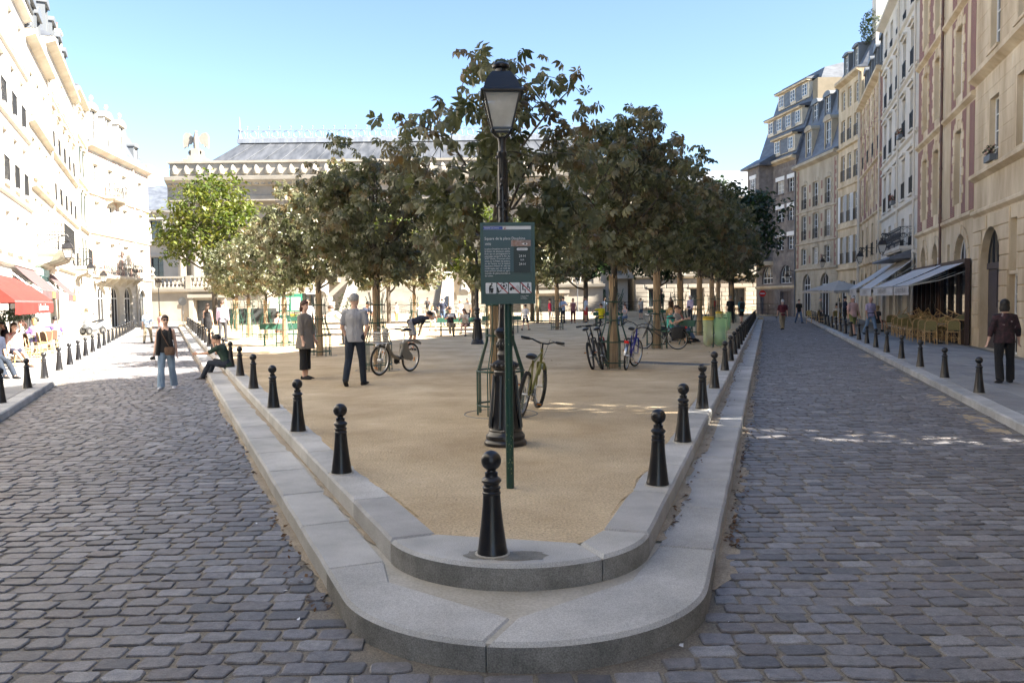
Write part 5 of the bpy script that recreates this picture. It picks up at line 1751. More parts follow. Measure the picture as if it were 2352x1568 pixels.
# ------------------------------------------------------------------ bollards
bp = MB().lathe([(.097, 0), (.097, .022), (.093, .03), (.084, .10), (.073, .18), (.064, .26), (.058, .33), (.055, .378), (.059, .384), (.059, .392), (.053, .398), (.053, .41),
                 (.0585, .416), (.0585, .424), (.049, .432), (.047, .438), (.056, .452), (.064, .462), (.064, .470), (.054, .482), (.043, .490), (.040, .498), (.0415, .508), (.0415, .518), (.030, .523), (.028, .532)], 26, cap=True)
BPOST = bp.mesh('post', CASTI, 30)
bb = MB().ball((0, 0, .592), .0645, 24, 16)
BBALL = bb.mesh('ball', CASTI, True)
bc = MB().lathe([(.115, -.01), (.112, .004), (.098, .006)], 18, cap=False); BFOOT = bc.mesh('mortar_collar', CONC)
def bollard(x, y, z, label, group):
    o = thing('bollard', (x, y, z), rnd.random() * 6, label, 'bollard', group)
    o.rotation_euler = (rnd.uniform(-.012, .012), rnd.uniform(-.012, .012), rnd.random() * 6)
    obj('post', BPOST, o); obj('ball', BBALL, o)
    if y < 24: obj('mortar_collar', BFOOT, o)
bollard(-.14, 5.18, UP_Z, 'black ball-topped bollard alone on the rounded nose of the kerb', 'bollards on the square kerb')
PL = [(-1.69, 7.73), (-2.74, 10.29), (-3.74, 12.66), (-4.99, 15.58), (-6.16, 18.36)]
d_ = dL * 2.85
p = Vector(PL[-1])
while p.y < 62:
    p = p + d_
    PL.append((p.x, p.y))
for k, (x, y) in enumerate(PL):
    x = lineL(y, .56)
    bollard(x, y, UP_Z, 'black ball-topped bollard on the left kerb of the square, %s from the front' % ORD[min(k, 25)], 'bollards on the square kerb')
PR = [7.07, 9.19, 11.94, 14.65, 18.26, 21.0]
while PR[-1] < 62: PR.append(PR[-1] + 2.45)
for k, y in enumerate(PR):
    bollard(lineR(y, .56), y, UP_Z, 'black ball-topped bollard on the right kerb of the square, %s from the front' % ORD[min(k, 25)], 'bollards on the square kerb')
LS = [15.19, 17.9, 20.2, 22.7, 24.95, 27.1, 29.2, 31.6, 34.1]
while LS[-1] < 60: LS.append(LS[-1] + 2.4)
for k, y in enumerate(LS):
    bollard(kerbL(y) - .32, y, PAVE_Z, 'dark bollard on the left pavement edge, %s from the left picture edge' % ORD[min(k, 25)], 'bollards on the left pavement')
RS_ = [14.89, 17.74, 20.53, 23.33, 26.14, 28.68, 31.15, 33.74, 36.78]
while RS_[-1] < 66: RS_.append(RS_[-1] + 2.6)
for k, y in enumerate(RS_):
    bollard(kerbR(y) + .36, y, PAVE_Z, 'dark bollard on the right pavement edge, %s from the right picture edge' % ORD[min(k, 25)], 'bollards on the right pavement')

# ------------------------------------------------------------------ street lamps
def lantern(root, z, s_=1.0, yaw=0.0, y=0.0, x=0.0):
    """four-sided tapering lantern standing at height z"""
    M_ = Matrix.Translation((x, y, z)) @ Matrix.Rotation(yaw, 4, 'Z') @ Matrix.Scale(s_, 4)
    b0, b1, h0, h1 = .112, .205, .06, .46
    head = MB(); head.M = M_
    def ring(a, zz): return [(-a, -a, zz), (a, -a, zz), (a, a, zz), (-a, a, zz)]
    for k in range(4):
        A, B = ring(b0, h0)[k], ring(b1, h1)[k]
        head.bar(A, B, .022)
        A2 = ring(b0, h0)[(k + 1) % 4]; B2 = ring(b1, h1)[(k + 1) % 4]
        head.bar(A, A2, .024); head.bar(B, B2, .03)
        head.tube([(0, 0, -.06), (A[0] * .7, A[1] * .7, .0), A], .011, 5)
    fr = head.build('lantern_frame', CASTI, root)
    cap = MB(); cap.M = M_
    prof = [(.245, .455), (.25, .475), (.215, .50), (.17, .62), (.115, .70), (.10, .715)]
    vs_ = [p for a, zz in prof for p in ring(a, zz)]
    fs_ = []
    for i in range(len(prof) - 1):
        for k in range(4):
            fs_.append((i * 4 + k, i * 4 + (k + 1) % 4, (i + 1) * 4 + (k + 1) % 4, (i + 1) * 4 + k))
    fs_ += [(3, 2, 1, 0), tuple((len(prof) - 1) * 4 + k for k in range(4))]
    cap.add(vs_, fs_)
    cap.lathe([(.07, .71), (.065, .76), (.10, .775), (.105, .80), (.085, .825), (.04, .84), (.01, .845)], 16)
    cap.build('lantern_cap', CASTI, root, 30)
    for k in range(4):
        g = MB(); g.M = M_
        a, b = ring(b0, h0), ring(b1, h1)
        q = .985
        pts = [a[k], a[(k + 1) % 4], b[(k + 1) % 4], b[k]]
        g.add([(px * q, py * q, pz) for px, py, pz in pts], [(0, 1, 2, 3)])
        g.build('glass_pane', GLASSL, fr)
    g = MB(); g.M = M_; g.lathe([(.03, .44), (.075, .40), (.085, .35), (.05, .30), (.01, .29)], 12); g.build('bulb', WHITEP, fr, True)

LAMP_PROF = [(.240, 0), (.240, .045), (.232, .06), (.215, .075), (.222, .095), (.218, .12), (.195, .145), (.183, .165), (.188, .18), (.176, .20), (.160, .30), (.146, .42), (.134, .56), (.125, .70), (.120, .80), (.126, .83),
             (.118, .845), (.140, .875), (.146, .90), (.142, .925), (.105, .945), (.083, .96), (.078, .99), (.086, 1.02), (.078, 1.04), (.070, 1.06), (.080, 1.12), (.082, 1.16), (.070, 1.20), (.095, 1.23), (.112, 1.255),
             (.112, 1.285), (.09, 1.30), (.07, 1.32), (.062, 1.40), (.056, 1.55), (.052, 2.1), (.048, 2.9), (.046, 3.2), (.056, 3.22), (.056, 3.25), (.044, 3.27), (.042, 3.36), (.05, 3.4), (.03, 3.42)]
def street_lamp(P, label, yaw, s_=1.0):
    t = thing('street_lamp', (P[0], P[1], SAND_Z - .01), yaw, label, 'street lamp', 'cast-iron lamp posts on the square')
    t.scale = (s_, s_, s_)
    b = MB(); b.lathe([p for p in LAMP_PROF if p[1] <= .95], 16); b.build('base', CASTI, t, 25)
    # fluted panels on the base
    f = MB()
    for k in range(8):
        a = 2 * PI * (k + .5) / 8
        f.tube([(.187 * math.cos(a), .187 * math.sin(a), .21), (.133 * math.cos(a), .133 * math.sin(a), .79)], [.02, .014], 5)
    f.build('panel_ribs', CASTI, t, True)
    c = MB(); c.lathe([p for p in LAMP_PROF if p[1] >= .945], 18); c.build('column', CASTI, t, 30)
    v = MB()
    for k in range(5):                 # creeping ivy moulding wound round the shaft
        pts = []
        for i in range(30):
            zz = 1.38 + i * .062
            a = k * 1.26 + zz * (1.6 if k % 2 else -1.3) + .4 * math.sin(zz * 5 + k)
            pts.append((.056 * math.cos(a), .056 * math.sin(a), zz))
        v.tube(pts, .007, 4)
    for k in range(60):
        zz = 1.4 + rnd.random() * 1.8
        a = rnd.random() * 6.28
        v.ball((.056 * math.cos(a), .056 * math.sin(a), zz), .018, 6, 4, (1, 1, 1.3))
    for k in range(14):
        a = 2 * PI * k / 14
        v.ball((.142 * math.cos(a), .142 * math.sin(a), .90), .024, 6, 4)
        v.ball((.078 * math.cos(a), .078 * math.sin(a), 1.13), .02, 6, 4, (1, 1, 1.8))
    v.build('ornament', CASTI, t, True)
    lantern(t, 3.44, .94, PI / 2 * 0)
    return t
street_lamp((-.085, 9.22), 'tall cast-iron street lamp with glass lantern in the middle foreground', .06, 1.0)
street_lamp((-1.29, 30.88), 'second cast-iron street lamp, standing beside the bench couple', .0, 1.03)
street_lamp((-8.9, 37.0), 'street lamp with white notice plate among the sunlit trees on the left', .3, 1.0)
sn = thing('notice_plate', (-8.93, 36.86, SAND_Z + 2.0), 0, 'small white notice plate hung on a lamp post among the left trees', 'notice')
b = MB(); b.box(-.2, .2, -.02, .0, 0, .58); b.build('plate', WHITEP, sn)
b = MB(); b.tube([(-.12, -.03, .40), (.0, -.03, .33), (.12, -.03, .42)], .016, 4); b.tube([(-.12, -.03, .22), (.02, -.03, .28), (.13, -.03, .2)], .016, 4); b.box(-.14, .14, -.028, -.021, .08, .11); b.build('pictogram', IRON, sn)

def small_lamp(P, label, h=3.3):
    t = thing('slender_lamp', (P[0], P[1], .0), 0, label, 'street lamp', 'slender lamps before the palace')
    b = MB(); b.lathe([(.11, 0), (.1, .4), (.06, .5), (.045, .9), (.035, h)], 10); b.build('column', LEAD, t, True)
    lantern(t, h + .05, .95)
small_lamp((6.3, 79.0), 'slender lamp in front of the banded palace wall')
small_lamp((-30.0, 70.5), 'slender lamp beside the arcaded corner house')

def wall_lantern(root_house, x, z, proj, label):
    """iron bracket with hanging lantern fixed to a facade"""
    P = root_house.matrix_basis @ Vector((x, 0, z))
    t = thing('wall_lantern', P, root_house.rotation_euler.z, label, 'lantern', 'wall lanterns on brackets')
    b = MB()
    b.tube([(0, .0, .55), (0, -proj, .6), (0, -proj - .04, .5)], .022, 6)
    b.torus((0, -proj + .18, .42), .14, .018, 14, 5, 'X')
    b.tube([(0, 0, .1), (0, -proj * .5, .42), (0, -proj, .58)], .016, 5)
    b.tube([(0, -proj, .6), (0, -proj, .38)], .018, 5)
    b.build('bracket', IRON, t, True)
    lantern(t, -.46, 1.0, 0, -proj)
bpy.context.view_layer.update()
wall_lantern(R3, 9.5, 4.6, 1.1, 'lantern on iron bracket beside the latticed balcony on the right')
wall_lantern(R4, 9.0, 4.6, .9, 'lantern on bracket above the striped awnings, further along the right')
wall_lantern(R7, 8.6, 4.9, .8, 'lantern on the brick-striped house above the parasol')
wall_lantern(R8, 8.2, 3.9, .7, 'lantern on the rubble stone corner house')
wall_lantern(L2, .9, 4.4, 1.2, 'large lantern hanging under the iron balcony on the left')
wall_lantern(L3, 9.2, 4.2, 1.0, 'lantern on bracket further along the sunlit left side')
wall_lantern(L5, .5, 4.1, .8, 'lantern at the corner of the arcaded house')

# ------------------------------------------------------------------ information sign
def info_sign():
    t = thing('information_sign', (-.03, 7.05, SAND_Z), .035, 'dark green park information sign on a green post in front of the lamp', 'sign')
    b = MB(); b.lathe([(.034, -.05), (.034, 2.265), (.0, 2.27)], 18, cap=False)
    post = b.build('post', mat('chipped_green_paint', (.010, .050, .036), (.013, .056, .040), 9, .38), t, 40)
    ch = MB()                                 # chips of bare primer low on the post
    for k in range(34):
        zz = .12 + abs(rnd.gauss(0, .22)) if k < 26 else rnd.random() * 1.4
        a = -PI / 2 + rnd.uniform(-.9, .9)
        w_, h_ = rnd.uniform(.05, .2), rnd.uniform(.003, .014)
        R_ = .0346
        ch.add([(R_ * math.cos(a + u * w_ / 2), R_ * math.sin(a + u * w_ / 2), zz + v * h_) for u, v in ((-1, 0), (0, -.8), (1, -.2), (.6, .8), (-.5, 1))], [(0, 1, 2, 3, 4)])
    ch.build('paint_chip', mat('bare_primer', (.28, .33, .17), rough=.8), post)
    W, H, z0 = .45, .675, 1.585
    yf = -.06
    bk = MB(); bk.box(-W / 2, W / 2, yf, -.036, z0, z0 + H); bk.build('panel', mat('sign_green', (.012, .052, .047), (.016, .060, .056), 3, .35), t)
    fr = MB()
    for x0, x1, a, c in ((-W / 2 - .004, -W / 2 + .022, z0 - .004, z0 + H + .004), (W / 2 - .022, W / 2 + .004, z0 - .004, z0 + H + .004)):
        fr.box(x0, x1, yf - .012, -.034, a, c)
    fr.box(-W / 2 + .022, W / 2 - .022, yf - .012, -.034, z0 + H - .022, z0 + H + .004); fr.box(-W / 2 + .022, W / 2 - .022, yf - .012, -.034, z0 - .004, z0 + .022)
    fr.build('frame', mat('sign_frame', (.010, .058, .052), rough=.35), t)
    up = MB(); up.box(-W / 2 + .023, W / 2 - .023, yf - .003, yf, z0 + .27, z0 + H - .024); up.build('blue_field', mat('sign_blue', (.026, .082, .105), (.018, .066, .078), 2.5, .35), t)
    yt = yf - .0045
    def rect(name, x0, x1, a, c, m, y=yt):
        q = MB(); q.box(x0, x1, y - .001, y + .0012, a, c); return q.build(name, m, t)
    X0 = -W / 2 + .032
    rect('white_strip', -W / 2 + .024, W / 2 - .026, z0 + H - .055, z0 + H - .026, WHITEP)
    rect('blue_strip', -W / 2 + .024, -W / 2 + .185, z0 + H - .0535, z0 + H - .0295, mat('city_blue', (.05, .10, .42), rough=.4), yt - .0025)
    def txt(s_, x, z, size, m=WHITEP, ax='LEFT', name='lettering', wide=1.0, space=1.0, y=None):
        me = text_mesh(s_, size, m, ax, 'BOTTOM_BASELINE', 0, wide, space)
        o = obj(name, me, t, (x, (yt - .0045) if y is None else y, z))
        o.rotation_euler = (PI / 2, 0, 0)
        return o
    txt('MAIRIE DE PARIS', X0, z0 + H - .0475, .0165, wide=1.02)
    lg = MB()
    cx, cz = -.022, z0 + H - .041
    lg.prism([(cx - .012, cz - .006), (cx, cz - .012), (cx + .013, cz - .004), (cx + .003, cz - .002)], yt - .006, yt - .004)
    lg.prism([(cx - .010, cz + .010), (cx - .002, cz + .004), (cx + .010, cz + .011), (cx + .001, cz - .001)], yt - .006, yt - .004)
    lg.build('emblem', mat('emblem_red', (.35, .05, .10), rough=.4), t, recalc=True)
    txt('Square de la place Dauphine', X0, z0 + H - .140, .0322, wide=.93)
    txt('1970', X0, z0 + H - .186, .027)
    para = ['La place Dauphine est n\u00e9e de', 'la fusion de plusieurs petits', '\u00eelots qui se partageaient le', "paysage jusqu'\u00e0 la fin du", "XVI\u1d49 si\u00e8cle. S'ouvrant d'un", 'c\u00f4t\u00e9 sur le Palais de Justice,',
            "et de l'autre sur la statue", '\u00e9questre d\'Henri IV, elle est', 'ombrag\u00e9e par un mail de', "marronniers d'Inde et agr\u00e9-", 'ment\u00e9e de plates-bandes et', 'de rosiers.']
    for k, s_ in enumerate(para):
        o = txt(s_, X0, z0 + H - .222 - k * .0204, .0172)
        w_ = o.dimensions.x if False else max(v.co.x for v in o.data.vertices)
        if k < 11:
            o.scale = (.213 / w_, 1, 1)
        else:
            o.scale = (.95, 1, 1)
    pic = rect('picture', .03, W / 2 - .03, z0 + H - .196, z0 + H - .145, mat('portrait_print', (.30, .16, .11), (.45, .36, .33), 40, .5), yt - .002)
    e = MB(); e.prism([(.118, z0 + H - .176), (.138, z0 + H - .168), (.16, z0 + H - .170), (.172, z0 + H - .178), (.155, z0 + H - .184), (.135, z0 + H - .184)], yt - .005, yt - .004); e.build('picture_eye', WHITEP, pic, recalc=True)
    e = MB(); e.prism([(.148 + .0075 * math.cos(a * .7), z0 + H - .176 + .0075 * math.sin(a * .7)) for a in range(9)], yt - .0065, yt - .0055); e.prism([(.11, z0 + H - .163), (.14, z0 + H - .152), (.18, z0 + H - .158), (.14, z0 + H - .158)], yt - .0065, yt - .0055); e.build('picture_brow', IRON, pic, recalc=True)
    rect('hours_panel', .05, W / 2 - .035, z0 + H - .415, z0 + H - .200, mat('hours_green', (.004, .018, .017), rough=.4), yt - .0012)
    q = MB(); q.prism([(.123 + .036 * math.copysign(1, math.cos(a)) + .0105 * math.cos(a), z0 + H - .220 + .0105 * math.sin(a)) for a in [PI * 2 * k / 20 + .01 for k in range(20)]], yt - .0045, yt - .0025); q.build('pill', WHITEP, t, recalc=True)
    txt('Ouverture', .123, z0 + H - .225, .0165, IRON, 'CENTER', y=yt - .006)
    txt('24 H', .123, z0 + H - .287, .029, ax='CENTER'); txt('SUR', .123, z0 + H - .316, .019, ax='CENTER'); txt('24 H', .123, z0 + H - .354, .029, ax='CENTER')
    # four pictograms
    RED = mat('ban_red', (.42, .02, .03), rough=.4)
    for k in range(4):
        xa = X0 + .004 + k * .0985
        za = z0 + .085
        s_ = .091
        q = MB()
        rr = .008
        pts = []
        for cxx, czz, a0 in ((xa + s_ - rr, za + s_ - rr, 0), (xa + rr, za + s_ - rr, 1), (xa + rr, za + rr, 2), (xa + s_ - rr, za + rr, 3)):
            for j in range(4):
                a = (a0 + j / 3) * PI / 2
                pts.append((cxx + rr * math.cos(a), czz + rr * math.sin(a)))
        q.prism(pts, yt - .0025, yt + .001)
        tile = q.build('pictogram_tile', WHITEP, t, recalc=True)
        f = MB(); y_ = yt - .004
        def fig(pl, r_=.006):
            f.tube([(xa + a * s_, y_, za + b_ * s_) for a, b_ in pl], [(r_, .0008)] * len(pl), 6, ref=(0, 1, 0))
        def disc(a, b_, r_):
            f.prism([(xa + a * s_ + r_ * math.cos(2 * PI * j / 14), za + b_ * s_ + r_ * math.sin(2 * PI * j / 14)) for j in range(14)], y_ - .0008, y_)
        def poly(pl):
            f.prism([(xa + a * s_, za + b_ * s_) for a, b_ in pl], y_ - .0008, y_)
        if k == 0:
            disc(.58, .9, .0075); poly([(.34, .04), (.42, .04), (.45, .5), (.6, .76), (.52, .84), (.36, .72), (.30, .5)]); poly([(.5, .62), (.68, .62), (.68, .67), (.5, .72)])
            poly([(.46, .05), (.68, .05), (.74, .5), (.42, .52)])
        elif k == 1:
            poly([(.0, .6), (.07, .55), (.17, .22), (.36, .33), (.38, .26), (.12, .04), (.03, .04), (.0, .2)])
            ring_ = MB(); disc(.6, .68, .011)
            for j in range(5):
                a = 2 * PI * j / 5 + .3
                disc(.6 + .27 * math.cos(a), .68 + .27 * math.sin(a), .0065)
            f.torus((xa + .6 * s_, y_, za + .68 * s_), .29 * s_, .0016, 24, 4, 'Y')
        elif k == 2:
            disc(.18, .38, .011); disc(.42, .44, .008); poly([(.08, .55), (.3, .62), (.52, .5), (.5, .36), (.3, .42)])
            for j in range(4):
                f.torus((xa + .5 * s_, y_, za + .42 * s_), (.14 + .1 * j) * s_, .0012, 12, 4, 'Y', a0=-.9, a1=.9)
        else:
            disc(.2, .82, .006); poly([(.14, .34), (.24, .36), (.26, .74), (.14, .74)]); poly([(.14, .3), (.46, .3), (.46, .38), (.14, .4)]); poly([(.36, .06), (.46, .06), (.46, .32), (.38, .32)])
            disc(.68, .88, .006); poly([(.6, .54), (.72, .54), (.74, .8), (.62, .82)]); poly([(.6, .5), (.88, .5), (.88, .58), (.6, .58)]); poly([(.78, .3), (.86, .3), (.88, .52), (.8, .54)])
        f.build('pictogram', IRON, tile, recalc=True)
        if k > 0:
            rb = MB(); rb.prism([(xa + .01 * s_, za + .99 * s_), (xa + .01 * s_, za + .92 * s_), (xa + .93 * s_, za + .01 * s_), (xa + .99 * s_, za + .01 * s_), (xa + .99 * s_, za + .07 * s_), (xa + .08 * s_, za + .99 * s_)], yt - .0062, yt - .0052)
            rb.build('ban_stripe', RED, tile, recalc=True)
    for k, s_ in enumerate(("TOUTE L'INFO", 'au 3975 et', 'sur PARIS.FR')):
        o = txt(s_, .105, z0 + .058 - k * .0105, .0105)
    return t
info_sign()

# ------------------------------------------------------------------ bicycles
def wheel(root, x, R, wid, tyre_m=TYRE, rim_m=METAL, knob=False, steer=None, y=0.0, hubr=.03, rimw=None):
    w = bpy.data.objects.new('wheel', None); COL.objects.link(w); w.parent = root; w.location = (x, y, R); w.empty_display_size = .05
    if steer: w.rotation_euler = (0, 0, steer)
    t = MB(); t.torus((0, 0, 0), R - wid, wid, 40, 8, 'Y')
    if knob:
        for k in range(44):
            a = 2 * PI * k / 44
            for yy in (-.6, 0, .6):
                t.cbox(((R - .004) * math.cos(a + yy * .05), wid * yy, (R - .004) * math.sin(a + yy * .05)), (.012, wid * .4, .012))
    t.build('tyre', tyre_m, w, True)
    r_ = MB(); r_.torus((0, 0, 0), R - wid * 2.0 - .004, rimw or .011, 36, 6, 'Y', ry=wid * .6); r_.build('rim', rim_m, w, True)
    s_ = MB()
    n = 28
    for k in range(n):
        a = 2 * PI * k / n
        b = a + (.5 if k % 2 else -.5)
        s_.tube([((R - wid * 2) * math.cos(a), 0, (R - wid * 2) * math.sin(a)), (hubr * math.cos(b), .025 if k % 2 else -.025, hubr * math.sin(b))], .0014, 3, cap=False)
    s_.tube([(0, -.05, 0), (0, .05, 0)], hubr * .7, 8)
    s_.build('spokes', METAL, w)
    return w

def bicycle(name, P, heading, lean, label, cfg):
    """P: ground point under the rear wheel; heading: direction of travel; lean about the ground line"""
    root = thing(name, (P[0], P[1], SAND_Z), 0, label, 'bicycle', 'bicycles on the square')
    root.rotation_mode = 'XYZ'
    root.rotation_euler = (lean, 0, heading)
    R = cfg.get('R', .34); wb = cfg.get('wb', 1.06); wid = cfg.get('wid', .02)
    col = cfg['col']
    dk = cfg.get('dark', BLACKP)
    st = cfg.get('steer', 0.0)
    wheel(root, 0, R, wid, rim_m=cfg.get('rim', METAL), knob=cfg.get('knob', False))
    wheel(root, wb, R, wid, rim_m=cfg.get('rim', METAL), knob=cfg.get('knob', False), steer=st)
    bb_ = Vector((.43, 0, R - .05)); seat = Vector((.26, 0, .78)); headt = Vector((wb - .24, 0, .86)); headb = Vector((wb - .19, 0, .70))
    f = MB()
    tr = cfg.get('tr', .016)
    if cfg.get('step'):
        f.tube([headb, Vector((.72, 0, .52)), Vector((.52, 0, .40)), bb_], tr * 1.1, 8)
        f.tube([headt - Vector((.0, 0, .03)), Vector((.70, 0, .64)), Vector((.45, 0, .52)), Vector((.345, 0, .50))], tr * .85, 8)
    else:
        f.tube([headt, seat - Vector((-.02, 0, .05))], tr * .95, 8)
        f.tube([headb, bb_], tr * 1.25, 8)
    f.tube([bb_, seat], tr, 8)
    f.tube([headt + Vector((-.015, 0, .05)), headb], tr * 1.3, 8)
    for s_ in (-.055, .055):
        f.tube([bb_ + Vector((0, s_ * .5, 0)), Vector((0, s_, R))], tr * .6, 6)
        f.tube([seat + Vector((.01, s_ * .3, -.06)), Vector((0, s_, R))], tr * .55, 6)
    f.build('frame', col, root, True)
    fk = MB()
    ca, sa = math.cos(st), math.sin(st)
    for s_ in (-.05, .05):
        ax = Vector((wb, s_, R))
        fk.tube([headb + Vector((.01, s_, 0)), headb.lerp(ax, .6) + Vector((0, s_ * .4, 0)), ax], [tr * 1.1, tr * .9, tr * .55], 6)
    fk.tube([headb + Vector((.01, -.05, 0)), headb + Vector((.01, .05, 0))], tr, 6)
    fk.build('fork', cfg.get('forkm', col), root, True)
    h = MB()
    up = cfg.get('bar_up', .08)
    hb = headt + Vector((-.02, 0, .05 + up))
    h.tube([headt + Vector((-.012, 0, .02)), hb], .013, 8)
    if cfg.get('bar') == 'sweep':
        for s_ in (-1, 1):
            h.tube([hb, hb + Vector((.08, s_ * .1, .05)), hb + Vector((.04, s_ * .24, .08)), hb + Vector((-.2, s_ * .29, .02))], .011, 7)
        g = [(hb + Vector((-.09, s_ * .275, .05)), hb + Vector((-.22, s_ * .295, .015))) for s_ in (-1, 1)]
    else:
        for s_ in (-1, 1):
            h.tube([hb, hb + Vector((.03, s_ * .06, .0)), hb + Vector((.0, s_ * .16, .04)), hb + Vector((-.05, s_ * .31, .05))], .012, 7)
        g = [(hb + Vector((-.03, s_ * .20, .045)), hb + Vector((-.055, s_ * .325, .05))) for s_ in (-1, 1)]
    hobj = h.build('handlebar', cfg.get('barm', dk), root, True)
    for a, b in g:
        q = MB(); q.tube([a, b], .018, 8); q.build('grip', BLACKP, hobj, True)
    br = MB()
    for a, b in g:
        br.tube([a.lerp(b, .1), a + Vector((.05, 0, -.02)), b + Vector((.06, 0, -.035))], .005, 5)
    br.tube([g[0][0], hb + Vector((.22, -.06, .05)), hb + Vector((.16, 0, -.25)), headb + Vector((.02, 0, 0))], .0035, 5)
    br.tube([g[1][0], hb + Vector((.2, .08, .0)), hb + Vector((.1, .02, -.2)), headt + Vector((-.2, 0, -.03))], .0035, 5)
    br.build('brake_lever', dk, root, True)
    sp_ = MB(); stop = seat + Vector((-.05, 0, cfg.get('seat_h', .12))); sp_.tube([seat, stop], .0125, 8); sp_.build('seat_post', METAL if not cfg.get('blackpost') else dk, root, True)
    s2 = MB()
    s2.tube([stop + Vector((-.14, 0, .035)), stop + Vector((-.06, 0, .05)), stop + Vector((.05, 0, .04)), stop + Vector((.15, 0, .03))], [(.075, .03), (.078, .036), (.04, .028), (.016, .016)], 10, ref=(0, 0, 1))
    s2.build('saddle', BLACKP, root, True)
    c = MB()
    c.torus((bb_.x, -.045, bb_.z), .085, .006, 24, 5, 'Y'); c.lathe([(.03, 0), (.03, .01)], 10)
    c.v = c.v; c.build('chainring', dk, root)
    ck = MB()
    for s_, a in ((-1, cfg.get('crank', -.9)), (1, cfg.get('crank', -.9) + PI)):
        e = bb_ + Vector((.165 * math.cos(a), s_ * .085, .165 * math.sin(a)))
        ck.tube([bb_ + Vector((0, s_ * .06, 0)), e], .010, 6)
        pd = MB(); pd.cbox((e.x, e.y + s_ * .05, e.z), (.09, .085, .022)); po = pd.build('pedal', BLACKP, root)
        rf = MB(); rf.cbox((e.x - .047, e.y + s_ * .05, e.z), (.004, .06, .014)); rf.build('reflector', ORANGE, po)
    ck.tube([bb_ + Vector((0, -.07, 0)), bb_ + Vector((0, .07, 0))], .018, 8)
    ck.build('crank', METAL, root, True)
    chn = MB()
    for dz in (.08, -.08):
        chn.tube([bb_ + Vector((0, -.045, dz)), Vector((0, -.045, R + dz * .42))], .005, 4)
    chn.build('chain', dk, root)
    for xx in cfg.get('guards', ()):
        m = MB()
        X = 0 if xx == 'r' else wb
        a0, a1 = (.35, 2.75) if xx == 'r' else (.4, 2.5)
        if xx == 'r': a0, a1 = .55, 3.05
        m.torus((X, 0, R), R + .018, .005, 20, 6, 'Y', ry=.028, a0=a0, a1=a1)
        m.build('mudguard', cfg.get('guardm', dk), root, True)
    if cfg.get('rack'):
        m = MB()
        zt = R * 2 + .06
        for s_ in (-.06, .06):
            m.tube([(.2, s_, zt), (-.28, s_, zt), (-.0, s_, R)], .007, 5)
        for k in range(4):
            m.tube([(.15 - k * .13, -.06, zt), (.15 - k * .13, .06, zt)], .006, 5)
        rk = m.build('rack', dk, root)
        m = MB(); m.cbox((-.31, 0, zt - .06), (.03, .10, .055)); m.build('rear_light', REDREF, root)
    if cfg.get('bags'):
        for s_ in (-1, 1):
            m = MB()
            m.M = Matrix.Translation((-.06, s_ * .115, .52))
            m.tube([(0, 0, -.17), (0, 0, -.1), (0, 0, .12), (0, 0, .19)], [(.16, .035), (.19, .05), (.2, .05), (.18, .02)], 12, ref=(0, 1, 0))
            m.build('pannier', mat('black_canvas', (.02, .02, .02), rough=.9), root, True)
    if cfg.get('light'):
        m = MB(); m.ball((wb - .11, 0, .80), .05, 10, 8, (1.3, 1, 1)); m.build('headlight', METAL, root, True)
    if cfg.get('disc'):
        m = MB(); m.prism([(.43 + .09 * math.cos(2 * PI * k / 16), R - .05 + .09 * math.sin(2 * PI * k / 16)) for k in range(16)], -.07, -.055); m.build('chain_guard', dk, root, recalc=True)
    return root

def head_of(a, b): return math.atan2(b[1] - a[1], b[0] - a[0])
YEL = mat('yellow_green_paint', (.17, .165, .04), (.22, .21, .05), 4, .35)
BLK = mat('satin_black_paint', (.018, .018, .02), rough=.35)
BLU = mat('blue_paint', (.02, .02, .22), (.025, .025, .26), 4, .3)
# yellow mountain bike leaning on the guard behind the lamp: rear wheel nearest
a, b = (.11, 11.38), (.36, 12.4)
bicycle('mountain_bike', a, head_of(a, b), .16, 'yellow-green mountain bike leaning beside the street lamp', dict(col=YEL, R=.32, wid=.027, knob=True, steer=.45, wb=1.05, forkm=YEL, seat_h=.02, guards=('f',), guardm=YEL, rim=METAL))
a, b = (1.86, 19.0), (2.12, 20.0)
bicycle('black_bike', a, head_of(a, b), -.20, 'black mountain bike on the outside of the pair left of the tree', dict(col=BLK, R=.32, wid=.026, knob=True, rim=RIMB, blackpost=True, steer=.3))
a, b = (2.08, 18.98), (2.28, 19.98)
bicycle('black_bike', a, head_of(a, b), -.15, 'black and red mountain bike leaning against the left of the tree guard', dict(col=BLK, forkm=mat('red_fork', (.35, .03, .02), rough=.35), R=.32, wid=.026, knob=True, rim=RIMB, blackpost=True, steer=.2))
a, b = (2.58, 18.75), (2.92, 19.75)
bicycle('blue_bike', a, head_of(a, b), .12, 'blue city bicycle with red rear light right of the tree', dict(col=BLU, R=.33, wid=.021, rack=True, guards=('r', 'f'), guardm=METAL, step=True, bar='sweep', steer=-.3, light=True))
a, b = (5.22, 26.05), (4.12, 26.75)
bicycle('city_bike', a, head_of(a, b), -.08, 'black upright city bicycle with panniers leaning on a tree guard', dict(col=BLK, R=.355, wid=.019, rack=True, guards=('r', 'f'), step=True, bar='sweep', barm=METAL, bags=True, light=True, wb=1.16, bar_up=.16, seat_h=.18))

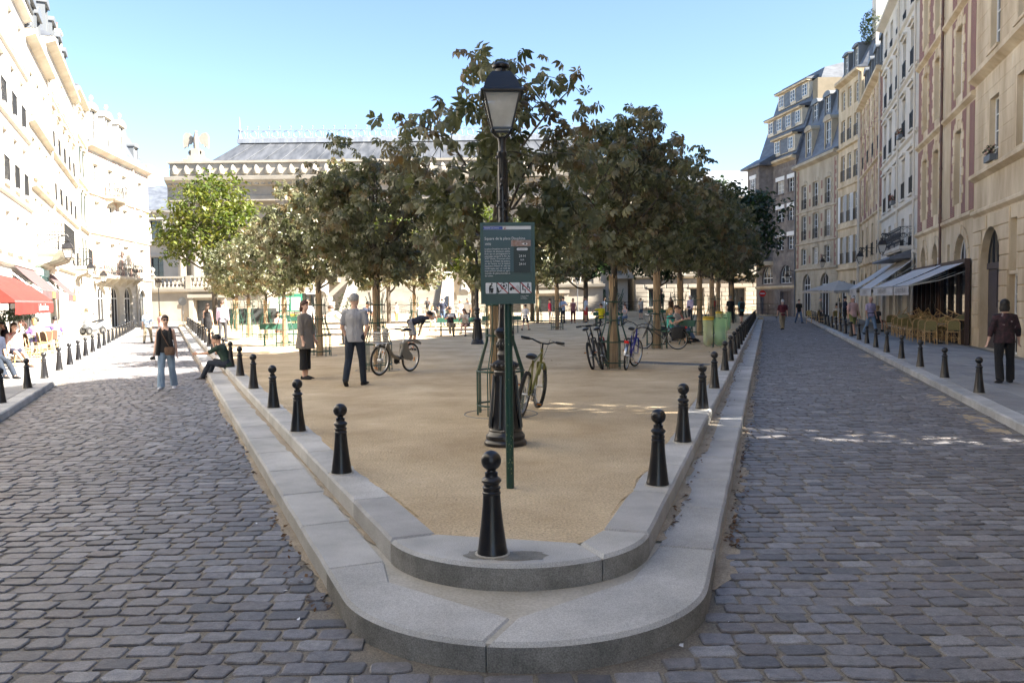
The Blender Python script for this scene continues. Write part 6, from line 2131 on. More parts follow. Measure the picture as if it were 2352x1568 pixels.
def hire_bike():
    """grey step-through hire bicycle with moulded frame, skirt guard and wire basket"""
    R, wb, wid = .335, 1.12, .023
    a, b = (-2.36, 19.05), (-2.98, 17.95)
    root = thing('hire_bike', (a[0], a[1], SAND_Z), 0, 'grey moulded hire bicycle with front basket leaning on a tree guard', 'bicycle', 'bicycles on the square')
    root.rotation_euler = (-.06, 0, head_of(a, b))
    HG = mat('hire_grey', (.20, .185, .155), (.23, .21, .175), 3, .42)
    wheel(root, 0, R, wid); wheel(root, wb, R, wid, hubr=.07)
    f = MB()
    f.tube([(wb - .19, 0, 1.02), (wb - .14, 0, .93), (wb - .17, 0, .78), (wb - .26, 0, .58), (wb - .42, 0, .42), (.52, 0, .36), (.43, 0, .34)],
           [(.038, .065), (.045, .075), (.044, .07), (.042, .068), (.042, .062), (.044, .064), (.04, .06)], 12, ref=(0, 1, 0))
    f.tube([(.43, 0, .34), (.36, 0, .5), (.31, 0, .66)], [(.026, .04), (.024, .035), (.022, .03)], 10, ref=(0, 1, 0))
    for s_ in (-.05, .05):
        f.tube([(.43, s_ * .6, .33), (0, s_, R)], .014, 6)
    f.build('frame', HG, root, True)
    sk = MB()
    pts = [(.36, .60), (.2, .70), (0, .705), (-.2, .66), (-.32, .62), (-.33, .66), (-.18, .735), (.02, .76), (.22, .735), (.37, .66)]
    sk.prism(pts, -.05, .05)
    for s_ in (-1, 1):
        sk.prism([(.36, .60), (.38, .42), (.30, .34), (.05, .26), (-.05, .30), (.0, .40), (.13, .50), (.16, .60), (.2, .70)], s_ * .045 - .004, s_ * .045 + .004)
    sk.build('skirt_guard', HG, root, recalc=True)
    fk = MB()
    for s_ in (-.055, .055):
        fk.tube([(wb - .16, s_, .72), (wb - .05, s_, .5), (wb, s_, R)], [.014, .013, .011], 6)
    fk.build('fork', METAL, root, True)
    mg = MB(); mg.torus((wb, 0, R), R + .02, .006, 18, 6, 'Y', ry=.03, a0=.9, a1=3.3); mg.build('mudguard', HG, root, True)
    hb = Vector((wb - .19, 0, 1.0))
    h = MB()
    for s_ in (-1, 1):
        h.tube([hb, hb + Vector((.0, s_ * .12, .03)), hb + Vector((-.10, s_ * .30, .03))], .013, 7)
    ho = h.build('handlebar', METAL, root, True)
    for s_ in (-1, 1):
        q = MB(); q.tube([hb + Vector((-.05, s_ * .2, .03)), hb + Vector((-.115, s_ * .33, .03))], .019, 8); q.build('grip', BLACKP, ho, True)
    bk = MB()
    x0, x1, y0, z0, z1 = wb - .1, wb + .22, .18, .72, .95
    for k in range(5):
        zz = z0 + (z1 - z0) * k / 4
        e = .8 + .2 * k / 4
        bk.tube([(x0, -y0 * e, zz), (x1 * 1, -y0 * e, zz), (x1, y0 * e, zz), (x0, y0 * e, zz), (x0, -y0 * e, zz)], .004 if k < 4 else .007, 4)
    for k in range(9):
        yy = -y0 + 2 * y0 * k / 8
        bk.tube([(x1, yy * .8, z0), (x1, yy, z1)], .0035, 4); bk.tube([(x0, yy * .8, z0), (x1, yy * .8, z0)], .0035, 4)
    for k in range(7):
        xx = x0 + (x1 - x0) * k / 6
        for s_ in (-1, 1):
            bk.tube([(xx, s_ * y0 * .8, z0), (xx, s_ * y0, z1)], .0035, 4)
    bk.build('basket', METAL, root)
    sp_ = MB(); sp_.tube([(.31, 0, .64), (.25, 0, .93)], .015, 8); sp_.build('seat_post', METAL, root, True)
    s2 = MB(); s2.tube([(.09, 0, .97), (.17, 0, .985), (.28, 0, .97), (.38, 0, .96)], [(.08, .03), (.085, .038), (.045, .03), (.02, .018)], 10, ref=(0, 0, 1)); s2.build('saddle', BLACKP, root, True)
    l = MB(); l.ball((wb + .12, 0, .66), .045, 10, 8); l.build('headlight', METAL, root, True)
    c = MB(); c.prism([(.43 + .1 * math.cos(2 * PI * k / 18), .30 + .1 * math.sin(2 * PI * k / 18)) for k in range(18)], -.085, -.06); c.build('chain_guard', BLACKP, root, recalc=True)
    ck = MB(); ck.tube([(.43, -.1, .30), (.30, -.1, .22)], .011, 6); ck.tube([(.43, .1, .30), (.56, .1, .38)], .011, 6); ck.cbox((.30, -.15, .22), (.1, .08, .025)); ck.cbox((.56, .15, .38), (.1, .08, .025)); ck.build('crank', BLACKP, root)
    for x, z, a_ in ((wb + .1, .17, -.5), (wb - .14, .50, -.4), (-.17, .28, 1.2)):
        o = MB(); o.M = Matrix.Translation((x, -.02, z)) @ Matrix.Rotation(a_, 4, 'Y'); o.cbox((0, 0, 0), (.10, .012, .03)); o.build('reflector', ORANGE, root)
hire_bike()

# ------------------------------------------------------------------ cafe furniture
def cane_chair_meshes(weave):
    f = MB()
    w, d, hs, hb = .20, .20, .45, .88
    for s_ in (-1, 1):
        f.tube([(s_ * w, -d, 0), (s_ * w * .98, -d, hs)], .014, 7)
        f.tube([(s_ * w * 1.02, d + .05, 0), (s_ * w, d, hs), (s_ * w * .98, d + .05, .78), (s_ * w * .72, d + .07, .86), (0, d + .075, hb)], .014, 7)
        f.tube([(s_ * w, -d, .2), (s_ * w, d + .03, .2)], .010, 6)
        f.tube([(s_ * w, -d, .14), (s_ * w * .3, -d, .38)], .008, 5)
    f.tube([(-w, -d, .14), (w, -d, .14)], .010, 6); f.tube([(-w, d + .03, .24), (w, d + .03, .24)], .010, 6)
    f.tube([(-w, -d, hs), (w, -d, hs), (w, d, hs), (-w, d, hs), (-w, -d, hs)], .015, 7)
    s_ = MB(); s_.slabz([(-w + .01, -d + .01), (w - .01, -d + .01), (w - .01, d - .01), (-w + .01, d - .01)], hs - .01, hs + .018, .008)
    b = MB()
    n = 8
    pts = [(-w * .9, .52), (w * .9, .52), (w * .9, .78), (w * .68, .845), (0, .865), (-w * .68, .845), (-w * .9, .78)]
    b.M = Matrix.Translation((0, d + .02, .52)) @ Matrix.Rotation(-.14, 4, 'X') @ Matrix.Translation((0, 0, -.52))
    b.prism(pts, -.008, .008)
    m1, m2, m3 = f.mesh('frame', CANE, True), s_.mesh('seat', weave), b.mesh('backrest', weave)
    fix_normals(m3)
    return m1, m2, m3
CH_O, CH_D = cane_chair_meshes(WEAVE), cane_chair_meshes(DWEAVE)
def cane_chair(P, rz, label, kind=0, z=PAVE_Z, tip=None, group='cane chairs of the right cafe'):
    t = thing('cafe_chair', (P[0], P[1], z), rz, label, 'chair', group)
    if tip: t.rotation_euler = tip
    for n_, me in zip(('frame', 'seat', 'backrest'), (CH_O, CH_D)[kind]):
        obj(n_, me, t)
    return t
tp = MB().slabz([(-.3, -.3), (.3, -.3), (.3, .3), (-.3, .3)], .70, .73, .006).mesh('table_top', TABLET)
tl = MB(); tl.lathe([(.2, 0), (.2, .02), (.03, .05), (.025, .68), (.1, .70)], 12); tl = tl.mesh('pedestal', IRON, True)
def table(P, rz, label, z=PAVE_Z, group='small cafe tables'):
    t = thing('cafe_table', (P[0], P[1], z), rz, label, 'table', group)
    obj('table_top', tp, t); obj('pedestal', tl, t)
    return t
fdr = math.atan2(-1, -.31)      # facade direction towards the viewer
nrm = Vector((-.955, .296))     # out of the right-hand facade
along = Vector((.296, .955))
b0 = Vector((faceR(29.4), 29.4))
for k in range(9):
    for j, off in enumerate((.45, 1.3)):
        q = b0 + along * (k * 1.15 + .3) + nrm * (off + rnd.uniform(-.06, .06)) + along * rnd.uniform(-.1, .1)
        cane_chair(q, math.atan2(along.y, along.x) - PI / 2 + PI + rnd.uniform(-.25, .25) + (PI if j == 9 else 0), 'olive woven cane chair, %s from the corner in the %s row of the right terrace' % (ORD[k], ('wall', 'street')[j]))
    if k % 1 == 0 and k < 8:
        q = b0 + along * (k * 1.15 + .85) + nrm * .88
        table(q, math.atan2(along.y, along.x), 'small wooden cafe table, %s from the corner on the right terrace' % ORD[k])
for k in range(8):          # chairs tipped up against the tables
    q = b0 + along * (k * .92 + .5) + nrm * (.75 + .25 * (k % 2))
    cane_chair(q, 0, 'cane chair tipped upside down onto a table, %s from the corner' % ORD[k], 0, PAVE_Z + .95 + .05 * (k % 3), tip=(1.9 + .25 * (k % 3), .35 * ((k % 2) * 2 - 1), k * 1.3 + .6))
# left terrace
LC = [((-16.3, 28.9), 2.3, 'first in from the bollards'), ((-16.6, 29.7), 2.6, 'second, next to the menu board'), ((-17.2, 30.3), 4.4, 'tall backed, turned sideways'), ((-16.0, 27.6), 2.5, 'in front of the small table'), ((-15.3, 26.3), 2.4, 'nearest the red awning edge'), ((-14.6, 24.6), 2.3, 'with the red seat, half out of the picture'), ((-17.5, 31.2), 4.6, 'furthest one, by the teal door')]
for P, rz, lab in LC:
    cane_chair(P, rz, 'cane cafe chair on the left terrace, ' + lab, 1, group='cane chairs of the left cafe')
for P, lab in [((-16.9, 28.6), 'small table with bottles between the left terrace chairs'), ((-15.9, 26.4), 'small table under the red awning'), ((-17.7, 30.6), 'small table by the teal shopfront'), ((-15.0, 23.9), 'small table at the left picture edge')]:
    table(P, .4, lab, group='small cafe tables on the left')
bot = MB().lathe([(.035, 0), (.036, .16), (.014, .22), (.013, .29), (.016, .30)], 10).mesh('bottle', mat('clear_glassware', (.55, .6, .6), rough=.1), True)
for k, (x, y) in enumerate([(-16.85, 28.5), (-16.98, 28.72), (-15.85, 26.3)]):
    tag(obj('bottle', bot, None, (x, y, PAVE_Z + .731)), ['clear water bottle nearest the front of the left terrace table', 'clear water bottle at the back of the left terrace table', 'clear bottle on the table under the red awning'][k], 'bottle', 'bottles on the left tables')

def awning(root_house, x0, x1, zt, zb, proj, val, m, label, words=None, wm_=None, wsize=.2, frame_m=METAL, box=None, round_=False):
    """sloping canvas fixed to a facade with a hanging valance"""
    P = root_house.matrix_basis @ Vector((x0, 0, 0))
    t = thing('awning', P, root_house.rotation_euler.z, label, 'awning', 'shop awnings')
    L = x1 - x0
    c = MB()
    if round_:
        prof = [(-.02, zt)] + [(-proj + .35 - .35 * math.sin(a) if False else -proj * u, zt + (zb - zt) * (u ** 1.7)) for u, a in ((.3, 0), (.6, 0), (.8, 0), (.92, 0), (1.0, 0))]
    else:
        prof = [(-.02, zt), (-proj * .33, zt + (zb - zt) * .345), (-proj * .66, zt + (zb - zt) * .68), (-proj, zb)]
    th = .012
    poly = prof + [(y, z - th) for y, z in reversed(prof)]
    c.extx(poly, 0, L)
    if round_:
        for xx in (0, L):
            sd = prof + [(-proj, zb - .05), (-.02, zb - .05)]
            c.extx(sd, xx - .006, xx + .006)
    c.build('canvas', m, t, recalc=True)
    v = MB()
    n = 24
    rows_ = []
    for i in range(n + 1):
        xx = L * i / n
        w_ = .012 * math.sin(i * 1.9)
        rows_.append((xx, -proj - .004, zb - .02)); 
    vs_, fs_ = [], []
    for i in range(n + 1):
        xx = L * i / n
        vs_ += [(xx, -proj - .003, zb), (xx, -proj - .003 + .02 * math.sin(i * 1.3), zb - val * .6), (xx, -proj + .02 * math.sin(i * 1.3 + .5), zb - val + .012 * math.sin(i * 2.2))]
    for i in range(n):
        for j in range(2):
            a = i * 3 + j
            fs_.append((a, a + 3, a + 4, a + 1))
    v.add(vs_, fs_)
    vo = v.build('valance', m, t, True)
    f = MB()
    f.tube([(0, -proj + .01, zb - .02), (L, -proj + .01, zb - .02)], .025, 7)
    for xx in (.06, L - .06, L / 2):
        f.tube([(xx, -.02, zt - .35), (xx, -proj * .5, (zt + zb) / 2 - .28), (xx, -proj + .02, zb - .03)], .018, 5)
    f.build('arm', frame_m, t)
    if box:
        b = MB(); b.box(-.05, L + .05, -.3, -.003, zt - .02, zt + .24); b.build('cassette', LEAD, t)
    if words:
        for s_, u in words:
            me = text_mesh(s_, wsize, wm_ or IRON, 'CENTER', 'CENTER')
            o = obj('lettering', me, t, (L * u, -proj - .032, zb - val * .52))
            o.rotation_euler = (PI / 2, 0, 0)
    return t
bpy.context.view_layer.update()
def xr(house_far_Y, Y): return (house_far_Y - Y) * 1.047
aw4 = awning(R2, xr(40, 32.9), xr(40, 29.3), 3.15, 2.28, 2.0, .36, WHAW, 'white awning lettered at the corner nearest the arched doorway', [('LE CAVEAU DU PALAIS', .5)], IRON, .25)
aw3 = awning(R2, xr(40, 39.4), xr(40, 33.1), 3.2, 2.3, 2.0, .38, WHAW, 'long white awning over the stacked chairs, second from the corner', [('LE BAR DE LA FERMT', .5)], IRON, .3)
aw2 = awning(R3, xr(52.7, 45.3), xr(52.7, 40.2), 3.75, 2.3, 2.0, .38, WHAW, 'steep white awning below the slate canopy, third from the corner', [('EUNT PERUTI', .5)], IRON, .26)
aw1 = awning(R3, xr(52.7, 51.0), xr(52.7, 45.9), 3.7, 2.35, 2.1, .40, WHAW, 'furthest steep white awning beside the parasol', [('TOUOU', .55)], IRON, .26)
can = thing('slate_canopy', R3.matrix_basis @ Vector((xr(52.7, 47.5), 0, 3.72)), R3.rotation_euler.z, 'dark slate canopy roof above the two steep white awnings', 'canopy')
b = MB(); b.extx([(-.01, .5), (-1.1, .12), (-1.15, .02), (-.01, .02)], 0, 7.2); b.build('roof', SLATE, can, recalc=True)
red = awning(L1, 0.5, 8.35, 2.95, 2.05, 1.55, .36, REDAW, 'red canvas awning with white script over the left cafe', [('La Rose de France', .66)], WHITEP, .30, round_=True)
br1 = awning(L1, 11.0, 16.0, 3.45, 2.5, .95, .34, BRAW, 'brown canvas awning with orange square, just beyond the red awning', None)
br2 = awning(L2, 3.2, 7.2, 3.45, 2.45, .95, .34, BRAW, 'second brown canvas awning with orange square, over the teal shop', None)
ORP = mat('orange_print', (.55, .24, .08), rough=.7)
for t_, L_ in ((br1, 5.0), (br2, 4.0)):
    zb = 2.5 if t_ is br1 else 2.45
    b = MB(); b.box(L_ * .55, L_ * .55 + .9, -.995, -.975, zb - .29, zb - .05); o = b.build('emblem', ORP, t_)
    b = MB(); b.box(L_ * .55 + .42, L_ * .55 + .47, -.999, -.996, zb - .28, zb - .06)
    for k in range(4): b.box(L_ * .55 + .52, L_ * .55 + .85, -.999, -.996, zb - .26 + k * .055, zb - .245 + k * .055)
    b.build('emblem_mark', BRAW, o)
# dark shopfront under the white awnings
DW = mat('dark_shop_timber', (.035, .018, .014), (.05, .025, .02), 4, .5)
for xa, xb, lab in ((.35, 5.9, 'dark timber shopfront with large panes behind the stacked chairs'), (7.0, 11.3, 'dark timber shopfront with tall panes next to the arched doorway')):
    s5 = thing('dark_shopfront', R2.matrix_basis @ Vector((xa, 0, .13)), R2.rotation_euler.z, lab, 'shopfront')
    w_ = xb - xa
    n_ = int(w_ / 1.1)
    for k in range(n_ + 1):
        b = MB(); b.box(w_ * k / n_ - .05, w_ * k / n_ + .05, -.20, -.055, 0, 2.75); b.build('mullion', DW, s5)
    for k in range(n_):
        b = MB(); b.box(w_ * k / n_ + .052, w_ * (k + 1) / n_ - .052, -.13, -.06, 0, .5); b.build('lower_panel', DW, s5)
        b = MB(); b.add([(w_ * k / n_ + .05, -.10, .5), (w_ * (k + 1) / n_ - .05, -.10, .5), (w_ * (k + 1) / n_ - .05, -.10, 2.75), (w_ * k / n_ + .05, -.10, 2.75)], [(0, 1, 2, 3)]); b.build('pane', GLASS, s5)
    b = MB(); b.box(-.06, w_ + .06, -.24, -.05, 2.752, 3.05); b.build('fascia', DW, s5)
# teal shopfront pieces between the brown awnings
sf = thing('teal_shopfront', L2.matrix_basis @ Vector((.2, 0, .13)), L2.rotation_euler.z, 'pale teal wooden shopfront below the iron balcony', 'shopfront')
b = MB()
for k in range(5):
    b.box(k * .8, k * .8 + .16, -.14, -.003, 0, 3.1)
b.box(0, 3.4, -.18, -.003, 3.1, 3.4); b.box(.0, 3.3, -.1, -.004, 0, .5); b.build('timber', TEAL, sf)

ps = thing('parasol', (20.6, 52.2, PAVE_Z), .3, 'square beige cafe parasol at the far end of the right pavement', 'parasol')
b = MB(); b.tube([(0, 0, 0), (0, 0, 2.75)], .03, 8); b.cbox((0, 0, .04), (.5, .5, .08)); b.build('pole', WHITEP, ps, True)
b = MB(); W = 1.55
b.add([(-W, -W, 2.12), (W, -W, 2.12), (W, W, 2.12), (-W, W, 2.12), (0, -W, 2.17), (W, 0, 2.17), (0, W, 2.17), (-W, 0, 2.17), (0, 0, 2.78)], [(0, 4, 8), (4, 1, 8), (1, 5, 8), (5, 2, 8), (2, 6, 8), (6, 3, 8), (3, 7, 8), (7, 0, 8)])
b.add([(-W, -W, 2.12), (W, -W, 2.12), (W, W, 2.12), (-W, W, 2.12), (-W, -W, 2.0), (W, -W, 2.0), (W, W, 2.0), (-W, W, 2.0)], [(0, 1, 5, 4), (1, 2, 6, 5), (2, 3, 7, 6), (3, 0, 4, 7)])
b.build('canopy', PARAS, ps)
b = MB()
for k in range(8):
    a = k * PI / 4
    e = W * (1.414 if k % 2 else 1) * .96
    b.tube([(0, 0, 2.7), (e * math.cos(a), e * math.sin(a), 2.12)], .012, 4)
b.build('rib', WHITEP, ps)
for k, (dx, dy, rz) in enumerate(((-.7, .5, 1), (.6, .4, 4), (-.2, -.7, 0), (.9, -.6, 3), (-1.0, 1.6, 2))):
    cane_chair((20.8 + dx, 53.0 + dy, 0), rz, 'cane chair around the parasol tables, %s' % ('left', 'right', 'with its back to the viewer', 'by the wall', 'behind the parasol pole')[k], 0)
for k, (x, y) in enumerate(((20.8, 53.0), (21.4, 54.6))):
    table((x, y), .3, ('table beneath the beige parasol', 'table behind the beige parasol')[k])

# ------------------------------------------------------------------ benches, bins, small things on the square
def bench(P, rz, label):
    t = thing('bench', (P[0], P[1], SAND_Z), rz, label, 'bench', 'green park benches')
    for k in range(3):
        b = MB(); b.box(-1.0, 1.0, -.24 + k * .16, -.11 + k * .16, .42, .455); b.build('seat_slat', GREENB, t)
    b = MB(); b.M = Matrix.Translation((0, .26, .62)) @ Matrix.Rotation(-.2, 4, 'X'); b.box(-1.0, 1.0, -.02, .015, .0, .22); b.build('backrest', GREENB, t)
    for s_ in (-.8, .8):
        b = MB(); b.tube([(s_, -.26, 0), (s_, -.16, .2), (s_, -.2, .41), (s_, .22, .41), (s_, .34, .85)], .022, 6); b.tube([(s_, .26, 0), (s_, .16, .2), (s_, .2, .41)], .022, 6); b.build('leg', GREENM, t, True)
    return t
bench((-2.5, 38.5), 0, 'green bench with the reading couple, left of the second lamp')
bench((-.5, 41.4), 0, 'green bench with the woman in the olive jacket, behind the sign')
bench((5.75, 29.75), -1.15, 'green bench crowded with seated people beside the rubbish bags')
bench((6.0, 50.5), 0, 'green bench of the man in yellow behind the bicycles')
bench((10.5, 57.5), 0, 'empty green bench behind the city bicycle')
bench((-8.6, 31.5), .2, 'green bench behind the woman in the grey tunic')
bench((-12.0, 46.0), 0, 'green bench in the sun beyond the trees')

def bag_bin(P, label, s_=1.0):
    t = thing('rubbish_bag_stand', (P[0], P[1], SAND_Z), .2, label, 'litter bin', 'see-through litter bags')
    t.scale = (s_, s_, s_)
    b = MB(); b.tube([(0, .0, 0), (0, 0, .95)], .03, 8); b.torus((.24, 0, .95), .23, .016, 24, 6, 'Z'); b.torus((-.18, -.02, .97), .17, .02, 20, 6, 'Z'); b.build('hoop', GREENM, t, True)
    b = MB(); b.lathe([(.185, .9), (.185, 1.0), (.17, 1.01), (.17, .9)], 20, (-.18, -.02, 0), cap=False); b.build('lid', mat('yellow_plastic', (.62, .42, .03), rough=.45), t, True)
    for nm, cx, rr, zt, colr, sd in (('green_bag', .24, .235, .95, (.42, .75, .38), 3), ('yellow_bag', -.18, .165, .92, (.66, .74, .40), 4)):
        r = random.Random(sd)
        b = MB()
        n = 20
        prof = [(1.03, zt + .02), (1.05, zt - .1), (.96, zt * .7), (.92, zt * .45), (1.0, .25), (.85, .1), (.45, .03), (.0, .02)]
        vs_ = []
        for q, z in prof:
            for k in range(n):
                a = 2 * PI * k / n
                w_ = 1 + .07 * math.sin(k * 2.5 + z * 9) + r.uniform(-.04, .04)
                vs_.append((cx + rr * q * w_ * math.cos(a), rr * q * w_ * math.sin(a), z))
        fs_ = [(i * n + k, i * n + (k + 1) % n, (i + 1) * n + (k + 1) % n, (i + 1) * n + k) for i in range(len(prof) - 1) for k in range(n)]
        b.add(vs_, fs_)
        bo = b.build(nm, bag_mat(nm + '_film', colr, .42), t, True)
        for k in range(16):
            g = MB(); c_ = (cx + r.uniform(-.5, .5) * rr, r.uniform(-.5, .5) * rr, .1 + r.random() * .28)
            g.ball(c_, r.uniform(.035, .07), 7, 5, (1, r.uniform(.6, 1.2), r.uniform(.6, 1.3)))
            g.build('litter', mat('litter_%d' % (k % 4), [(.5, .5, .48), (.25, .2, .15), (.35, .1, .08), (.15, .25, .3)][k % 4], rough=.6), bo, True)
    return t
bag_bin((6.6, 27.1), 'see-through green and yellow rubbish bags on a stand beside the bench')
bag_bin((10.3, 40.5), 'second see-through rubbish bag further back on the right', .95)
bag_bin((-13.2, 50.5), 'sunlit rubbish bag among the left tree guards', .95)

# inspection covers let into the sand
cv = thing('inspection_cover', (3.9, 20.4, SAND_Z), -.62, 'long grey metal inspection covers let into the sand near the right kerb', 'manhole cover')
for k in range(3):
    b = MB(); b.box(-.95 + k * .65, -.95 + k * .65 + .62, -.28, .28, .001, .014); o = b.build('cover_plate', mat('worn_cover', (.26, .26, .26), (.34, .34, .33), 5, .6), cv)
    r_ = MB()
    for j in range(8): r_.box(-.93 + k * .65 + j * .075, -.93 + k * .65 + j * .075 + .03, -.25, .25, .0145, .019)
    r_.build('tread_ribs', LEAD, o)
for k in range(9):
    x, y = [(3.6, 55.3), (3.9, 55.0), (4.35, 54.9), (5.0, 55.2), (5.2, 55.1), (5.45, 55.9), (5.75, 55.7), (4.9, 57.8), (3.3, 55.6)][k]
    b = MB().ball((0, 0, .038), .038, 12, 8)
    tag(b.build('boule', METAL, None, True, (x, y, SAND_Z)), 'steel boule on the sand, %s from the left near the players' % ORD[sorted([3.6, 3.9, 4.35, 5.0, 5.2, 5.45, 5.75, 4.9, 3.3]).index(x)], 'boule', 'boules on the sand')

# far wall with railing, barriers, signs
def low_wall(x0, x1, y, label, zb=.1):
    t = thing('low_wall', (x0, y, zb), 0, label, 'wall')
    L = x1 - x0
    n = int(L / 1.6)
    for k in range(n):
        for j in range(2):
            b = MB(); b.slabz([(L * k / n + .006, -.25 + j * .1), (L * (k + 1) / n - .006, -.25 + j * .1), (L * (k + 1) / n - .006, .25), (L * k / n + .006, .25)], j * .38, (j + 1) * .38 - .01, .02); b.build('wall_stone', STONE, t)
    return t
def fence(x0, x1, y, z, label):
    t = thing('iron_fence', (x0, y, z), 0, label, 'fence')
    L = x1 - x0
    n = int(L / 2.4)
    for k in range(n + 1):
        b = MB(); b.bar((L * k / n, 0, 0), (L * k / n, 0, 1.25), .05); b.ball((L * k / n, 0, 1.28), .05, 6, 5); b.build('post', IRON, t)
    for zz in (.12, .55, 1.15):
        b = MB(); b.box(0, L, -.015, .015, zz - .015, zz + .015); b.build('rail', IRON, t)
    for k in range(n):
        b = MB()
        xa, xb = L * k / n, L * (k + 1) / n
        b.bar((xa, 0, .55), (xb, 0, 1.15), .025); b.bar((xa, 0, 1.15), (xb, 0, .55), .025)
        b.build('brace', IRON, t)
        for j in range(8):
            x = xa + (xb - xa) * (j + .5) / 8
            q = MB(); q.tube([(x, 0, .0), (x, 0, .62), (x, 0, .72)], [.012, .012, .002], 4); q.build('spike', IRON, t)
    return t
low_wall(-18.5, 15.5, 71.5, 'low stone ledge across the far end of the square')
fence(-24.0, 14.0, 72.2, .5, 'black iron fence with crossed braces along the far garden')
fence(20.0, 29.0, 84.0, .1, 'iron palings in front of the banded palace wall on the right')
hd = thing('hedge', (-19, 73.2, .1), 0, 'low clipped hedge behind the iron fence', 'hedge')
rs_ = np.random.RandomState(4)
pos = np.stack([rs_.uniform(-5, 33, 2600), rs_.uniform(-.5, .5, 2600), rs_.uniform(.1, .95, 2600)], 1)
tag(obj('foliage', leaves_mesh('foliage', pos, .16, OVAL, SHRUB, rs_, .3), hd), kind='stuff')
m = MB(); m.box(-5, 33, -.35, .35, 0, .75); m.build('core', mat('hedge_core', (.02, .03, .012), rough=1), hd)
bar_ = thing('barrier_panels', (-25.2, 68.0, 0), .1, 'dark grey solid barrier panels at the end of the left street', 'barrier')
for k in range(3):
    b = MB(); b.box(k * 2.0 - .2, k * 2.0 + 1.76, -.03, .03, .15, 1.5); b.build('panel', mat('dark_grey_panel', (.05, .055, .055), rough=.7), bar_)
    b = MB(); b.bar((k * 2.0 - .2, 0, 0), (k * 2.0 - .2, 0, 1.55), .05); b.cbox((k * 2.0 - .2, 0, .03), (.3, .5, .06)); b.build('post', LEAD, bar_)
def round_sign(P, z, label, face, disc=None, rz=0):
    t = thing('traffic_sign', (P[0], P[1], 0), rz, label, 'traffic sign')
    b = MB(); b.tube([(0, 0, 0), (0, 0, z + .35)], .03, 8); b.build('post', LEAD, t, True)
    b = MB(); b.prism([(.34 * math.cos(2 * PI * k / 28), z + .34 * math.sin(2 * PI * k / 28)) for k in range(28)], -.05, -.032); d = b.build('disc', face, t, recalc=True)
    if disc: b = MB(); b.box(-.24, .24, -.054, -.051, z - .05, z + .05); b.build('bar_mark', disc, d)
round_sign((-26.2, 66.0), 2.15, 'round grey back of a traffic sign at the end of the left street', LEAD)
round_sign((25.6, 84.5), 2.3, 'red round no-entry sign beside the rubble corner house', REDREF, WHITEP)
nb = thing('notice_board', (-18.9, 70.8, .1), 0, 'green framed double notice board in the sun on the left', 'notice board')
b = MB(); b.box(-1.0, 1.0, -.06, .06, 1.1, 2.6); b.bar((-.9, 0, 0), (-.9, 0, 1.1), .08); b.bar((.9, 0, 0), (.9, 0, 1.1), .08); b.build('frame', mat('notice_green', (.03, .22, .15), rough=.5), nb)
for s_ in (-1, 1):
    b = MB(); b.box(s_ * .48 - .4, s_ * .48 + .4, -.075, -.061, 1.2, 2.3); b.build('poster', mat('poster_print', (.5, .55, .5), (.75, .75, .7), 3, .6), nb)
# flower box and planters
def flower_box(P, rz, label, z, cols, w=.7, mtl=None):
    t = thing('flower_box', (P[0], P[1], z), rz, label, 'flower box', 'flower boxes')
    b = MB(); b.box(-w / 2, w / 2, -.1, .1, 0, .2); b.build('trough', mtl or LEAD, t)
    rs = np.random.RandomState(int(abs(P[0]) * 10))
    n = 160
    pos = np.stack([rs.uniform(-w / 2, w / 2, n), rs.uniform(-.12, .12, n), .2 + rs.uniform(0, .3, n)], 1)
    tag(obj('foliage', leaves_mesh('foliage', pos, .09, OVAL, SHRUB, rs, .3), t), kind='stuff')
    n = 90
    pos = np.stack([rs.uniform(-w / 2, w / 2, n), rs.uniform(-.16, .1, n), .22 + rs.uniform(0, .32, n)], 1)
    tag(obj('blossom', leaves_mesh('blossom', pos, .05, OVAL, cols, rs, .3), t), kind='stuff')
REDFL = leaf_mat('red_petal', [(.55, .03, .02), (.7, .06, .03)], .2); PINKFL = leaf_mat('pink_petal', [(.35, .05, .10), (.5, .12, .18)], .2)
def on_house(h, x, y, z): 
    p = h.matrix_basis @ Vector((x, y, z)); return p
q = on_house(L4, .6, -.25, 0); flower_box(q, L4.rotation_euler.z, 'red geranium box on a pillar at the shuttered house', 1.25, REDFL, .6, WHITE_W)
q = on_house(R1, 2.6, -.12, 0); flower_box(q, R1.rotation_euler.z, 'window planter with pink flowers on the cream corner house', 6.12, PINKFL, .75)
q = on_house(R3, 8.7, -.2, 0); flower_box(q, R3.rotation_euler.z, 'red flowers on a small balcony of the grey house', 10.22, REDFL, .7)
q = on_house(R3, 6.2, -.2, 0); flower_box(q, R3.rotation_euler.z, 'red flowers on the next small balcony of the grey house', 7.02, REDFL, .7)
shrub(tuple(on_house(R5, 4.9, 1.2, 0))[:2], 'bushy roof garden beside the tall chimney on the right', 2.2, 3.0, YGREEN, 140, 1500, .2, 21.3, 'roof_plant')
hb_ = thing('hanging_foliage', tuple(on_house(L1, 6.3, -.7, 1.55)), L1.rotation_euler.z, 'dark clipped foliage hanging under the red awning', 'plant')
rs_ = np.random.RandomState(14); n = 900
pos = np.stack([rs_.uniform(-2.4, 2.6, n), rs_.uniform(-.25, .25, n), rs_.uniform(-.08, .28, n)], 1)
tag(obj('foliage', leaves_mesh('foliage', pos, .09, OVAL, DKGREEN, rs_, .4), hb_), kind='stuff')

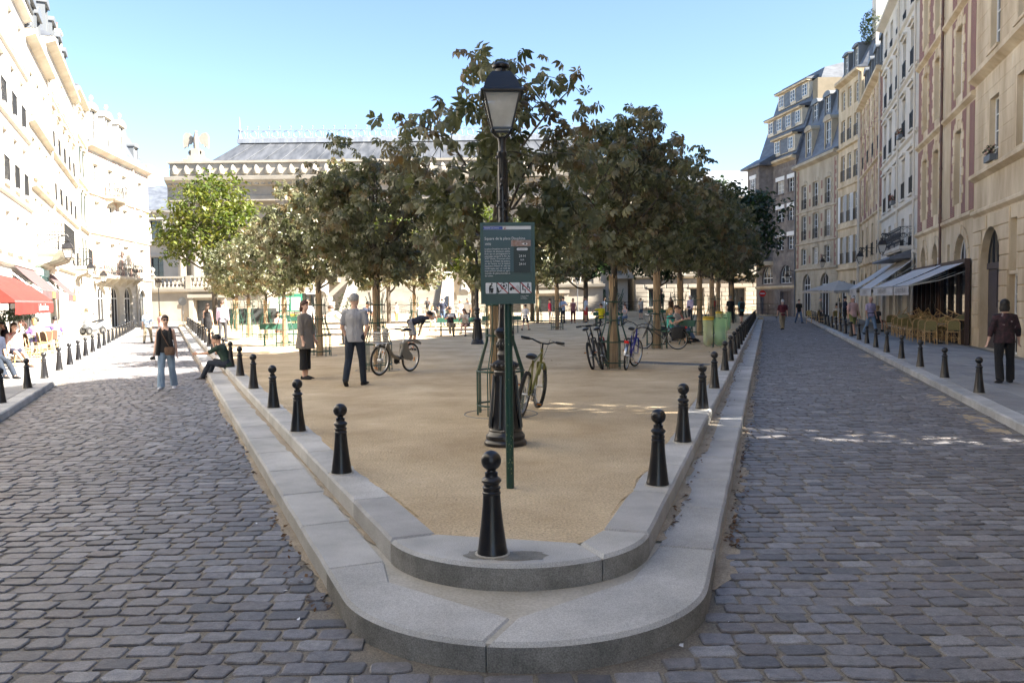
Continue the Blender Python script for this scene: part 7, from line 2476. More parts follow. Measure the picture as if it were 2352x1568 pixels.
# three-wheeled scooter parked on the left pavement
def scooter(P, rz):
    t = thing('scooter', (P[0], P[1], PAVE_Z), rz, 'silver three-wheeled motor scooter parked on the left pavement', 'scooter')
    SIL = mat('silver_paint', (.13, .14, .155), rough=.35)
    b = MB()
    b.tube([(0, -.62, .38), (0, -.60, .6), (0, -.48, .85), (0, -.40, 1.02)], [(.22, .14), (.27, .18), (.25, .13), (.16, .08)], 14, ref=(0, 1, 0)); b.build('front_shell', SIL, t, True)
    b = MB(); b.tube([(0, -.35, .30), (0, .1, .32), (0, .45, .55), (0, .85, .72), (0, 1.0, .74)], [(.18, .08), (.2, .12), (.22, .2), (.18, .14), (.08, .06)], 12, ref=(0, 0, 1)); b.build('body', SIL, t, True)
    b = MB(); b.tube([(0, .05, .78), (0, .4, .84), (0, .85, .9)], [(.14, .06), (.17, .07), (.12, .06)], 10, ref=(0, 0, 1)); b.build('saddle', BLACKP, t, True)
    for x, y in ((-.23, -.62), (.23, -.62), (0, .78)):
        w = bpy.data.objects.new('wheel', None); COL.objects.link(w); w.parent = t; w.location = (x, y, .25)
        b = MB(); b.torus((0, 0, 0), .18, .07, 24, 8, 'X'); b.build('tyre', TYRE, w, True)
        b = MB(); b.M = Matrix.Rotation(PI / 2, 4, 'Y'); b.lathe([(.13, -.04), (.13, .04)], 16); b.build('rim', METAL, w)
    b = MB(); b.add([(-.2, -.42, 1.0), (.2, -.42, 1.0), (.14, -.25, 1.38), (-.14, -.25, 1.38)], [(0, 1, 2, 3)]); b.build('windscreen', bag_mat('screen_film', (.1, .1, .1), .5), t)
    b = MB(); b.tube([(-.36, -.3, 1.04), (0, -.4, 1.0), (.36, -.3, 1.04)], .016, 7); hbo = b.build('handlebar', BLACKP, t, True)
    for s_ in (-1, 1):
        b = MB(); b.tube([(s_ * .25, -.36, 1.04), (s_ * .4, -.42, 1.22)], .008, 5); b.ball((s_ * .42, -.43, 1.25), .06, 8, 6, (1.4, .4, .8)); b.build('mirror', BLACKP, t, True)
        b = MB(); b.ball((s_ * .11, -.755, .66), .06, 10, 8, (1, .5, .8)); b.build('headlight', GLASSL, t, True)
scooter((-25.6, 50.6), -.25)

# ------------------------------------------------------------------ people
SKIN = mat('skin_light', (.62, .38, .28), (.66, .42, .31), 9, .55)
SKIN2 = mat('skin_tan', (.50, .28, .19), (.54, .31, .215), 9, .55)
SKIN3 = mat('skin_brown', (.22, .11, .07), (.25, .13, .085), 9, .55)
def cloth(n, c, k=.82, sc=6):
    return mat('cloth_' + n, tuple(a * k for a in c), c, sc, .9, .9, 11, bdist=.05, stretch=(1, 1, .45))
CL = {k: cloth(k, v) for k, v in dict(black=(.014, .014, .016), navy=(.02, .026, .05), denim=(.10, .15, .25), paledenim=(.24, .33, .44), darkdenim=(.018, .026, .042), grey=(.34, .34, .36), taupe=(.21, .185, .16), white=(.72, .72, .74),
    paleblue=(.45, .55, .70), khaki=(.26, .21, .14), olive=(.22, .22, .07), green=(.025, .05, .035), pink=(.62, .40, .36), lilac=(.58, .47, .60), maroon=(.11, .018, .025), red=(.55, .03, .04), crimson=(.65, .03, .10),
    mauve=(.24, .10, .11), yellow=(.75, .62, .02), teal=(.08, .50, .42), stone=(.34, .32, .26), brown=(.12, .07, .045), blue=(.05, .17, .30), orange=(.55, .25, .08), purple=(.22, .14, .42), charcoal=(.05, .05, .055), cream=(.60, .54, .46)).items()}
CL['floral'] = mat('cloth_floral', (.55, .50, .46), (.40, .06, .06), 22, .9, c3=(.1, .12, .1))
CL['blotch'] = mat('cloth_blotch', (.010, .009, .010), (.055, .022, .030), 10, .85, c3=(.75, .7, .66), detail=7)
CL['bluepat'] = mat('cloth_bluepat', (.03, .20, .30), (.05, .10, .10), 20, .9, c3=(.25, .35, .1))
CL['check'] = mat('cloth_check', (.30, .27, .24), (.5, .46, .42), 60, .9)
CL['camo'] = mat('cloth_camo', (.30, .29, .24), (.5, .48, .42), 18, .9)
CL['stripe'] = mat('cloth_stripe', (.6, .1, .12), (.75, .7, .68), 1.6, .9, stretch=(.01, .01, 22), detail=0)
HAIR = {k: mat('hair_' + k, tuple(a * .7 for a in v), v, 30, .6, .4, 60, stretch=(1, 1, .2)) for k, v in dict(black=(.012, .01, .009), brown=(.06, .032, .018), auburn=(.075, .028, .017), blond=(.42, .27, .11), grey=(.36, .35, .33), white=(.62, .61, .58)).items()}
EYE = mat('eye_dark', (.01, .008, .007), rough=.2)
LIP = mat('lips', (.34, .12, .10), rough=.5)

HEADR = [(-.035, .046, .05, .026), (-.01, .048, .058, .012), (.008, .052, .068, .0), (.03, .06, .080, -.006), (.07, .068, .091, -.005), (.115, .074, .097, .002), (.16, .074, .096, .006), (.19, .064, .084, .009), (.212, .040, .054, .011), (.222, .010, .014, .012)]
def loft(mb, rings, M_, n=14):
    vs_ = []
    for z, rx, ry, yo in rings:
        for k in range(n):
            a = 2 * PI * k / n
            vs_.append(tuple(M_ @ Vector((rx * math.cos(a), yo + ry * math.sin(a), z))))
    m = len(rings)
    fs_ = [(i * n + k, i * n + (k + 1) % n, (i + 1) * n + (k + 1) % n, (i + 1) * n + k) for i in range(m - 1) for k in range(n)]
    fs_ += [tuple(range(n - 1, -1, -1)), tuple((m - 1) * n + k for k in range(n))]
    mb.add(vs_, fs_)
def remesh(o, vox, smooth=2):
    md = o.modifiers.new('remesh', 'REMESH'); md.mode = 'VOXEL'; md.voxel_size = vox; md.use_smooth_shade = True
    if smooth:
        s_ = o.modifiers.new('smooth', 'SMOOTH'); s_.iterations = smooth; s_.factor = .5

PERSONS = []
def person(P, z, rz, label, h=1.72, sex='m', top='grey', bottom='denim', sleeve=.45, blen=1.0, hair='brown', style='short', skin=SKIN, legs=((0, 0, 2), (0, 0, 2)), arms=((4, 7, 10), (4, 7, 10)),
           lean=0, yaw=0, nod=0, sit=None, shoe='black', hem=-.10, loose=0.0, skirt=False, far=1, wide=1.0, flare=0.0, extra=(), hat=None, group='people on and around the square', tank=False, collar=False):
    t = thing('person', (P[0], P[1], z), rz, label, 'person', group)
    k_ = h / 1.75
    t.scale = (k_ * wide ** .5, k_ * wide ** .5, k_)
    vox = {0: .0105, 1: .017, 2: .024}[far]
    D2R = math.radians
    TH, SH = .44, .42
    # legs
    ends = []
    for i, s_ in enumerate((-1, 1)):
        hf, kf, ab = legs[i]
        a, b = D2R(hf), D2R(hf - kf)
        ends.append((hf, kf, ab, a, b))
    drop = max(TH * math.cos(e[3]) + SH * math.cos(e[4]) + .085 for e in ends)
    pz = sit + .085 if sit is not None else drop
    pz = pz / 1.0
    pel = Vector((0, 0, pz))
    la = D2R(lean)
    sd = Vector((0, -math.sin(la), math.cos(la)))
    def sp(tt, f=0.0): return pel + sd * tt + Vector((0, -math.cos(la), -math.sin(la))) * f
    shw = .168 if sex == 'm' else .148
    hip = .158 if sex == 'm' else .168
    tors = [(-.07, .10, .085), (-.02, hip * .97, .112), (.06, hip * .97, .112), (.16, .135, .095), (.24, .14, .098), (.34, shw * .95, .112), (.42, shw, .105), (.475, shw * .88, .085), (.505, .10, .066), (.54, .056, .058), (.60, .052, .056)]
    body = MB()
    ref = (0, math.cos(la), math.sin(la))
    body.tube([sp(a) for a, _, _ in tors], [(b, c) for _, b, c in tors], 14, ref=ref)
    HB = Matrix.Translation(sp(.595, .012)) @ Matrix.Rotation(D2R(yaw), 4, 'Z') @ Matrix.Rotation(la * .5 + D2R(nod), 4, 'X')
    loft(body, HEADR, HB)
    body.M = HB
    body.tube([(0, -.090, .118), (0, -.108, .088), (0, -.116, .074), (0, -.098, .062)], [.007, .011, .015, .008], 6)
    for s_ in (-1, 1):
        body.ball((s_ * .076, .008, .098), .024, 8, 6, (.4, .8, 1.2))
    body.M = None
    joints = {}
    for i, s_ in enumerate((-1, 1)):
        hf, kf, ab, a, b = ends[i]
        h0 = pel + Vector((s_ * .088, 0, -.01))
        kn = h0 + Vector((s_ * math.sin(D2R(ab)) * TH, -math.sin(a) * TH, -math.cos(a) * TH))
        an = kn + Vector((s_ * math.sin(D2R(ab)) * SH * .3, -math.sin(b) * SH, -math.cos(b) * SH))
        fp = max(-.15, min(.9, -b)) if sit is None else 0.0
        fd = Vector((s_ * .12, -math.cos(fp), -math.sin(fp)))
        joints[i] = (h0, kn, an, fd)
        body.tube([h0 + Vector((0, 0, .06)), h0, h0.lerp(kn, .5), kn, kn.lerp(an, .3), kn.lerp(an, .7), an, an + Vector((0, 0, -.03))], [.07, .084, .07, .053, .055, .042, .035, .036], 10)
        body.tube([an + Vector((0, 0, -.045)) - fd * .055, an + Vector((0, 0, -.05)) + fd * .06, an + Vector((0, 0, -.062)) + fd * .15], [(.032, .03), (.038, .028), (.034, .016)], 8, ref=(0, 0, 1))
    sh = {}
    for i, s_ in enumerate((-1, 1)):
        f, ab, e = arms[i][:3]
        tw = arms[i][3] if len(arms[i]) > 3 else 0
        s0 = sp(.455) + Vector((s_ * (shw + .012), 0, 0))
        a = D2R(f) + la * .3
        u = Vector((s_ * math.sin(D2R(ab)), -math.sin(a) * math.cos(D2R(ab)), -math.cos(a) * math.cos(D2R(ab))))
        el = s0 + u * .285
        a2 = a + D2R(e)
        w_ = Vector((s_ * math.sin(D2R(ab)) * .6 - s_ * math.sin(D2R(tw)), -math.sin(a2), -math.cos(a2))).normalized()
        wr = el + w_ * .25
        sh[i] = (s0, el, wr, w_)
        body.tube([s0 + Vector((-s_ * .06, 0, .015)), s0, s0.lerp(el, .45), el, el.lerp(wr, .3), wr], [.055, .053, .046, .038, .037, .026], 9)
        # hand: palm, four fingers, thumb
        sidev = Vector((0, -1, 0)) if abs(w_.y) < .8 else Vector((0, 0, 1))
        sidev = (sidev - w_ * sidev.dot(w_)).normalized()       # across the palm, towards the thumb
        nv = w_.cross(sidev) * (-s_)
        pe = wr + w_ * .085
        body.tube([wr - w_ * .01, wr + w_ * .03, pe], [(.024, .02), (.034, .017), (.038, .014)], 8, ref=tuple(nv))
        fr = .0088 if far == 0 else .0105
        for q, (o_, l_) in enumerate(((.030, .070), (.010, .080), (-.010, .074), (-.030, .056))):
            b0_ = pe - w_ * .01 + sidev * o_
            b1_ = b0_ + w_ * l_ * .55 + nv * .006
            b2_ = b1_ + w_ * l_ * .35 + nv * .022
            body.tube([b0_, b1_, b2_], [fr, fr * .95, fr * .7], 6)
        body.tube([wr + w_ * .02 + sidev * .022, wr + w_ * .05 + sidev * .052, wr + w_ * .085 + sidev * .06], [fr * 1.3, fr * 1.15, fr * .8], 6)
    bo = body.build('body', skin, t, True)
    remesh(bo, vox, 1 if far == 0 else 2)
    # top
    c = MB()
    g = .016 + loose * .5
    rows_ = [(hem, hip + g * .8 + loose * .6, .118 + g + loose * .5), (0, hip + g * .6 + loose * .4, .115 + g + loose * .3), (.08, hip + g * .4 + loose * .3, .110 + g + loose * .2), (.18, .138 + g + loose * .3, .10 + g), (.26, .145 + g, .105 + g), (.35, shw * .97 + g, .118 + g), (.43, shw + g * .8, .108 + g * .8)]
    if tank:
        rows_ += [(.465, shw * .72, .088), (.495, shw * .55, .07)]
    else:
        rows_ += [(.482, shw * .9 + g * .5, .088 + g * .4), (.515, .098, .072), (.535, .068, .066)]
    if hem < -.12:
        rows_ = [(hem, hip + g + loose * 1.1, .128 + g + loose * .9)] + [(hem * .5, hip + g + loose * .8, .122 + g + loose * .7)] + rows_[1:]
    c.tube([sp(a, .004) if a >= 0 or sit is None else sp(max(a, -.08), .004) for a, _, _ in rows_], [(b, d) for _, b, d in rows_], 16, ref=ref)
    if sleeve > 0 and not tank:
        for i, s_ in enumerate((-1, 1)):
            s0, el, wr, w_ = sh[i]
            cut = sleeve * 2
            pts = [s0 + Vector((-s_ * .07, 0, .012)), s0 + Vector((0, 0, .004)), s0.lerp(el, min(1, cut) * .5), s0.lerp(el, min(1, cut))]
            rad = [.068, .068 + loose * .1, .062 + loose * .2, .056 + loose * .3]
            if cut > 1:
                pts += [el.lerp(wr, (cut - 1) * .5), el.lerp(wr, cut - 1)]
                rad += [.050 + loose * .2, .040 + loose * .2]
            c.tube(pts, rad, 10)
    co = c.build('top' if not skirt == 'dress' else 'dress', CL[top], t, True)
    if skirt == 'dress':
        pass
    remesh(co, vox * 1.15, 2)
    # bottom
    b = MB()
    if skirt:
        L_ = .44 * blen * 2
        if sit is not None:
            for i in (0, 1):
                h0, kn, an, fd = joints[i]
                b.tube([pel + Vector((0, .02, .0)), h0, h0.lerp(kn, min(1, blen * 1.5))], [.12, .115, .10], 12)
        else:
            b.tube([pel + Vector((0, 0, .1)), pel, pel + Vector((0, 0, -L_ * .5)), pel + Vector((0, 0, -L_))], [(hip + .01, .12), (hip + .025, .135), (hip + .03, .14), (hip + .02, .14)], 16, ref=(0, 1, 0))
    else:
        b.tube([sp(.10), sp(.02), sp(-.06)], [(hip + .008, .122), (hip + .014, .126), (hip * .9, .11)], 14, ref=ref)
        for i in (0, 1):
            h0, kn, an, fd = joints[i]
            pts = [h0 + Vector((0, 0, .05)), h0, h0.lerp(kn, min(.5, blen))]
            rad = [.088, .098 + loose * .3, .088 + flare * .2]
            if blen > .5:
                pts += [kn.lerp(h0, max(0, 1 - blen * 2) if blen < .5 else .0)] ; rad += [.070 + flare * .3]
                u = (blen - .5) * 2
                pts += [kn.lerp(an, u * .5), kn.lerp(an, u) + Vector((0, 0, -.02 * u))]; rad += [.066 + flare * .8, .058 + flare * 1.3]
            elif blen > .3:
                pts += [h0.lerp(kn, blen * 2 * .98)]; rad += [.082 + flare * .5]
            b.tube(pts, rad, 11)
    remesh(b.build('skirt' if skirt else 'trousers', CL[bottom], t, True), vox * 1.15, 2)
    for i in (0, 1):
        h0, kn, an, fd = joints[i]
        s2 = MB()
        s2.tube([an + Vector((0, 0, -.035)) - fd * .075, an + Vector((0, 0, -.04)) - fd * .02, an + Vector((0, 0, -.048)) + fd * .08, an + Vector((0, 0, -.060)) + fd * .185], [(.032, .04), (.042, .046), (.046, .036), (.032, .02)], 10, ref=(0, 0, 1))
        s2.build('shoe', CL.get(shoe, CL['black']), t, True)
    # hair
    if style != 'bald':
        hr = MB()
        R_ = [(.085, .078, .085, .026), (.115, .0845, .096, .024), (.15, .086, .103, .014), (.18, .080, .104, .004), (.205, .064, .086, .006), (.225, .045, .060, .010), (.238, .012, .016, .012)]
        if style in ('long', 'bob', 'pony'):
            R_ = [(.02, .070, .07, .045), (.055, .078, .078, .036)] + R_
        loft(hr, R_, HB, 16)
        hr.M = HB
        if style == 'long':
            hr.tube([(0, .05, .10), (0, .085, .0), (0, .10, -.10), (0, .09, -.20)], [(.075, .05), (.088, .05), (.085, .04), (.06, .02)], 12, ref=(0, 1, 0))
        if style == 'bob':
            hr.tube([(0, .04, .12), (0, .062, .03), (0, .06, -.03)], [(.082, .062), (.092, .06), (.078, .045)], 12, ref=(0, 1, 0))
        if style == 'pony':
            hr.tube([(0, .09, .12), (0, .15, .10), (0, .16, -.02), (0, .14, -.10)], [.025, .035, .032, .012], 8)
        hr.M = None
        ho = hr.build('hair', HAIR[hair], t, True)
    f = MB(); f.M = HB
    if far < 2:
        for s_ in (-1, 1):
            f.ball((s_ * .031, -.083, .112), .0105, 8, 6, (1.3, .6, .75))
        f.build('eyes', EYE, t, True)
        f = MB(); f.M = HB; f.tube([(-.022, -.079, .040), (0, -.088, .041), (.022, -.079, .040)], [.003, .0065, .003], 6); f.build('mouth', LIP, t, True)
        f = MB(); f.M = HB
        for s_ in (-1, 1):
            f.tube([(s_ * .014, -.090, .130), (s_ * .046, -.080, .132)], [.004, .003], 5)
        f.build('brows', HAIR[hair], t, True)
    if hat:
        q = MB(); q.M = HB
        if hat == 'cap':
            loft(q, [(.13, .083, .104, .008), (.17, .082, .103, .008), (.21, .064, .08, .01), (.232, .02, .03, .012)], Matrix.Identity(4), 16)
            q.slabz([(-.07, -.09), (.07, -.09), (.055, -.16), (0, -.18), (-.055, -.16)], .135, .147)
        else:
            loft(q, [(.145, .16, .17, .005), (.15, .16, .17, .005), (.152, .09, .108, .005), (.23, .08, .095, .008), (.24, .05, .06, .01)], Matrix.Identity(4), 18)
        q.build('hat', CL['white'] if hat == 'cap' else CL['stone'], t, True)
    for ex in extra:
        if ex == 'glasses':
            q = MB(); q.M = HB
            for s_ in (-1, 1):
                q.cbox((s_ * .034, -.099, .112), (.05, .008, .034)); q.tube([(s_ * .058, -.095, .118), (s_ * .078, .0, .112)], .004, 4)
            q.tube([(-.01, -.1, .115), (.01, -.1, .115)], .004, 4); q.build('glasses', IRON, t)
        if ex == 'crossbag':
            q = MB(); q.tube([sp(.50, .05) + Vector((-.09, 0, .02)), sp(.38, .135) + Vector((-.04, 0, 0)), sp(.16, .15) + Vector((.07, 0, 0)), sp(-.02, .12) + Vector((.16, 0, 0))], .011, 5); q.build('bag_strap', CL['brown'], t, True)
            q = MB(); q.M = Matrix.Translation(sp(-.02, .17) + Vector((.13, 0, 0))); q.tube([(0, 0, -.1), (0, 0, -.06), (0, 0, .06), (0, 0, .09)], [(.10, .03), (.12, .04), (.12, .04), (.1, .02)], 12, ref=(0, 1, 0)); q.build('bag', CL['olive'] if False else CL['brown'], t, True)
        if ex == 'vest':
            q = MB()
            for s_ in (-1, 1):
                q.tube([sp(.50, -.0) + Vector((s_ * .10, 0, 0)), sp(.40, .10) + Vector((s_ * .12, 0, 0)), sp(.2, .10) + Vector((s_ * .135, 0, 0)), sp(-.12, .08) + Vector((s_ * .16, 0, 0))], [(.04, .03), (.055, .04), (.05, .045), (.06, .07)], 10, ref=(0, 1, 0))
            q.build('waistcoat', CL['black'], t, True)
        if ex == 'shoulderbag':
            q = MB(); q.M = Matrix.Translation(sp(.0) + Vector((.22, .06, .02))); q.tube([(0, 0, -.15), (0, 0, -.1), (0, 0, .08), (0, 0, .12)], [(.04, .1), (.06, .14), (.05, .12), (.03, .1)], 10, ref=(0, 1, 0)); q.tube([(0, -.08, .12), (-.05, -.03, .36), (-.05, .03, .36), (0, .08, .12)], .008, 5); q.build('handbag', CL['black'], t, True)
        if ex in ('camR', 'camL'):
            s0, el, wr, w_ = sh[0 if ex == 'camR' else 1]
            q = MB(); q.cbox(tuple(wr + w_ * .11 + Vector((0, -.03, -.02))), (.06, .12, .08)); q.tube([wr + w_ * .11 + Vector((0, -.08, -.02)), wr + w_ * .11 + Vector((0, -.17, -.02))], .035, 10); q.tube([wr + w_ * .12, wr + Vector((.03, 0, -.2)), wr + Vector((.02, .02, -.3))], .006, 4); q.build('camera_held', BLACKP, t, True)
        if ex == 'belt':
            q = MB(); q.tube([sp(.062), sp(.095)], [(hip + .022, .134)] * 2, 16, ref=ref); q.build('belt', CL['black'], t, True)
        if ex == 'waistbag':
            q = MB(); q.ball(tuple(sp(.04, .15)), .1, 10, 8, (1.3, .5, .7)); q.build('waist_bag', CL['black'], t, True)
        if ex == 'book':
            s0, el, wr, w_ = sh[1]; q = MB(); q.M = Matrix.Translation(wr + w_ * .1 + Vector((-.08, -.02, .02))) @ Matrix.Rotation(.6, 4, 'X'); q.box(-.14, .14, -.1, .1, 0, .015); q.build('open_book', CL['cream'], t)
        if ex == 'backpack':
            q = MB(); q.M = Matrix.Translation(sp(.28, -.17)); q.tube([(0, 0, -.2), (0, 0, -.12), (0, 0, .12), (0, 0, .2)], [(.13, .06), (.16, .09), (.15, .085), (.09, .05)], 12, ref=(0, 1, 0)); q.build('backpack', CL['black'], t, True)
    return t

W1 = ((22, 6, 2), (-14, 16, 2))
W2 = ((-12, 18, 2), (20, 5, 2))
ST = ((2, 0, 3), (-3, 2, 3))
SITL = ((88, 86, 6), (84, 80, 6))
CROSS = ((92, 60, -6), (86, 88, 4))
FOLD = ((35, 12, 75, 35), (35, 12, 80, 35))
BACK = PI
Z0, ZS, ZP = 0.0, SAND_Z, PAVE_Z
# --- near people
person((-7.8, 18.62), Z0, .12, 'woman in black top, sleeveless black waistcoat and flared jeans walking on the left road', 1.66, 'f', 'black', 'paledenim', 0, 1.0, 'brown', 'short', legs=((10, 4, 2), (-8, 12, 2)), arms=((6, 10, 12), (-4, 10, 8)), tank=True, yaw=28, far=0, flare=.022, extra=('glasses', 'crossbag', 'vest', 'camR'), shoe='white', hem=-.06)
person((-7.22, 21.0), UP_Z - .01, -1.75, 'man in dark green shirt sitting on the left kerb with hand at his face', 1.76, 'm', 'green', 'darkdenim', .42, 1.0, 'black', 'short', SKIN2, legs=((101, 72, 4), (97, 68, 8)), arms=((48, 2, 112, 6), (56, 6, 24)), lean=26, nod=6, sit=.0, far=0)
person((-4.39, 17.52), ZS, 1.25, 'woman with auburn bob in a loose taupe tunic and black cropped trousers', 1.65, 'f', 'taupe', 'black', .78, .82, 'auburn', 'bob', legs=ST, arms=((4, 8, 10), (6, 9, 14)), far=0, loose=.045, hem=-.26, flare=.03, yaw=-5)
person((-3.04, 16.01), ZS, BACK - .12, 'grey-haired man seen from behind in grey T-shirt and dark jeans', 1.77, 'm', 'grey', 'darkdenim', .42, 1.0, 'grey', 'short', legs=((8, 3, 3), (-12, 16, 2)), arms=((-4, 13, 18, 30), (-4, 13, 24, 30)), yaw=-20, far=0, wide=1.06, loose=.012)
person((9.91, 16.62), ZP, BACK - .15, 'dark-haired woman seen from behind in patterned blouse and black trousers on the right pavement', 1.66, 'f', 'blotch', 'black', .8, 1.0, 'black', 'bob', legs=((3, 2, 4), (-6, 8, 4)), arms=((0, 16, 12), (0, 16, 10)), yaw=-25, far=0, wide=1.18, loose=.02, flare=.015, extra=('glasses',))
# --- left street
person((-12.3, 35.2), ZS, BACK + .1, 'man in lilac shirt and black trousers walking away on the left', 1.74, 'm', 'lilac', 'charcoal', .95, 1.0, 'brown', 'short', legs=((6, 3, 2), (-6, 8, 2)), far=1)
person((-13.15, 35.8), ZS, BACK, 'woman in short black dress carrying a handbag, walking away', 1.63, 'f', 'black', 'black', 0, .42, 'brown', 'long', legs=((8, 4, 2), (-8, 12, 2)), tank=True, skirt='dress', far=1, extra=('shoulderbag',))
person((-18.1, 41.1), Z0, BACK + .2, 'older man in pale blue shirt and khaki trousers walking away up the left street', 1.72, 'm', 'paleblue', 'khaki', .45, 1.0, 'white', 'short', legs=W1, far=1, wide=1.1)
person((-18.3, 43.2), Z0, BACK, 'blond woman in floral top walking away beside the older man', 1.6, 'f', 'floral', 'white', .3, 1.0, 'blond', 'bob', legs=W2, far=2)
# --- right street and pavement
person((15.85, 48.43), Z0, BACK - .1, 'white-haired man in maroon shirt carrying a camera up the right street', 1.8, 'm', 'maroon', 'khaki', .45, 1.0, 'white', 'short', legs=W1, arms=((0, 12, 8), (4, 12, 12)), far=1, wide=1.1, extra=('camL',))
person((21.0, 60.5), Z0, .2, 'man in black polo shirt and jeans walking towards the viewer on the right street', 1.75, 'm', 'black', 'denim', .45, 1.0, 'brown', 'short', legs=W2, far=1)
person((15.5, 37.6), ZP, .25, 'man in pink polo, khaki shorts and white cap on the right pavement', 1.82, 'm', 'pink', 'olive', .46, .5, 'grey', 'short', SKIN2, legs=W1, arms=((0, 12, 14), (6, 12, 12)), far=1, wide=1.08, hat='cap', loose=.012)
person((16.65, 38.4), ZP, .25, 'bald man in pale shirt and light jeans beside the man in the cap', 1.76, 'm', 'lilac', 'paledenim', .46, 1.0, 'grey', 'bald', SKIN2, legs=W2, far=1, wide=1.12, nod=14, extra=('belt',))
person((20.3, 50.4), ZP, 1.2, 'waiter in dark navy standing by the far white awning', 1.76, 'm', 'navy', 'black', .45, 1.0, 'black', 'short', SKIN2, arms=((20, 8, 60), (20, 8, 60)), far=1)
person((21.0, 56.3), ZP, 1.0, 'man in beige jacket standing beyond the parasol', 1.74, 'm', 'stone', 'charcoal', .95, 1.0, 'grey', 'short', far=2, loose=.02)
person((21.8, 55.2), ZP, BACK, 'woman in black with grey top back beyond the parasol', 1.66, 'f', 'taupe', 'black', .5, 1.0, 'black', 'bob', far=2)
person((22.3, 54.3), ZP, -1.0, 'woman dressed in black standing by the cafe wall', 1.64, 'f', 'black', 'black', .6, .5, 'brown', 'long', skirt=True, far=2)
person((18.35, 41.5), ZP, 1.9, 'blond woman in black seated at the cafe with bare legs', 1.66, 'f', 'black', 'black', .3, .3, 'blond', 'bob', legs=CROSS, sit=.45, skirt=True, far=1)
person((20.9, 53.2), ZP, BACK, 'seated customer in white shirt beneath the parasol', 1.7, 'm', 'white', 'denim', .5, 1.0, 'black', 'short', legs=SITL, sit=.45, far=2)
# --- left cafe
person((-17.3, 29.2), ZP, -.9, 'woman in black strappy top seated at the left terrace table', 1.66, 'f', 'black', 'white', 0, .35, 'auburn', 'pony', legs=SITL, sit=.45, arms=FOLD, tank=True, far=1, extra=('glasses',), skirt=True)
person((-17.9, 31.0), ZP, -1.9, 'person in purple top seated with back turned on the left terrace', 1.7, 'f', 'purple', 'denim', .45, 1.0, 'blond', 'bob', legs=SITL, sit=.45, arms=FOLD, far=1)
person((-18.3, 31.9), ZP, -2.2, 'person in white top seated beside the purple top on the left terrace', 1.72, 'm', 'white', 'charcoal', .45, 1.0, 'black', 'short', legs=SITL, sit=.45, arms=FOLD, far=1)
person((-18.0, 32.6), ZP, -2.4, 'man in dark purple shirt with arm stretched over a chair', 1.76, 'm', 'purple', 'charcoal', .45, 1.0, 'black', 'short', legs=SITL, sit=.45, arms=((10, 20, 40), (20, 80, 10)), far=1)
person((-17.0, 27.9), ZP, -.6, 'woman in black leaning over the table deep under the red awning', 1.68, 'f', 'black', 'black', .45, 1.0, 'black', 'long', SKIN2, legs=SITL, sit=.45, arms=FOLD, lean=14, far=1)
person((-16.2, 25.6), ZP, -.6, 'dark-haired customer in black at the left picture edge', 1.7, 'm', 'black', 'brown', .3, 1.0, 'black', 'short', SKIN2, legs=SITL, sit=.45, arms=FOLD, lean=10, far=1)
person((-14.15, 23.5), ZP, .9, 'person with bare crossed legs and sandals seated at the left edge', 1.7, 'f', 'floral', 'navy', .45, .35, 'brown', 'long', legs=((84, 20, 2), (78, 30, 2)), sit=.45, far=1, shoe='brown')
person((-12.9, 20.6), ZP, 1.0, 'seated person in dark jeans and black shoes at the left edge', 1.76, 'm', 'navy', 'darkdenim', .45, 1.0, 'black', 'short', legs=((80, 40, 2), (76, 34, 2)), sit=.42, far=1)
# --- bench groups
person((-2.85, 38.35), ZS, .1, 'man in navy shirt reading a book on the bench beside the second lamp', 1.76, 'm', 'navy', 'khaki', .45, 1.0, 'black', 'short', SKIN2, legs=CROSS, sit=.46, arms=FOLD, lean=10, nod=22, far=1, extra=('book', 'crossbag'))
person((-2.15, 38.45), ZS, -.25, 'woman in cream top leaning towards the reading man on the bench', 1.66, 'f', 'cream', 'brown', .6, .3, 'auburn', 'long', legs=CROSS, sit=.46, arms=FOLD, lean=16, nod=12, yaw=-25, far=1, skirt=True)
person((-.95, 41.3), ZS, .2, 'older woman in olive jacket seated on the bench behind the lamp', 1.62, 'f', 'olive', 'black', .95, 1.0, 'white', 'short', legs=SITL, sit=.46, arms=FOLD, lean=6, far=1)
person((-.25, 41.4), ZS, 0, 'person in patterned grey top seated behind the second lamp', 1.64, 'f', 'check', 'charcoal', .95, 1.0, 'brown', 'bob', legs=SITL, sit=.46, arms=FOLD, far=2)
person((5.62, 29.35), ZS, .95, 'blond girl in turquoise top with crossed bare legs on the bench', 1.66, 'f', 'teal', 'paledenim', .25, .3, 'blond', 'pony', legs=((90, 40, 0), (86, 66, 4)), sit=.46, arms=FOLD, far=1)
person((5.25, 30.1), ZS, 2.0, 'man in grey T-shirt with legs stretched, seated at the left of the bench', 1.76, 'm', 'grey', 'navy', .45, 1.0, 'brown', 'short', legs=((84, 50, 6), (80, 60, 6)), sit=.46, arms=FOLD, far=1)
person((5.95, 29.9), ZS, .95, 'man in check shirt and dark glasses in the middle of the bench', 1.75, 'm', 'check', 'denim', .45, 1.0, 'brown', 'short', legs=((86, 42, 4), (82, 48, 4)), sit=.46, arms=FOLD, far=1, extra=('glasses',))
person((6.15, 30.5), ZS, .95, 'woman in pink top behind the turquoise girl on the bench', 1.66, 'f', 'crimson', 'denim', .4, .5, 'black', 'long', legs=SITL, sit=.46, arms=FOLD, far=2)
person((5.45, 50.45), ZS, BACK + .3, 'man in bright yellow T-shirt resting an arm along the bench back', 1.75, 'm', 'yellow', 'charcoal', .42, 1.0, 'brown', 'short', SKIN2, legs=SITL, sit=.46, arms=((10, 12, 30), (10, 82, 12)), far=1)
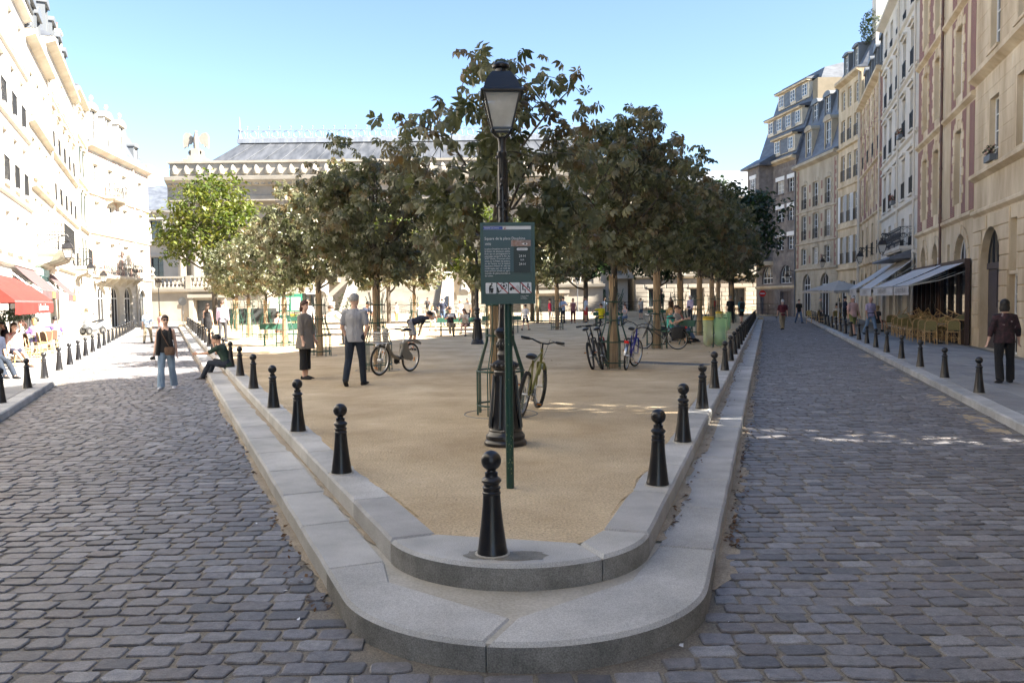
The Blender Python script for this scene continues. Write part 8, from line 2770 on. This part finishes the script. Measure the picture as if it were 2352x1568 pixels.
person((6.9, 50.3), ZS, -.9, 'long-haired woman in grey vest seated at the right of that bench', 1.66, 'f', 'grey', 'denim', 0, 1.0, 'auburn', 'long', legs=SITL, sit=.46, arms=FOLD, tank=True, far=1)
# --- boules players and strollers
person((3.55, 57.3), ZS, .6, 'dark-haired man in blue-grey shirt bending over the boules score', 1.8, 'm', 'paleblue', 'navy', .45, 1.0, 'black', 'short', arms=FOLD, nod=20, far=1)
person((3.2, 56.9), ZS, 1.2, 'woman in white T-shirt and denim shorts beside the boules', 1.68, 'f', 'white', 'denim', .42, .36, 'blond', 'pony', arms=FOLD, lean=8, far=1)
person((4.25, 57.2), ZS, .1, 'woman in mauve vest and red trousers holding a boule', 1.7, 'f', 'mauve', 'maroon', 0, .95, 'brown', 'bob', arms=((4, 12, 8), (2, 14, 6)), tank=True, far=1)
person((5.2, 58.0), ZS, -1.3, 'man in pale blue polo and bright red shorts looking down at the boules', 1.82, 'm', 'paleblue', 'red', .45, .5, 'brown', 'short', SKIN2, nod=22, far=1)
person((7.6, 67.5), ZS, .0, 'man in pale blue shirt and white shorts near the far ledge', 1.74, 'm', 'paleblue', 'white', .45, .5, 'brown', 'short', SKIN2, far=2)
person((2.65, 57.6), ZS, 1.5, 'person in crimson jacket and patterned shorts behind a tree guard', 1.68, 'f', 'crimson', 'camo', .95, .6, 'brown', 'short', far=2)
person((.74, 44.8), ZS, BACK - .5, 'boy in white T-shirt and navy shorts walking away', 1.42, 'm', 'white', 'navy', .45, .46, 'black', 'short', legs=W1, far=1, wide=.95, arms=((8, 12, 10), (-12, 14, 8)))
person((-4.3, 45.0), ZS, .5, 'girl in black vest and white shorts walking', 1.36, 'f', 'black', 'white', 0, .32, 'blond', 'long', legs=W2, tank=True, far=1, arms=((8, 20, 12), (-4, 22, 10)))
person((-4.6, 55.0), ZS, BACK, 'man in navy T-shirt and white cap, hands on hips', 1.8, 'm', 'navy', 'denim', .45, 1.0, 'brown', 'short', far=2, hat='cap', arms=((-6, 35, 70, 60), (-6, 35, 70, 60)))
person((-3.5, 56.5), ZS, .2, 'woman in white top and straw hat in the sun', 1.66, 'f', 'white', 'stone', .3, 1.0, 'brown', 'long', far=2, hat='brim')
person((-2.85, 53.5), ZS, BACK, 'man in white shirt seen from behind near the second lamp', 1.78, 'm', 'white', 'navy', .45, 1.0, 'grey', 'short', far=2, wide=1.1)
person((12.3, 57.0), ZS, -.9, 'grey-haired man in pale shirt with black waist bag looking aside', 1.78, 'm', 'lilac', 'charcoal', .95, 1.0, 'white', 'short', far=1, yaw=-40, extra=('waistbag',), wide=1.05)
person((13.9, 52.6), ZS, BACK, 'person dressed all in black walking away on the right', 1.74, 'm', 'black', 'black', .45, 1.0, 'grey', 'short', far=1, legs=W2, extra=('backpack',))
person((14.55, 52.4), ZS, BACK, 'woman in blue patterned top and black shorts walking away', 1.66, 'f', 'bluepat', 'black', .45, .5, 'brown', 'bob', far=1, legs=W1, extra=('backpack',), wide=1.05)
person((13.3, 54.4), ZS, BACK, 'person in red shirt half hidden behind the pair in black and blue', 1.72, 'm', 'red', 'denim', .45, 1.0, 'grey', 'short', far=2)
person((-7.9, 32.0), ZS, .3, 'man in white printed T-shirt and dark glasses behind the tree guards', 1.78, 'm', 'white', 'navy', .42, 1.0, 'black', 'short', far=1, arms=((20, 8, 100, 30), (4, 8, 10)), extra=('glasses',))
person((-9.6, 34.0), ZS, 1.0, 'woman in floral dress half hidden behind the left tree guards', 1.64, 'f', 'floral', 'floral', .4, .5, 'black', 'long', far=2, skirt=True, legs=SITL, sit=.46)
person((-6.4, 31.5), ZS, -1.2, 'person in white leaning over the green bench', 1.7, 'm', 'white', 'charcoal', .45, 1.0, 'brown', 'short', far=1, lean=48, arms=((60, 8, 10), (60, 8, 10)))
person((-6.6, 36.2), ZS, 1.2, 'man in navy T-shirt bending at the left of the grey-haired man', 1.74, 'm', 'navy', 'khaki', .45, .5, 'black', 'short', SKIN2, far=1, lean=35, arms=((40, 8, 20), (40, 8, 20)))
person((-3.35, 27.5), ZS, 1.45, 'boules player in navy stooping behind the hire bicycle', 1.74, 'm', 'navy', 'grey', .42, .5, 'black', 'short', SKIN2, far=1, lean=72, legs=((20, 30, 3), (-4, 14, 3)), arms=((70, 6, 6), (-50, 10, 10)))
person((-11.9, 70.4), .1, BACK, 'man in white shirt and dark trousers before the palace stair', 1.76, 'm', 'white', 'navy', .5, 1.0, 'black', 'short', far=2)
person((-9.7, 69.8), .1, 1.2, 'man in white T-shirt and orange trousers beside the thick trunk', 1.76, 'm', 'white', 'orange', .45, 1.0, 'black', 'short', far=2)
person((-6.3, 56.0), ZS, BACK + .4, 'child in red and white stripes carried by a walker', 1.5, 'f', 'stripe', 'navy', .45, 1.0, 'blond', 'short', far=2, legs=W1)
person((-7.2, 71.0), .5, 0, 'man in dark T-shirt and pale shorts standing on the far ledge', 1.74, 'm', 'charcoal', 'stone', .45, .5, 'black', 'short', SKIN3, far=2, arms=FOLD)
person((-6.0, 71.2), .45, .2, 'woman in grey seated on the far ledge', 1.64, 'f', 'grey', 'olive', .3, .5, 'black', 'bob', SKIN2, legs=SITL, sit=.45, far=2)
person((12.8, 66.5), ZS, 0, 'figure in brown top and white trousers far behind the bench', 1.7, 'f', 'brown', 'white', .4, .7, 'black', 'short', SKIN2, far=2)
person((10.3, 66.0), ZS, .4, 'figure in white T-shirt behind the city bicycle', 1.66, 'f', 'white', 'denim', .4, .5, 'black', 'bob', far=2)
person((8.7, 63.5), ZS, .4, 'child in white with a red bag behind the bicycles', 1.35, 'f', 'white', 'green', .4, .5, 'black', 'bob', SKIN2, far=2)
person((13.0, 71.6), .86, BACK, 'man in black shirt standing on the far ledge on the right', 1.74, 'm', 'black', 'charcoal', .45, 1.0, 'black', 'short', SKIN3, far=2)
person((18.2, 68.5), .3, -.8, 'person in pale top sitting at the far end of the right kerb', 1.7, 'm', 'grey', 'denim', .3, 1.0, 'black', 'short', legs=SITL, sit=.35, far=2)
